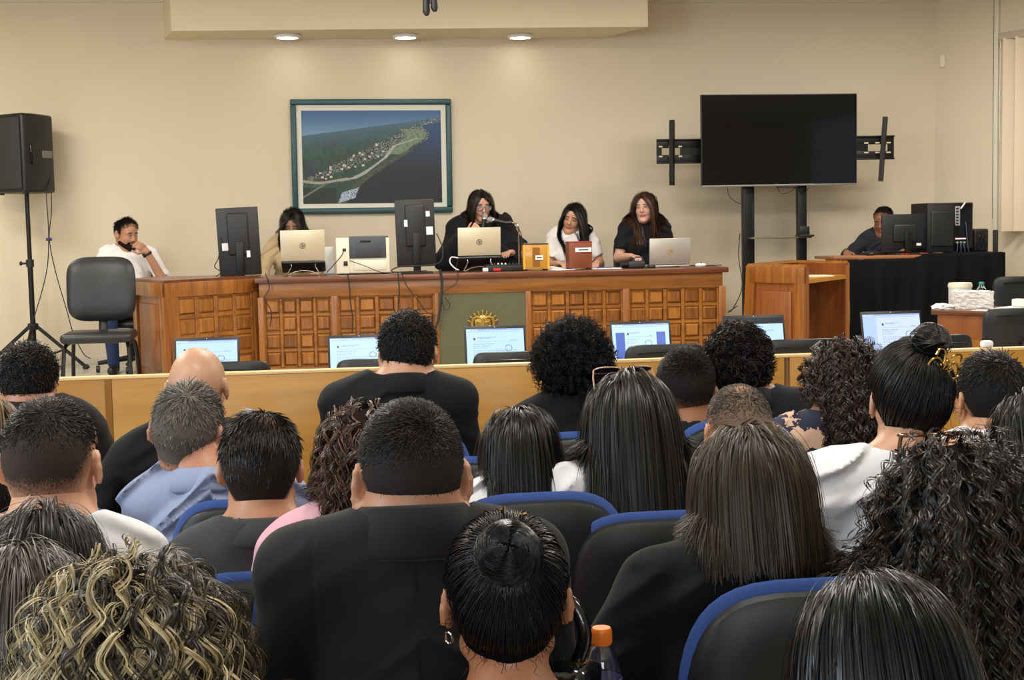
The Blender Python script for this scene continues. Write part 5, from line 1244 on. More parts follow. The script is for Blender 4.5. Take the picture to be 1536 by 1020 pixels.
def build_hair(st, Rh, hc, hs, col, parent, seed, skin='#b98a6c'):
    """st: hair style dict; Rh, hc, hs place the head; col: body colliders (person space)"""
    rng = np.random.RandomState(seed); kind = st['kind']; m1 = hair_mat(st.get('c1', '#0c0a09'), st.get('c2', '#221a16'), st.get('rough', .38)); m0 = hair_mat(st.get('core', st.get('c1', '#0c0a09')), st.get('core', st.get('c1', '#0c0a09')), .8, .1)
    toP = lambda q: (q * hs) @ Rh.T + hc; toV = lambda v: v @ Rh.T
    inv = lambda X: ((X - hc) @ Rh) / hs
    tab = st.get('line', HAIRLINE_SHORT if kind == 'short' else HAIRLINE_LONG)
    SK = CRAN + [rc((0, -.022, -.045), (0, -.046, -.15), st.get('nr', .056 if kind == 'short' else .047), st.get('nr', .056 if kind == 'short' else .047) * 1.06, .03)] if kind in ('short', 'bun') else CRAN
    hcol = xf(scl(SK, hs), Rh, hc); parts = []
    r = st.get('r', .0012); n = st.get('n', 1500); th = st.get('t', .006)
    core = infl(hcol, th)
    vox = st.get('vox', .005)
    lineup = st.get('coreline', .004 if kind == 'short' else 0.0)
    thin = st.get('thin')
    def post(X, F):
        q = inv(X); c = (hairline(q, tab) + lineup - q[:, 2]) * hs
        if kind in ('short',): c = c + .010 * wav(X, 170, seed)
        if thin:
            pass
        F2 = np.maximum(F + st.get('lump', 0) * wav(X, st.get('lumpf', 120), seed + 3), c * .8)
        return F2
    if kind == 'short':
        Fd = grid_field(core, vox, post=post); V, Q = nets(*Fd); parts.append((V, Q, 1))
        q = inv(V); fade = np.clip((q[:, 2] - hairline(q, tab) - lineup) / st.get('fadeh', .03), 0, 1)
        for (cc, rr, kp) in (thin or []): fade = np.minimum(fade, kp + (1 - kp) * np.clip(np.linalg.norm(q - np.array(cc), axis=1) / rr, 0, 1) ** 1.5)
        m0 = stubble_mat(skin, st.get('core', st.get('c1', '#0c0a09')))
        X, N = scalp_roots(n, tab, rng, st.get('thr', 0), thin, SK)
        kp_ = rng.rand(len(X)) < np.clip((X[:, 2] - hairline(X, tab)) / (st.get('fadeh', .03) * 1.1), 0, 1) ** 1.4; X, N = X[kp_], N[kp_]
        cr = np.array(st.get('whorl', (.01, -.06, .095))); fl = nrm(X - cr); fl = nrm(fl - N * (fl * N).sum(1, keepdims=True))
        fl = nrm(fl + N * st.get('up', .3) + rng.normal(size=X.shape) * st.get('mess', .25) + np.array(st.get('bias', (0, 0, 0))))
        hh = X[:, 2]; L = np.interp(hh, [-.085, -.04, .03, .08, .12], st.get('L', [.003, .008, .018, .028, .032])) * rng.uniform(.7, 1.2, len(X))
        k = 5; t = np.linspace(0, 1, k)[None, :, None]; root = X + N * (th / hs + .0006)
        P = root[:, None] + fl[:, None] * L[:, None, None] * t - N[:, None] * (L[:, None, None] * t ** 2 * st.get('curve', .12))
        if st.get('wave'): P = curlize(resample(P, 14), st['wave'], st.get('wl', .02), rng); k = 14
        rr = taper(len(P), k, r, .3, 1) * np.interp(hh, [-.085, -.03], [st.get('fade', .6), 1])[:, None]
        parts.append(strand_mesh(toP(P.reshape(-1, 3)).reshape(P.shape), rr) + (0,))
    elif kind in ('straight', 'curly'):
        Ln = st.get('len', .4); g = st.get('guides', 350); ch = st.get('children', 8); steps = st.get('steps', 26)
        dr = [el(*q) for q in st.get('drape', [])]; 
        core2 = core + xf(scl(dr, hs), Rh, hc)
        def post2(X, F):
            q = inv(X); c = (hairline(q, tab) - q[:, 2]) * hs; c = np.where((q[:, 2] < .02) & (q[:, 1] < .02), -.1, c)
            return np.maximum(F + st.get('lump', .003) * (1 + wav(X, st.get('lumpf', 90), seed + 3)), c * .8)
        Fd = grid_field(core2, vox, post=post2); V, Q = nets(*Fd); parts.append((V, Q, 1))
        X, N = scalp_roots(g, tab, rng, 0, thin)
        cr = np.array(st.get('whorl', (0, -.01, .12))); away = X - cr; away[:, 1] = np.where(X[:, 1] > .0, away[:, 1] * -.3 if st.get('side') else -.03 - X[:, 1] * .5, away[:, 1])
        D = nrm(away); D = nrm(D - N * (D * N).sum(1, keepdims=True) + N * st.get('up', .05) + np.array(st.get('bias', (0, 0, 0))))
        ok = X[:, 1] < st.get('front', .09); X, N, D = X[ok], N[ok], D[ok]; g = len(X)
        Xp, Dp = toP(X + N * (th / hs)), toV(D)
        face = xf(scl([el((0, .045, -.035), (.060, .062, .085))], hs), Rh, hc)
        neck = xf(scl([rc((0, -.02, -.06), (0, -.05, -.2), .055, .06)], hs), Rh, hc)
        lift = th + .001 + rng.uniform(0, 1, g) ** .7 * st.get('vol', .012)
        Hd = st.get('H', .3); ztop = hc[2] + .125 * hs; zend = ztop - Hd + rng.normal(size=g) * st.get('ragged', .012)
        topz = (toP(X)[:, 2]).max(); guard = xf(scl([el((0, .135, -.05), (.068, .105, .125))], hs), Rh, hc)
        steps = st.get('steps', 34); step = np.full(g, (Hd + .16) / steps)
        P, hit = march(Xp, Dp, steps, step, hcol + face + neck + guard + col, lift, st.get('grav', .18), st.get('noise', .012), rng, st.get('gdir', (0, -.25, -1)), st.get('xlim', .095) * hs + rng.uniform(0, 1, g) * st.get('vol', .012), hc[0], col)
        Pd = (P - hc) * np.array((1, 1, .9)); Pd[..., 1] = np.maximum(Pd[..., 1], -.02); dd = np.linalg.norm(Pd, axis=2) * (P[:, :, 2] > hc[2] - .04); keep = (dd.max(1) < .135 * hs + th + st.get('vol', .012) + .015) & (P[:, :, 2].max(1) < topz + th + st.get('vol', .012) * .8 + .003); P = P[keep]; zend = zend[keep]; hit = hit[keep]; g = len(P)
        k = st.get('k', 30); out = np.empty((g, k, 3)); ii = np.arange(P.shape[1])
        for i in range(g):
            z = P[i, :, 2]; w_ = np.where(z < zend[i])[0]
            if len(w_) and w_[0] > 0: j = w_[0]; e = j - 1 + (z[j - 1] - zend[i]) / (z[j - 1] - z[j] + 1e-9)
            elif len(w_): e = 3.0
            else: e = len(z) - 1
            e = max(min(e, (999 if st.get('side') else hit[i]) + rng.uniform(0, 1.5)), 4.0); tt = np.linspace(0, e, k)
            for q in range(3): out[i, :, q] = np.interp(tt, ii, P[i, :, q])
        P = out
        if k > 8:
            for _ in range(2): P[:, 1:-1] = .25 * P[:, :-2] + .5 * P[:, 1:-1] + .25 * P[:, 2:]
        if kind == 'curly':
            P = curlize(P, st.get('amp', .010), st.get('wl', .04), rng)
            P = children(P, ch, st.get('clump', .006), rng, st.get('tip', .8), .9)
        else: P = children(P, ch, st.get('clump', .007), rng, st.get('tip', .6), 1.0)
        P += rng.normal(size=(len(P), 1, 3)) * 0
        fz = rng.rand(len(P)) < st.get('frizz', .05); t = np.linspace(0, 1, P.shape[1])[None, :, None]
        P[fz] += (rng.normal(size=(fz.sum(), 1, 3)) * st.get('frizzamp', .012)) * t
        nst = int(g * st.get('streak', 0)) * ch; order = P.reshape(g, ch, *P.shape[1:])[rng.permutation(g)].reshape(P.shape)
        if nst: parts.append(ribbon_mesh(order[:nst], taper(nst, P.shape[1], r, .35, .8), hc, rng) + (2,))
        parts.append(ribbon_mesh(order[nst:], taper(len(P) - nst, P.shape[1], r, .35, .8), hc, rng) + (0,))
    elif kind == 'afro':
        Rr = st.get('R', .09); X, N = scalp_roots(n, tab, rng)
        c0_ = np.array((0, -.015, .02))
        core3 = core + xf(scl([el((0, -.025, .045), (.074 + Rr * .55, .085 + Rr * .5, .075 + Rr * .55), .03), el((0, -.05, -.01), (.072 + Rr * .5, .06 + Rr * .45, .075 + Rr * .3), .03)], hs), Rh, hc)
        def post3(X_, F): q = inv(X_); return np.maximum(F + .006 * wav(X_, 130, seed), np.where(q[:, 1] > .03, (.062 - q[:, 2]) * hs, -.1))
        Fd = grid_field(core3, vox, post=post3); V, Q = nets(*Fd); parts.append((V, Q, 1))
        D = nrm(N + .35 * nrm(X - c0_) + rng.normal(size=X.shape) * .22 + np.array((0, -.05, .05)))
        L = Rr * 1.15 * rng.uniform(.72, 1.12, n) * np.interp(X[:, 2], [-.08, -.02, .05], [.75, 1.0, 1.0]); k = 22; t = np.linspace(0, 1, k)[None, :, None]
        P = X[:, None] + D[:, None] * L[:, None, None] * t + np.array((0, 0, -.35)) * (L[:, None, None] * t ** 2) * .35
        P = curlize(toP(P.reshape(-1, 3)).reshape(P.shape), st.get('amp', .005), st.get('wl', .016), rng)
        P = children(P, st.get('children', 3), st.get('clump', .006), rng, 1.2, .6)
        parts.append(strand_mesh(P, taper(len(P), k, r, .5, .8)) + (0,))
    elif kind == 'bun':
        bp = np.array(st['bun'], float); br = st.get('br', .045); X, N = scalp_roots(n, tab, rng, CRAN=SK)
        Fd = grid_field(core + xf(scl([el(bp, (br * .86, br * .86, br * .7), .012)], hs), Rh, hc), vox, post=post if False else (lambda X_, F: np.maximum(F + .0015 * wav(X_, 150, seed), np.where(np.linalg.norm(inv(X_) - bp, axis=1) < br * 1.2, -.1, (hairline(inv(X_), tab) - inv(X_)[:, 2]) * hs * .8)))); V, Q = nets(*Fd); parts.append((V, Q, 1))
        c_ = np.array((0, -.015, .028)); k = 16; t = np.linspace(0, 1, k)
        bd = nrm(bp - c_); v = nrm(X - c_); om = np.arccos(np.clip(v @ bd, -1, 1))[:, None, None]
        tt = t[None, :, None] * .93; S = (np.sin((1 - tt) * om) * v[:, None] + np.sin(tt * om) * bd) / (np.sin(om) + 1e-6)
        P = c_ + S * .13
        sh = P.shape; F_ = P.reshape(-1, 3); dirn = nrm(F_ - c_)
        for _ in range(6): F_ = F_ - dirn * (sdf_at(SK, F_) * .95)[:, None]
        lift = th / hs + (.001 + .004 * np.sin(np.pi * t)[None, :] + rng.uniform(0, .004, (n, 1)))
        P = F_.reshape(sh) + dirn.reshape(sh) * lift[..., None]
        P += rng.normal(size=(n, 1, 3)) * .0015 + np.sin(t * 9 + rng.uniform(0, 6, (n, 1)))[..., None] * .0012 * rng.normal(size=(n, 1, 3))
        P = toP(P.reshape(-1, 3)).reshape(sh)
        parts.append(strand_mesh(P, taper(n, k, r, .8, .6)) + (0,))
        # the bun itself: strands wound round its axis
        nb = st.get('nb', 420); kb = 26; u0 = rng.uniform(0, 6.28, nb); rad = br * np.sqrt(rng.uniform(.004, 1, nb)); turn = rng.uniform(2.4, 4.6, nb); tb = np.linspace(0, 1, kb)[None]
        ax = bd if not st.get('axis') else nrm(np.array(st['axis'], float)); e1 = nrm(np.cross(ax, np.array((.3, 1, .1)))); e2 = np.cross(ax, e1)
        an = u0[:, None] + turn[:, None] * tb; rr_ = rad[:, None] * (1.04 - st.get('spiral', .25) * tb); hgt = br * .9 * np.sqrt(np.clip(1.02 - (rr_ / br) ** 2, 0, 1)) * rng.choice([1, 1, 1, -.4], nb)[:, None] + .003 * np.sin(an * 3 + u0[:, None])
        P = bp + rr_[..., None] * (np.cos(an)[..., None] * e1 + np.sin(an)[..., None] * e2) + hgt[..., None] * ax
        P = toP(P.reshape(-1, 3)).reshape(P.shape); parts.append(strand_mesh(P, taper(nb, kb, r * 1.15, .5, .5)) + (0,))
        # short loose hairs at the nape and round the ears
        nl = st.get('loose', 150); Xl, Nl = scalp_roots(nl * 6, tab, rng, CRAN=SK); o = np.argsort(Xl[:, 2] - hairline(Xl, tab))[:nl]; Xl, Nl = Xl[o], Nl[o]
        k = 14; t = np.linspace(0, 1, k)[None, :, None]; L = rng.uniform(.006, .024, (nl, 1, 1))
        P = Xl[:, None] + Nl[:, None] * .003 + (np.array((0, -.25, -.9)) + .6 * Nl[:, None] + rng.normal(size=(nl, 1, 3)) * .5) * L * t
        P = curlize(toP(P.reshape(-1, 3)).reshape(P.shape), .003, .02, rng); parts.append(strand_mesh(P, taper(nl, k, r * .6, .4)) + (0,))
    if st.get('fly'):
        nf = st['fly']; X, N = scalp_roots(nf, tab, rng); k = 16; t = np.linspace(0, 1, k)[None, :, None]; L = rng.uniform(.015, .045, (nf, 1, 1))
        P = X[:, None] + N[:, None] * .008 + (N[:, None] * .8 + rng.normal(size=(nf, 1, 3)) * .6) * L * t + np.array((0, 0, -.9)) * L * t ** 2
        P = curlize(toP(P.reshape(-1, 3)).reshape(P.shape), .002, .03, rng); parts.append(strand_mesh(P, taper(nf, k, r * .45, .4)) + (0,))
    ho = np_mesh('hair', parts, [m1, m0, hair_mat(*st.get('streak_c', ('#6f6244', '#c2b48a')), st.get('rough', .38))], parent)
    if kind == 'short':
        av = np.ones(len(ho.data.vertices), np.float32); av[:len(fade)] = fade; ho.data.attributes.new('fade', 'FLOAT', 'POINT').data.foreach_set('value', av)
    return ho

_pc = [0]; WRIST = {}
def person(label, px, py, fd, hair, cloth, floor=0.0, face=0.0, hyaw=0, hpitch=0, hroll=0, hs=1.0, sw=.185, bw=1.0, lean=0.0, drop=.150, hx=0.0, hy=.035, skin='#b98a6c', female=False, arms=None, feat=None, top_t=.01, legs='#20242c', seat=.45, vox=.0065, neckr=None, hipy=0.0, ear=1.0, group=None, thighs=None, twist=0.0):
    _pc[0] += 1; seed = _pc[0] * 11
    Wp = atd(px, py, fd)
    rz = math.radians(face); t = thing('person', label, 'person', (0, 0, 0), rz, group)
    Rh = rot3(0, 0, math.radians(hyaw)) @ rot3(math.radians(hpitch), math.radians(hroll), 0)
    topv = Rh @ np.array((0, -.012, .12 * hs + top_t)); hz = Wp.z - floor - topv[2]
    hc = np.array((hx, lean + hy, hz))
    c, s = math.cos(rz), math.sin(rz); ox, oy = hc[0] + topv[0], hc[1] + topv[1]
    t.location = (Wp.x - (c * ox - s * oy), Wp.y - (s * ox + c * oy), floor)
    zs = hz - drop * hs; y0 = lean
    nr = neckr or (.046 if female else .056)
    hp = scl(head_prims(female, ear), hs); body = xf(hp, Rh, hc)
    nb = np.array((hx * .35, y0 - .005, zs + .055)); body.append(rc(Rh @ (np.array((0, -.022, -.045)) * hs) + hc, nb + np.array((0, 0, -.05)), nr * hs, nr * 1.12 * hs, .03))
    torso = [el((0, y0 - .005, zs - .13), (.150 * bw, .105 * bw, .19), .05), rc((-sw + .06, y0, zs - .005), (sw - .06, y0, zs - .005), .060, .060, .05),
             el((0, y0 * .5 + .015, .5 * (zs + seat) - .02), (.145 * bw, .112 * bw, .24), .06), el((0, hipy + .02, seat + .12), (.175 * bw, .135 * bw, .13), .06)]
    if female:
        for sg in (-1, 1): torso.append(el((sg * .07, y0 + .085, zs - .17), (.06, .05, .06), .04))
    trap = [rc(nb + np.array((0, -.012, .02)), (sg * (sw * .66), y0 - .012, zs + .022), .048, .040, .05) for sg in (-1, 1)]
    arms = arms or {}; aL = []; cuts = {}
    armp = []; hands = []; sl = cloth.get('sleeve', 'long'); slv = []
    for sg, nm in ((-1, 'L'), (1, 'R')):
        a = arms.get(nm, {}); S = np.array((sg * (sw - .012), y0 + a.get('sy', 0), zs - .012 + a.get('sz', 0)))
        E = S + np.array(a.get('e', (sg * .055, .07, -.275))); Wr = E + np.array(a.get('w', (-sg * .10, .21, -.02)))
        armp += [rc(S, E, .050 * bw, .040, .035), rc(E, Wr, .041, .027, .02)]
        WRIST[(label, nm)] = (Wr, (Wr - E) / np.linalg.norm(Wr - E))
        hd = Wr - E if 'hd' not in a else np.array(a['hd'], float)
        hands += hand_prims(Wr, hd, a.get('hn', (0, 0, 1)), sg * a.get('hside', -1), a.get('curl', .45), .95 * (.92 if female else 1.0))
        if sl == 'long': slv += [rc(S, E, .056 * bw, .049, .035), rc(E, Wr - (Wr - E) / np.linalg.norm(Wr - E) * .01, .049, .037, .03, True)]
        elif sl == 'short': slv += [rc(S, S + (E - S) * .72, .057 * bw, .058 * bw, .035, True)]
        elif sl == 'robe': slv += [rc(S, E, .065, .085, .05), rc(E, Wr - (Wr - E) * .25, .085, .10, .05, True)]
    lg = []
    for sg in (-1, 1):
        hpj = np.array((sg * .09, hipy + .05, seat + .085)); kn = np.array((sg * .13, hipy + .32, seat + .06)) if thighs is None else np.array((sg * thighs[0], thighs[1], thighs[2])); an = np.array((kn[0] * .95, kn[1] - .08, .08))
        lg += [rc(hpj, kn, .082, .058, .05), rc(kn, an, .056, .038, .03)]
    feet = []
    for i in (1, 3): an = lg[i][2]; feet += [rc(an + np.array((0, -.03, -.042)), an + np.array((0, .12, -.05)), .036, .028, .02)]
    body_p = body + torso + trap + armp + hands + lg + feet
    if py < 1100:
        V, Q = nets(*grid_field(body_p, vox)); np_body = np_mesh('body', [(V, Q, 0)], [skin_mat(skin)], t)
    ck = cloth.get('kind', 'tee'); off = cloth.get('off', .010); cc = fab(cloth['c'], cloth.get('rough', .85), cloth.get('sheen', .04))
    if cloth.get('mat'): cc = cloth['mat']
    cp = infl(torso + trap, off) + slv
    if ck == 'blazer':
        for sg in (-1, 1): cp += [rc((sg * (sw - .10), y0 - .006, zs + .028), (sg * (sw + .004), y0, zs + .018), .050, .044, .05)]
    ncz = cloth.get('nz', .03); ntl = cloth.get('ntilt', -.25)   # neckline plane: height above the shoulder joint and its slope towards the front
    fa, ff = cloth.get('fold', .0035), cloth.get('foldf', 38)
    nc = np.array((nb[0], y0 - .012, zs + ncz + .032))
    def cpost(X, F):
        w1 = wav(X, ff * .6, seed, 1.2); sgx = np.sign(X[:, 0]); Y2 = np.stack([X[:, 0] * .55 + sgx * X[:, 2] * .8, X[:, 1] * .35, X[:, 2] * .25], 1); w2 = wav(Y2, ff * 1.7, seed + 1, .9)
        F = F - fa * (.6 + 1.1 * w1 + 5.0 * (1 - np.abs(w2) * 2.6).clip(0) * (.5 + w1).clip(0, 1)).clip(0)
        if cloth.get('seam'): F = F + .0022 * np.exp(-((np.abs(X[:, 0]) - (sw - .035) + .05 * np.clip(zs - .05 - X[:, 2], 0, .12)) / .0035) ** 2) * (X[:, 1] < y0 + .02) + .0016 * np.exp(-(X[:, 0] / .003) ** 2) * (X[:, 1] < y0)
        d = X - nc; rad = np.hypot(d[:, 0], d[:, 1])
        cut = (d[:, 2] - ntl * d[:, 1] - 1.25 * np.maximum(rad - cloth.get('nrad', .062), 0)) * .6
        low = seat + .03 - X[:, 2]; low = np.where(np.abs(X[:, 0]) < .27, low, low)
        return np.maximum(np.maximum(F, cut), np.where(sl == 'robe', -1, low - .0))
    V, Q = nets(*grid_field(cp, cloth.get('vox', .008), post=cpost))
    shirt = np_mesh(cloth.get('name', 'shirt'), [(V, Q, 0)], [cc], t)
    V, Q = nets(*grid_field(infl(lg + [torso[3]], .008), .011)); np_mesh('trousers', [(V, Q, 0)], [fab(legs)], t)
    V, Q = nets(*grid_field(infl(feet, .006), .009)); np_mesh('shoe', [(V, Q, 0)], [M_black], t)
    if cloth.get('collar'):
        m_ = MB(); N = 36; ch, cw = cloth['collar']; rx, ry = nr * hs * 1.14 + .006, nr * hs * 1.22 + .006; vs = []
        cx0 = nb + (hc - nb) * .12
        prof = [(.0, -.012), (.0, ch), (.003, ch + .003), (.007, ch), (.010 + cw * .5, ch * .4), (.012 + cw, -.012), (.004 + cw, -.022)]
        gap = cloth.get('gap', .5)
        for i in range(N + 1):
            a = math.pi / 2 + gap + (2 * math.pi - 2 * gap) * i / N
            for (dr, dz) in prof:
                z = dz + .016 * -math.sin(a) - .008
                vs.append((cx0[0] + (rx + dr) * math.cos(a), cx0[1] - .012 + (ry + dr) * math.sin(a), cx0[2] - .012 + z))
        k = len(prof); m_.add(vs, [(i * k + j, (i + 1) * k + j, (i + 1) * k + j + 1, i * k + j + 1) for i in range(N) for j in range(k - 1)])
        oc = m_.build('collar', cloth.get('collar_mat') and fab(cloth['collar_mat']) or cc, shirt, angle=180)
        so = oc.modifiers.new('th', 'SOLIDIFY'); so.thickness = .003
    col = infl(torso + trap, off + .004) + [rc(p[1], p[2], p[3] + .008, p[4] + .008) for p in armp[::2]]
    if hair:
        hl = hair if isinstance(hair, list) else [hair]
        for i, h_ in enumerate(hl): build_hair(h_, Rh, hc, hs, col, t, seed + i, skin)
    if feat:
        M4 = Matrix(np.vstack([np.hstack([Rh * hs, hc[:, None]]), [0, 0, 0, 1]]).tolist())
        op = feat.get('open', .6)
        for sg in (-1, 1):
            m_ = MB(); m_.ell((sg * .031, .0845, .003), (.0125, .009, .0085 * op + .001), 16, 10, M4); e_ = m_.build('eye', mat('eye_white', '#cfc6bd', .3) if 'eye_white' not in bpy.data.materials else bpy.data.materials['eye_white'], t)
            gx = feat.get('gaze', 0); m_ = MB(); m_.ell((sg * .031 + gx, .0905, .003), (.0055, .0036, .0062 * min(1, op + .2)), 14, 8, M4); m_.build('iris', mat('iris_brown', '#1a100b', .15) if 'iris_brown' not in bpy.data.materials else bpy.data.materials['iris_brown'], e_)
            lm = mat('lash_dark', '#1d1411', .6) if 'lash_dark' not in bpy.data.materials else bpy.data.materials['lash_dark']
            m_ = MB(); m_.tube([(sg * (.031 + q * .014), .0925 - .004 * q * q, .003 + .0085 * op * (1 - q * q * .8)) for q in (-1, -.5, 0, .5, 1)], .0017, 6, M=M4); m_.build('eyelash', lm, t)
            m_ = MB(); m_.tube([(sg * (.030 + q * .019), .0935 - .006 * max(q, 0), .023 + .004 * (1 - q * q) - .002 * q) for q in (-1, -.5, 0, .5, 1)], [.0018, .0032, .0032, .0026, .0012], 6, M=M4); m_.build('eyebrow', hair_mat('#15100d', '#1c1511', .6), t)
        lipm = mat('lip_' + feat.get('lip', '#9a5548').strip('#'), feat.get('lip', '#9a5548'), .4) if 'lip_' + feat.get('lip', '#9a5548').strip('#') not in bpy.data.materials else bpy.data.materials['lip_' + feat.get('lip', '#9a5548').strip('#')]
        m_ = MB(); m_.tube([(q * .024, .0985 - .009 * q * q, -.056 - .002 * abs(q)) for q in (-1, -.5, 0, .5, 1)], [.0015, .0040, .0042, .0040, .0015], 8, M=M4); m_.tube([(q * .022, .0985 - .009 * q * q, -.0655 + .006 * q * q) for q in (-1, -.5, 0, .5, 1)], [.0015, .0046, .0056, .0046, .0015], 8, M=M4); m_.build('lips', lipm, t)
        if feat.get('beard'):
            bpz = xf(infl(scl([p for p in head_prims()[3:4]] + [rc((sg * .050, .0, -.062), (sg * .018, .070, -.098), .022, .017, .025) for sg in (-1, 1)] + [el((0, .078, -.101), (.021, .017, .017), .02), rc((-.02, .086, -.05), (.02, .086, -.05), .008, .008)], hs), .0025), Rh, hc)
            def bpost(X, F):
                q = ((X - hc) @ Rh) / hs; top = np.interp(np.abs(q[:, 0]), [0, .028, .04, .06], [-.046, -.05, -.045, -.01]); c_ = (q[:, 2] - top) * hs
                mouth = .014 - np.hypot(q[:, 0] * .62, (q[:, 2] + .061) * 1.5); back = (-.01 - q[:, 1]) * hs
                return np.maximum(np.maximum(F + .0012 * wav(X, 400, 5), c_), np.maximum(mouth, back))
            V, Q = nets(*grid_field(bpz, .0045, post=bpost)); np_mesh('beard', [(V, Q, 0)], [hair_mat('#17110e', '#17110e', .7, .2)], t)
    return t, Rh, hc, hs
def headpoint(pr, q):
    """a point given in head space, in the world"""
    t, Rh, hc, hs = pr; p = Rh @ (np.array(q) * hs) + hc; return Matrix.Translation(t.location) @ Matrix.Rotation(t.rotation_euler.z, 4, 'Z') @ Vector(p)
def headmat(pr):
    t, Rh, hc, hs = pr; return Matrix.Translation(t.location) @ Matrix.Rotation(t.rotation_euler.z, 4, 'Z') @ Matrix(np.vstack([np.hstack([Rh * hs, hc[:, None]]), [0, 0, 0, 1]]).tolist())
# ------------------------------------------------------------------ hair styles
def SH(**k):
    d = dict(kind='short', n=3500, r=.0011, t=.005, c1='#0d0b0a', c2='#241d19'); d.update(k); return d
def ST(**k):
    d = dict(kind='straight', r=.0014, t=.010, c1='#0a0908', c2='#1d1815', rough=.38, clump=.011, tip=.8, drape=[((0, -.05, -.07), (.075, .055, .085), .03)]); d.update(k); return d
def CU(**k):
    d = dict(kind='curly', r=.0016, t=.012, c1='#0d0a09', c2='#2a1f18', drape=[((0, -.06, -.08), (.085, .07, .10), .03)]); d.update(k); return d
BUZZ = dict(L=[.002, .003, .006, .009, .010], up=1.3, t=.003, mess=.3)
PP = {}
# ------------------------------------------------------------------ people behind the bench
FD = math.degrees
PP['man_left'] = person('bearded person in a white shirt resting mouth on a raised fist', 190, 327, 187, SH(n=2200, L=[.004, .008, .02, .035, .04], r=.0016), dict(c='#e3ddd9', sleeve='short', collar=(.03, .014), gap=.5, name='shirt', nz=.025), floor=ZD, face=180, hyaw=42, hpitch=-10, hs=1.01, sw=.20, lean=.08, skin='#b07e62', drop=.17,
    arms={'L': dict(e=(-.115, .10, -.24), w=(.135, .065, .285), hd=(.35, .25, .35), hn=(-.3, .9, .35), curl=1.0, hside=1), 'R': dict(e=(.08, .10, -.26), w=(-.12, .18, .0))}, feat=dict(beard=True, open=.55, gaze=-.004), legs='#2b3a5c')
PP['woman_laptop'] = person('dark-haired person in a beige top bent down behind the raised laptop', 437, 314, 181, ST(side=1, H=.33, guides=420, children=8, vol=.012, whorl=(0, .05, .12), bias=(0, .25, 0), r=.0012, c1='#100c0b', c2='#2a1d18'), dict(c='#b9a27c', sleeve='long', nz=.03), floor=ZD, face=180, hyaw=-6, hpitch=-26, sw=.165, lean=.16, female=True, skin='#c09078', feat=dict(open=.25),
    arms={'R': dict(e=(.10, .14, -.22), w=(-.02, .22, -.06)), 'L': dict(e=(-.10, .14, -.22), w=(.05, .24, -.02))}, hs=1.0)
PP['judge'] = person('person in glasses and a black robe speaking into a handheld microphone at the bench', 721, 285, 182, ST(side=1, H=.30, guides=420, children=8, vol=.010, whorl=(0, .05, .12), r=.0012, c1='#120d0b', c2='#33231a'), dict(c='#0d0d10', sleeve='robe', nz=.015, ntilt=-.75, off=.03, name='robe', fold=.006, foldf=24), floor=ZD, face=180, hyaw=8, hpitch=-8, sw=.215, bw=1.22, lean=.02, female=True, skin='#c49478', hs=1.04,
    arms={'R': dict(e=(.09, .10, -.25), w=(-.19, .10, .20), hd=(-.3, .15, .5), hn=(.3, .9, -.2), curl=1.05, hside=-1), 'L': dict(e=(-.10, .10, -.21), w=(.10, .2, .01))}, feat=dict(open=.5), drop=.165)
PP['girl_white'] = person('person with long black hair in a white top with dark trim behind the brown box', 864, 305, 181, ST(side=1, H=.42, guides=420, children=8, vol=.010, whorl=(.02, .05, .12), r=.0012, bias=(.12, 0, 0), gdir=(-.12, .06, -1)), dict(c='#dcd8d4', sleeve='short', nz=.02, ntilt=-.5), floor=ZD, face=180, hyaw=-22, hpitch=-9, hroll=-14, sw=.165, lean=.05, female=True, skin='#bf8d70', hs=.99,
    arms={'R': dict(e=(.06, .06, -.22), w=(-.06, .2, .01)), 'L': dict(e=(-.06, .06, -.22), w=(.06, .2, .01))}, feat=dict(open=.3))
PP['girl_black'] = person('person with long brown hair in a black short-sleeved top behind the silver laptop', 966, 288, 182, ST(side=1, H=.42, guides=420, children=8, vol=.010, whorl=(-.02, .05, .12), r=.0012, c1='#2a1a12', c2='#5a3a28', bias=(-.1, 0, 0)), dict(c='#0f0f12', sleeve='short', nz=.055), floor=ZD, face=180, hyaw=-28, hpitch=0, hroll=4, sw=.168, lean=.02, female=True, skin='#c99a84', hs=1.01,
    arms={'R': dict(e=(.07, .05, -.24), w=(-.06, .2, .01)), 'L': dict(e=(-.06, .06, -.23), w=(.06, .2, .01))}, feat=dict(open=.6, lip='#a8564c'))
PP['man_right'] = person('person in a dark shirt looking down behind the desktop monitor at the right', 1324, 310, 174, SH(n=2200, r=.0015, L=[.003, .006, .014, .022, .026]), dict(c='#22242b', sleeve='long', collar=(.03, .012), nz=.025), floor=ZD, face=150, hyaw=-12, hpitch=-16, sw=.18, lean=.14, skin='#8c5d41', feat=dict(open=.35),
    arms={'R': dict(e=(.12, .14, -.16), w=(-.03, .24, .06), hd=(-.2, .9, -.1)), 'L': dict(e=(-.10, .14, -.16), w=(.06, .24, .06), hd=(.1, .9, -.1))}, hs=.98)
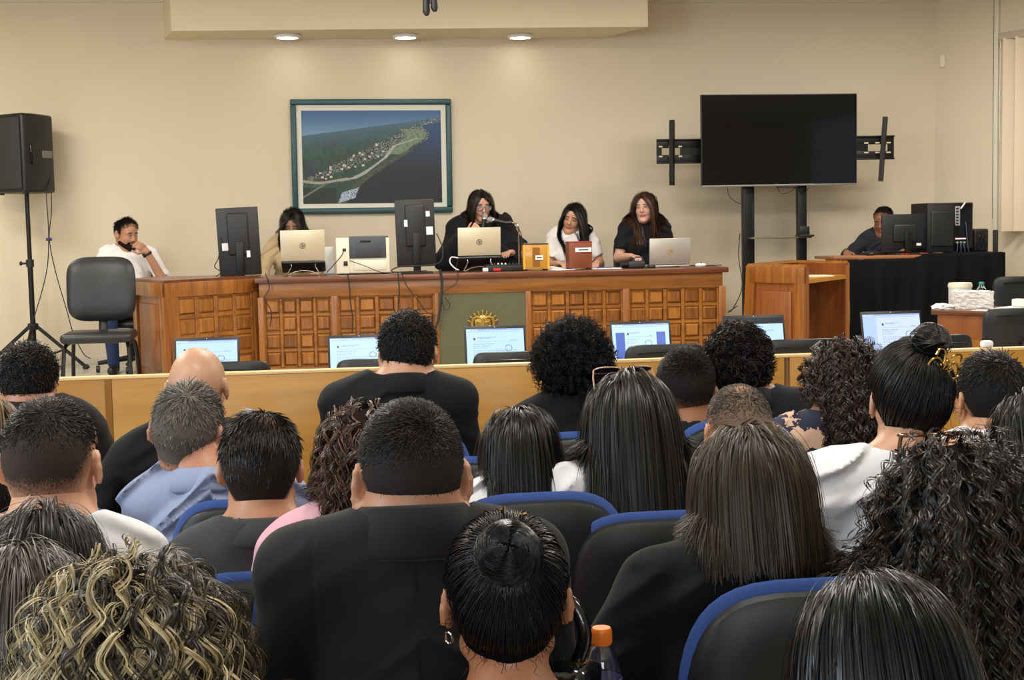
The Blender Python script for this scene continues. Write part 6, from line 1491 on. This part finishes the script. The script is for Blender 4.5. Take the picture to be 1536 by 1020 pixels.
# ------------------------------------------------------------------ audience, from the partition towards the camera
SUIT = dict(kind='blazer', c='#0c0c0e', sleeve='long', collar=(.035, .012), gap=.6, name='blazer', nz=.03, fold=.0022, foldf=26, rough=.8)
TEEW = dict(c='#dcdadb', sleeve='short', nz=.03, fold=.0045)
TEEB = dict(c='#0b0c0e', sleeve='short', nz=.03, fold=.004)
PP['a'] = person('person with short black wavy hair at the far left by the partition', 41, 521, 470, SH(n=3500, r=.0014, L=[.005, .012, .028, .04, .045], wave=.004, wl=.03, mess=.45, t=.012, up=.2), dict(c='#1c1b1d', sleeve='long', collar=(.03, .012), nz=.03), skin='#a9755a', sw=.20, hs=.92)
PP['b'] = person('bald person in a black shirt in front of the partition at left', 294, 520, 500, None, dict(TEEB), skin='#b98d70', top_t=.002, hyaw=-8, sw=.205, hs=1.04, hx=.02, drop=.18, arms={'L': dict(e=(-.11, .10, -.22), w=(.10, .20, .05))})
PP['c'] = person('tall person in a black suit jacket with thick black hair in front of the partition', 607, 470, 500, SH(n=5000, r=.0013, L=[.006, .012, .022, .03, .034], mess=.4, t=.006, up=.2, wave=.003, wl=.03), dict(SUIT), skin='#b98a6c', sw=.182, hroll=-4, hs=.96, hyaw=-12, hx=.035, lean=0, drop=.15)
PP['d'] = person('person with a large round black afro in a black top', 857, 488, 470, dict(kind='afro', n=1100, R=.058, r=.0011, c1='#060505', c2='#15100e', children=3, amp=.006, wl=.018), dict(TEEB, sleeve='long'), skin='#7a4e35', sw=.19, female=True, top_t=.022, drop=.17, hx=0.0)
PP['e'] = person('person with a dark buzz cut and black shirt by the partition', 1033, 520, 495, SH(n=6500, r=.0011, t=.0025, L=[.003, .005, .008, .012, .013], up=1.0, c1='#0f0c0b', c2='#221b17', whorl=(0, -.05, .1), fade=.6, fadeh=.09), dict(c='#101116', sleeve='long', nz=.035), skin='#9c6b4d', sw=.195, hroll=6, hyaw=-6, hx=-.01, hs=1.10)
PP['f'] = person('person with a mop of dark curls in a dark suit beside the buzz-cut person', 1107, 488, 480, [dict(kind='afro', n=900, R=.034, r=.0016, c1='#0b0908', c2='#241a15', children=4, amp=.008, wl=.03, clump=.006)], dict(SUIT, c='#15171b'), skin='#b98a6c', sw=.20, hyaw=-10, top_t=.018, hx=-.02)
PP['g'] = person('person with long dark curls in a navy dress with beige flowers', 1266, 513, 520, CU(H=.34, guides=460, children=5, amp=.007, wl=.044, xlim=.085, vol=.034, t=.016, r=.0010, clump=.006, k=72, c1='#0d0908', c2='#3a2419', frizz=.15), dict(c='#1d2036', sleeve='short', nz=.02, mat=floral_mat()), skin='#b58566', female=True, sw=.19, hx=.03, top_t=.02, hyaw=10, hs=.98)
PP['i'] = person('person with short black hair in a white shirt at the right by the partition', 1488, 527, 575, SH(n=4500, r=.0013, L=[.004, .008, .015, .022, .026], t=.006, mess=.3, up=.15), dict(TEEW), skin='#b5825f', sw=.20, hs=1.03)
PP['k'] = person('older person with cropped grey hair in a lilac-blue shirt', 286, 572, 580, SH(n=6500, r=.0009, L=[.005, .011, .020, .026, .03], up=.16, t=.0032, c1='#3a352e', c2='#8f867a', core='#4a443c', mess=.3), dict(c='#8b93ad', sleeve='long', collar=(.034, .016), gap=.7, nz=.03, fold=.008, foldf=30, name='shirt'), skin='#b57f62', sw=.195, hs=1.06, hyaw=-14, hroll=6, drop=.165, ear=1.1, hx=-.07)
PP['m'] = person('person with a black chin-length bob in a white top', 779, 616, 600, ST(H=.215, guides=500, children=7, vol=.012, r=.0009, t=.012, whorl=(0, -.02, .12)), dict(TEEW), skin='#b98a6c', female=True, sw=.165, hs=.93)
PP['j'] = person('person with dark hair at the right edge touching the neck with one hand', 1560, 590, 700, ST(H=.32, guides=420, children=8, vol=.012, r=.0010), dict(c='#b9b7b4', sleeve='short', nz=.03), skin='#b98a6c', female=True, sw=.17, hx=.0, arms={'L': dict(e=(-.10, .12, -.10), w=(.055, -.09, .19), hd=(.25, -.1, .75), hn=(-.3, -.9, .1), curl=.6)})
PP['o'] = person('person with cropped greying hair thinning at the crown in a white tee', 1108, 574, 562, SH(n=6000, r=.0009, t=.0018, L=[.003, .005, .006, .008, .008], up=1.2, c1='#2b2520', c2='#6b6055', core='#5c4d3f', thin=[((0, -.03, .12), .045, .3)], fade=.6, fadeh=.10), dict(TEEW), skin='#bb8a6a', sw=.175, hs=1.07, ear=1.05)
PP['l'] = person('person with slick dark hair thinning at the crown in a dark grey polo shirt', 388, 616, 690, SH(n=7000, r=.0010, t=.006, L=[.004, .010, .028, .04, .04], up=.1, mess=.12, rough=.28, whorl=(.01, .02, .12), thin=[((.03, -.05, .11), .05, .35)], core='#1a1411'), dict(c='#39393b', sleeve='short', collar=(.032, .012), gap=.5, nz=.03, fold=.003), skin='#b98566', sw=.18, drop=.188, hs=1.0)
PP['r'] = person('person with long brown wavy hair in a pink shirt beside the dark suit', 550, 606, 725, CU(H=.33, guides=420, children=6, amp=.008, wl=.06, xlim=.085, vol=.02, r=.0009, clump=.006, k=60, c1='#1c120d', c2='#5a3b26', frizz=.12), dict(c='#d3a3b0', sleeve='long', nz=.03, fold=.004), skin='#c09074', female=True, sw=.165, hx=.03, top_t=.02)
PP['n'] = person('person with long straight black hair, glasses pushed up and a white tee', 944, 562, 600, ST(H=.40, guides=900, children=6, vol=.020, r=.0010, t=.013, k=28, clump=.011, xlim=.125, ragged=.03, whorl=(0, -.0, .12)), dict(TEEW), skin='#c09074', female=True, sw=.222, bw=1.0, hs=1.02, top_t=.014, hx=0)
PP['h'] = person('person with black hair twisted up in a gold claw clip in a white tee', 1366, 515, 660, dict(kind='bun', bun=(.03, -.055, .135), br=.046, n=3600, r=.0012, c1='#0a0908', c2='#1d1815', t=.010, vox=.005, nb=500, spiral=.5, loose=160, fly=40), dict(TEEW, nz=.02), skin='#b98a6c', female=True, sw=.20, hs=1.02, hyaw=-8, hx=.04, top_t=.012, drop=.18)
PP['p'] = person('person with thinning dark hair in a white tee at the left', 72, 592, 815, SH(n=9000, r=.0008, t=.0022, L=[.004, .007, .011, .016, .02], up=.22, mess=.3, c1='#120e0c', c2='#2e2621', core='#2a211c', thin=[((.0, .0, .12), .07, .3)], fade=.75, fadeh=.09, nr=.060, vox=.004), dict(TEEW), skin='#c08d70', sw=.165, drop=.175, neckr=.060, hs=1.03, hyaw=-6, vox=.0055)
PP['q'] = person('person with a dark buzz cut and black suit jacket in mid audience', 614, 597, 930, SH(n=14000, r=.0007, t=.002, L=[.004, .006, .009, .012, .013], up=.9, mess=.25, c1='#0e0c0b', c2='#3a332e', core='#1c1816', whorl=(.02, -.06, .09), fade=.7, fadeh=.05, nr=.062, vox=.004), dict(SUIT, c='#151415', collar=(.055, .012), vox=.005, seam=True), skin='#b27f61', sw=.195, hs=1.03, drop=.135, hyaw=3, vox=.0055, ear=1.05, neckr=.062, hx=.0, twist=0)
PP['s'] = person('person with straight brown shoulder-length hair in a black top', 1127, 647, 835, ST(H=.205, xlim=.118, guides=1300, children=5, vol=.016, r=.0008, t=.013, k=30, clump=.010, c1='#2a2118', c2='#3d301e', rough=.42, whorl=(0, -.01, .12)), dict(c='#0c0c0d', sleeve='long', nz=.035, fold=.004), skin='#b98a6c', female=True, sw=.185, hs=1.0, hx=.03, arms={'L': dict(e=(-.10, .05, -.27), w=(.10, .18, -.05), hd=(.8, .6, -.1))}, vox=.0055)
PP['t'] = person('person with big dark curls and tortoiseshell glasses on the head at the right', 1432, 664, 880, CU(H=.52, guides=640, children=5, amp=.007, wl=.055, xlim=.15, vol=.055, t=.022, r=.0009, k=84, clump=.005, c1='#0f0c0b', c2='#33291f', frizz=.2, frizzamp=.02, drape=[((0, -.07, -.08), (.12, .09, .12), .03), ((0, -.08, -.24), (.16, .07, .16), .04)]), dict(c='#1a1a1c', sleeve='long', nz=.03), skin='#b98a6c', female=True, sw=.18, hs=1.05, top_t=.025, vox=.0055, hx=0)
PP['x'] = person('person with dark hair low at the left edge behind the thinning-haired person', 62, 762, 960, ST(H=.20, guides=500, children=7, vol=.010, r=.0007, t=.010, c1='#0d0b0a', c2='#2a221d'), dict(c='#3a3a3e', sleeve='short', nz=.03), skin='#b98a6c', female=True, sw=.16, hs=.98)
PP['y'] = person('person with flat greying brown hair at the lower left edge', 22, 818, 1130, ST(H=.24, guides=600, children=7, vol=.010, r=.0006, t=.010, c1='#2a211b', c2='#7d7168', rough=.34), dict(c='#4a4a4e', sleeve='short', nz=.03), skin='#b98a6c', female=True, sw=.165, hs=.95)
PP['u'] = person('person with glossy black hair in a neat round bun and a small earring', 757, 768, 1060, dict(kind='bun', bun=(.0, -.088, .088), br=.048, n=6500, r=.0008, c1='#07070a', c2='#15151a', rough=.24, t=.005, vox=.004, nb=900, axis=(0, -.85, .5), spiral=.7, loose=200, fly=30, line=([0, .7, 1.15, 1.5, 1.8, 2.1, math.pi], [.078, .066, .040, .0, .006, -.05, -.066])), dict(c='#2a2a2e', sleeve='short', nz=-.03), skin='#a8704f', female=True, sw=.165, hs=1.0, drop=.215, hyaw=-4, top_t=.012, vox=.005, ear=1.0)
PP['v'] = person('person with blond-streaked loose curls at the lower left corner', 192, 842, 1260, CU(H=.27, guides=800, children=7, xlim=.15, amp=.010, wl=.075, vol=.038, t=.022, r=.00065, k=64, c1='#1b1610', c2='#5a4d3a', streak=.36, streak_c=('#7b6a48', '#c6b48a'), core='#191410', clump=.005, tip=.8, frizz=.1, frizzamp=.02, drape=[((0, -.06, -.06), (.13, .10, .13), .03)], lump=.006), dict(c='#3a3a3e', sleeve='long', nz=.03), skin='#b98a6c', female=True, sw=.17, hs=1.05, top_t=.03, vox=.0055)
PP['w'] = person('person with glossy straight black hair at the lower right, seen from above', 1318, 868, 1340, ST(H=.33, guides=1600, children=5, vol=.005, r=.0006, t=.012, k=22, clump=.009, c1='#08080a', c2='#1a181a', rough=.30, whorl=(0, .02, .12), noise=.004), dict(c='#2a2a2e', sleeve='long', nz=.03), skin='#b98a6c', female=True, sw=.17, hs=.92, drop=.19, vox=.0055)
PP['z'] = person('person with dark short hair cut off by the left edge beside the thinning-haired person', -22, 650, 700, SH(n=3000, r=.0012, L=[.004, .010, .02, .028, .03], t=.008), dict(c='#2a2a2e', sleeve='short', nz=.03), skin='#a9755a', sw=.19)
PP['zz'] = person('person with fair brown straight hair mostly outside the left edge', -26, 596, 560, ST(H=.3, guides=400, children=7, vol=.012, r=.0012, c1='#4a3620', c2='#96794f'), dict(c='#5a5a5e', sleeve='short', nz=.03), skin='#b98a6c', female=True, sw=.165)

# ------------------------------------------------------------------ audience chairs: blue upholstery in a black shell
def audience_chair():
    t = thing('audience_chair', 'blue and black audience chair', 'chair')
    m = MB(); pad(m, .50, .54, 3.6, .030, -.006, .045, .70, -.06, taper=.06); m.build('back_cushion', M_blue, t)
    m = MB(); pad(m, .476, .516, 3.6, .0, -.030, .042, .694, -.06, taper=.06); m.v = [(x, y - .007, z) for x, y, z in m.v]; m.build('back_shell', mat('chair_shell', '#1a1c1b', .42, bump=.12, bscale=700), t)
    m = MB(); pad(m, .50, .48, 4, .0, -.0, 0, 0); m.v = []; m.f = []; m.mi = []; m.box((0, .25, .35), (.46, .44, .06), .028, 3); m.build('seat', M_blue, t)
    m = MB(); m.box((0, .25, .315), (.44, .42, .02), .008, 2); m.build('seat_shell', M_black, t)
    for s_ in (-1, 1):
        m = MB(); m.tube([(s_ * .19, -.04, .60), (s_ * .19, -.02, .42), (s_ * .19, .05, .36)], .013, 8); m.build('back_bracket', M_blackm, t)
        for y in (.08, .32): m = MB(); m.tube([(s_ * .20, y, .33), (s_ * .22, y + (-.05 if y < .2 else .01), .012)], .012, 8); m.build('leg', M_blackm, t)
    return t
proto = audience_chair(); used = [False]
def place_chair(label, px, py, fd, w=.50, rz=0, floor=0):
    p = atd(px, py, fd); o = proto if not used[0] else copy_tree(proto); used[0] = True
    o.location = (p.x, p.y, floor); o.rotation_euler = (0, 0, math.radians(rz)); o.scale = (w / .5, 1, (p.z - floor) / .97); tag(o, label, 'chair', 'blue audience chairs'); return o
BK = lambda k, gap=.24: 2050 / (2050 / k - gap)
place_chair('audience chair nearest the camera, behind the brown-haired person in black', 1228, 862, BK(835), .48)
place_chair('audience chair behind the person with long black hair and raised glasses', 985, 764, BK(600), .46)
place_chair('audience chair behind the person with the black bob', 806, 736, BK(600), .47)
place_chair('audience chair behind the person with the afro', 858, 646, BK(470), .48)
place_chair('audience chair behind the person with the mop of curls', 1112, 625, BK(480), .47)
place_chair('audience chair behind the tall person in the black suit at the partition', 612, 640, BK(500), .40)
place_chair('empty audience chair left of the black bob, flat blue top showing', 700, 683, 540, .42)
place_chair('audience chair behind the person in the grey polo shirt', 392, 853, BK(690), .42)
place_chair('audience chair behind the person in the pink shirt', 552, 808, BK(725), .48)
place_chair('audience chair behind the older person in the lilac-blue shirt', 356, 746, BK(580), .36)
place_chair('audience chair behind the person with the gold claw clip', 1430, 772, BK(660), .48)
place_chair('audience chair behind the person in the floral navy dress', 1290, 672, BK(520), .40)
place_chair('audience chair whose corner shows above the white tee at the left', 78, 752, 600, .35)
place_chair('audience chair between the lilac-blue shirt and the long wavy brown hair', 402, 722, 545, .32)
# office chairs of the people on the dais
def behind(k, label, dy=.16, zt=.93, rz=180, w=.44):
    l = PP[k][0].location; swivel_chair(label, (l.x, l.y + dy, ZD), math.radians(rz), w, .42, zt)
behind('man_left', 'black swivel chair on castors under the bearded person', .2, .82)
behind('girl_white', 'black chair behind the person in the white top with dark trim', .23, .95)
behind('girl_black', 'black chair behind the person in the black short-sleeved top', .23, .95)
# ------------------------------------------------------------------ things people wear, hold or carry
# handheld microphone of the speaking woman
jm = headpoint(PP['judge'], (0, .115, -.062))
microphone('handheld microphone held to the mouth of the person in the black robe', jm + Vector((.0, -.03, -.01)), jm + Vector((-.03, -.06, -.15)), .023)
def spectacles(name, label, M, w=.056, h=.036, fm=None, lens=None, gap=.018, r=.0016, temple=.13):
    t = tag(bpy.data.objects.new(name, None), label, 'glasses'); COL.objects.link(t); t.matrix_world = M
    fr = MB(); ln = MB()
    for sg in (-1, 1):
        o = superellipse(w, h, 3.0, 24); cx = sg * (w / 2 + gap / 2)
        fr.tube([(cx + x, -.004 * (x / w) ** 2, z) for x, z in o], r, 6, closed=True)
        ln.add([(cx + x * .98, -.001, z * .98) for x, z in o] + [(cx + x * .98, .0005, z * .98) for x, z in o], [tuple(range(24)), tuple(range(47, 23, -1))])
    fr.tube([(-gap / 2, 0, .004), (0, .003, .007), (gap / 2, 0, .004)], r, 6); f = fr.build('frame', fm, t)
    ln.build('lenses', lens, t)
    for sg in (-1, 1):
        m = MB(); x = sg * (w + gap / 2); m.tube([(x, 0, .006), (x + sg * .004, -.02, .006), (x + sg * .003, -temple * .8, .004), (x - sg * .004, -temple, -.018)], r * 1.2, 6); m.build('temple', fm, t)
    return t
Ml = bpy.data.materials.new('clear_lens'); Ml.use_nodes = True; b_ = Ml.node_tree.nodes['Principled BSDF']; b_.inputs['Base Color'].default_value = (.86, .84, .95, 1); b_.inputs['Transmission Weight'].default_value = .9; b_.inputs['Roughness'].default_value = .03; b_.inputs['IOR'].default_value = 1.05
spectacles('eyeglasses', 'thin-framed eyeglasses worn by the person in the black robe', headmat(PP['judge']) @ Matrix.Translation((0, .112, .002)), .050, .034, mat('thin_metal', '#4a3c40', .3, metal=.7), Ml)
# glasses pushed up over hair
Mlp = mat('violet_lens', '#2a2340', .08, spec=.7)
spectacles('raised_glasses', 'pale-rimmed glasses resting on top of the long straight black hair', headmat(PP['n']) @ Matrix.Translation((-.005, .052, .140)) @ rotm(math.radians(66), 0, .06), .066, .046, mat('rose_gold', '#d8b89c', .25, metal=.6), Mlp, .016, .0018, .15)
spectacles('raised_glasses', 'tortoiseshell glasses resting on top of the big mass of dark curls', headmat(PP['t']) @ Matrix.Translation((.0, .045, .150)) @ rotm(math.radians(84), 0, -.04), .060, .044, mat('tortoiseshell', '#5a3314', .2, noise=.8, nscale=60), mat('amber_lens', '#5a3a22', .1), .016, .0028, .13)
def smooth_path(pts, q=6):
    P = [Vector(p) for p in pts]; n = len(P); o = []
    for i in range(n - 1):
        p0, p1, p2, p3 = P[max(i - 1, 0)], P[i], P[i + 1], P[min(i + 2, n - 1)]
        for k in range(q):
            f = k / q; o.append(.5 * ((2 * p1) + (-p0 + p2) * f + (2 * p0 - 5 * p1 + 4 * p2 - p3) * f * f + (-p0 + 3 * p1 - 3 * p2 + p3) * f ** 3))
    return o + [P[-1]]
# gold claw clips
def claw(label, M, s=1.0):
    t = tag(bpy.data.objects.new('hair_claw', None), label, 'hair clip'); COL.objects.link(t); t.matrix_world = M
    g = mat('clip_gold', '#c9a35a', .18, metal=1.0) if 'clip_gold' not in bpy.data.materials else bpy.data.materials['clip_gold']
    class SM(MB):
        def tube(self, pts, r, n=8, **k): return MB.tube(self, smooth_path(pts), r, n, **k)
    for sg in (-1, 1):
        m = SM()
        m.tube([(sg * .004, 0, 0), (sg * .018, .004, .010), (sg * .030, .004, .004), (sg * .034, .002, -.012), (sg * .024, .0, -.020), (sg * .012, .002, -.010), (sg * .018, .006, .0)], .0026, 8)
        m.tube([(sg * .006, 0, .004), (sg * .010, .004, .024), (sg * .024, .004, .028), (sg * .028, .002, .016)], .0024, 8)
        m.tube([(sg * .006, 0, -.008), (sg * .020, .004, -.028), (sg * .034, .0, -.034)], .0022, 8)
        m.v = [(x * s, y * s, z * s) for x, y, z in m.v]; m.build('jaw', g, t)
    m = MB(); m.ell((0, .004, 0), (.010, .006, .012), 12, 8); m.v = [(x * s, y * s, z * s) for x, y, z in m.v]; m.build('hinge', g, t)
    return t
claw('gold butterfly claw clip on the right side of the twisted-up black hair', headmat(PP['h']) @ Matrix.Translation((.052, -.098, .088)) @ rotm(.3, .3, .3), 1.15)
claw('small gold clip at the right side of the long dark curls', headmat(PP['g']) @ Matrix.Translation((.083, -.075, .035)) @ rotm(0, 1.2, .9), .8)
m = MB(); m.tube([(-.016, 0, .006), (-.008, .003, .0), (.002, .004, -.001), (.012, .0, .002), (.018, 0, .004)], .0022, 8); m.tube([(-.016, 0, .006), (-.018, 0, .012)], .0022, 8)
o = tag(m.build('hair_pin', bpy.data.materials['clip_gold']), 'small gold hair pin on top of the neat black bun', 'hair pin'); o.matrix_world = headmat(PP['u']) @ Matrix.Translation((.012, -.028, .129)) @ rotm(.3, 0, 0)
m = MB(); m.tube([(0, .008 * math.cos(a), .008 * math.sin(a)) for a in np.linspace(0, 6.283, 20, endpoint=False)], .0016, 8, closed=True)
o = tag(m.build('earring', mat('earring_silver', '#d9cdb8', .15, metal=1)), 'small hoop earring in the left ear of the person with the neat bun', 'earring'); o.matrix_world = headmat(PP['u']) @ Matrix.Translation((-.083, -.008, -.048)) @ rotm(0, 0, .7)
# watch on the raised wrist of the bearded person
for (lb, nm), (wp, wd_) in list(WRIST.items()):
    if lb.startswith('bearded') and nm == 'L':
        t0 = PP['man_left'][0]; Mw = Matrix.Translation(t0.location) @ Matrix.Rotation(t0.rotation_euler.z, 4, 'Z') @ Matrix.Translation(Vector(wp - wd_ * .02)) @ Vector(wd_).to_track_quat('Z', 'Y').to_matrix().to_4x4()
        t = tag(bpy.data.objects.new('wristwatch', None), 'dark wristwatch on the raised wrist of the bearded person', 'watch'); COL.objects.link(t); t.matrix_world = Mw
        m = MB(); m.lathe([(.031, -.010), (.034, -.006), (.034, .006), (.031, .010)], 20); m.build('strap', M_black, t)
        m = MB(); m.cyl((0, -.030, 0), (0, -.042, 0), .017); m.build('dial', M_blackm, t)
# handbag and sports bottle in front of the person with the bun
pb = atd(806, 985, 905)
t = thing('handbag', 'black patent leather handbag with a raised handle right of the neat black bun', 'bag', (pb.x, pb.y, pb.z - .26), math.radians(-38))
Mb = mat('patent_leather', '#101012', .12, bump=.15, bscale=50, coat=.6)
m = MB(); m.box((0, 0, .125), (.22, .11, .25), .032, 4, taper=(.92, .74)); m.build('body', Mb, t)
m = MB(); m.box((0, -.0, .235), (.212, .088, .055), .022, 3); fl = m.build('flap', Mb, t)
Mg_ = mat('gold_fitting', '#c8a04a', .2, metal=1)
for s_ in (-1, 1): m = MB(); m.lathe([(.014, 0), (.016, .003), (.010, .006), (.010, .009)], 18, Matrix.Translation((s_ * .075, 0, .260))); m.build('handle_ring', Mg_, t)
m = MB(); m.tube(smooth_path([(-.075, 0, .262), (-.090, 0, .31), (-.065, 0, .36), (0, 0, .378), (.065, 0, .36), (.090, 0, .31), (.075, 0, .262)]), .0115, 12); m.build('handle', Mb, t)
m = MB(); m.b2((-.02, -.050, .225), (.02, -.043, .245), .003); m.build('clasp', Mg_, t)
Mclr = bpy.data.materials.new('bottle_plastic'); Mclr.use_nodes = True; nt_ = Mclr.node_tree; nt_.nodes.clear(); o_ = nd(nt_, 'ShaderNodeOutputMaterial'); tr_ = nd(nt_, 'ShaderNodeBsdfTransparent'); gl_ = nd(nt_, 'ShaderNodeBsdfGlossy', Roughness=.06); lw_ = nd(nt_, 'ShaderNodeLayerWeight', Blend=.35); mx_ = nd(nt_, 'ShaderNodeMixShader'); ad_ = nd(nt_, 'ShaderNodeMath', operation='MULTIPLY_ADD'); ad_.inputs[1].default_value = .55; ad_.inputs[2].default_value = .10
tr_.inputs[0].default_value = (.90, .92, .94, 1); nt_.links.new(lw_.outputs['Facing'], ad_.inputs[0]); nt_.links.new(ad_.outputs[0], mx_.inputs[0]); nt_.links.new(tr_.outputs[0], mx_.inputs[1]); nt_.links.new(gl_.outputs[0], mx_.inputs[2]); nt_.links.new(mx_.outputs[0], o_.inputs[0])
pbt = atd(902, 941, 880)
hb = .235
t = thing('drink_bottle', 'clear plastic drink bottle with an orange cap at the bottom centre', 'bottle', (pbt.x, pbt.y, pbt.z - hb))
m = MB(); m.lathe([(.028, 0), (.033, .006), (.034, .09), (.032, .11), (.034, .13), (.0335, .150), (.030, .172), (.0215, .198), (.0155, .205), (.0155, .215)], 32); m.build('body', Mclr, t)
m = MB(); m.lathe([(.0345, .04), (.0349, .041), (.0349, .147), (.0345, .148)], 32); m.build('label', mat('bottle_label', '#3a3560', .4, noise=.4, nscale=40), t)
m = MB()
prof = [(.0165, .206), (.0172, .208), (.0172, .232), (.0155, .235), (.0, .235)]
m.lathe(prof, 36); cp_ = m.build('cap', mat('orange_cap', '#f07d1e', .4), t)
m = MB()
for k in range(36): a = 2 * math.pi * k / 36; m.box((.0173 * math.cos(a), .0173 * math.sin(a), .219), (.0012, .0012, .020), M=None)
m.build('cap_ridges', bpy.data.materials['orange_cap'], cp_)
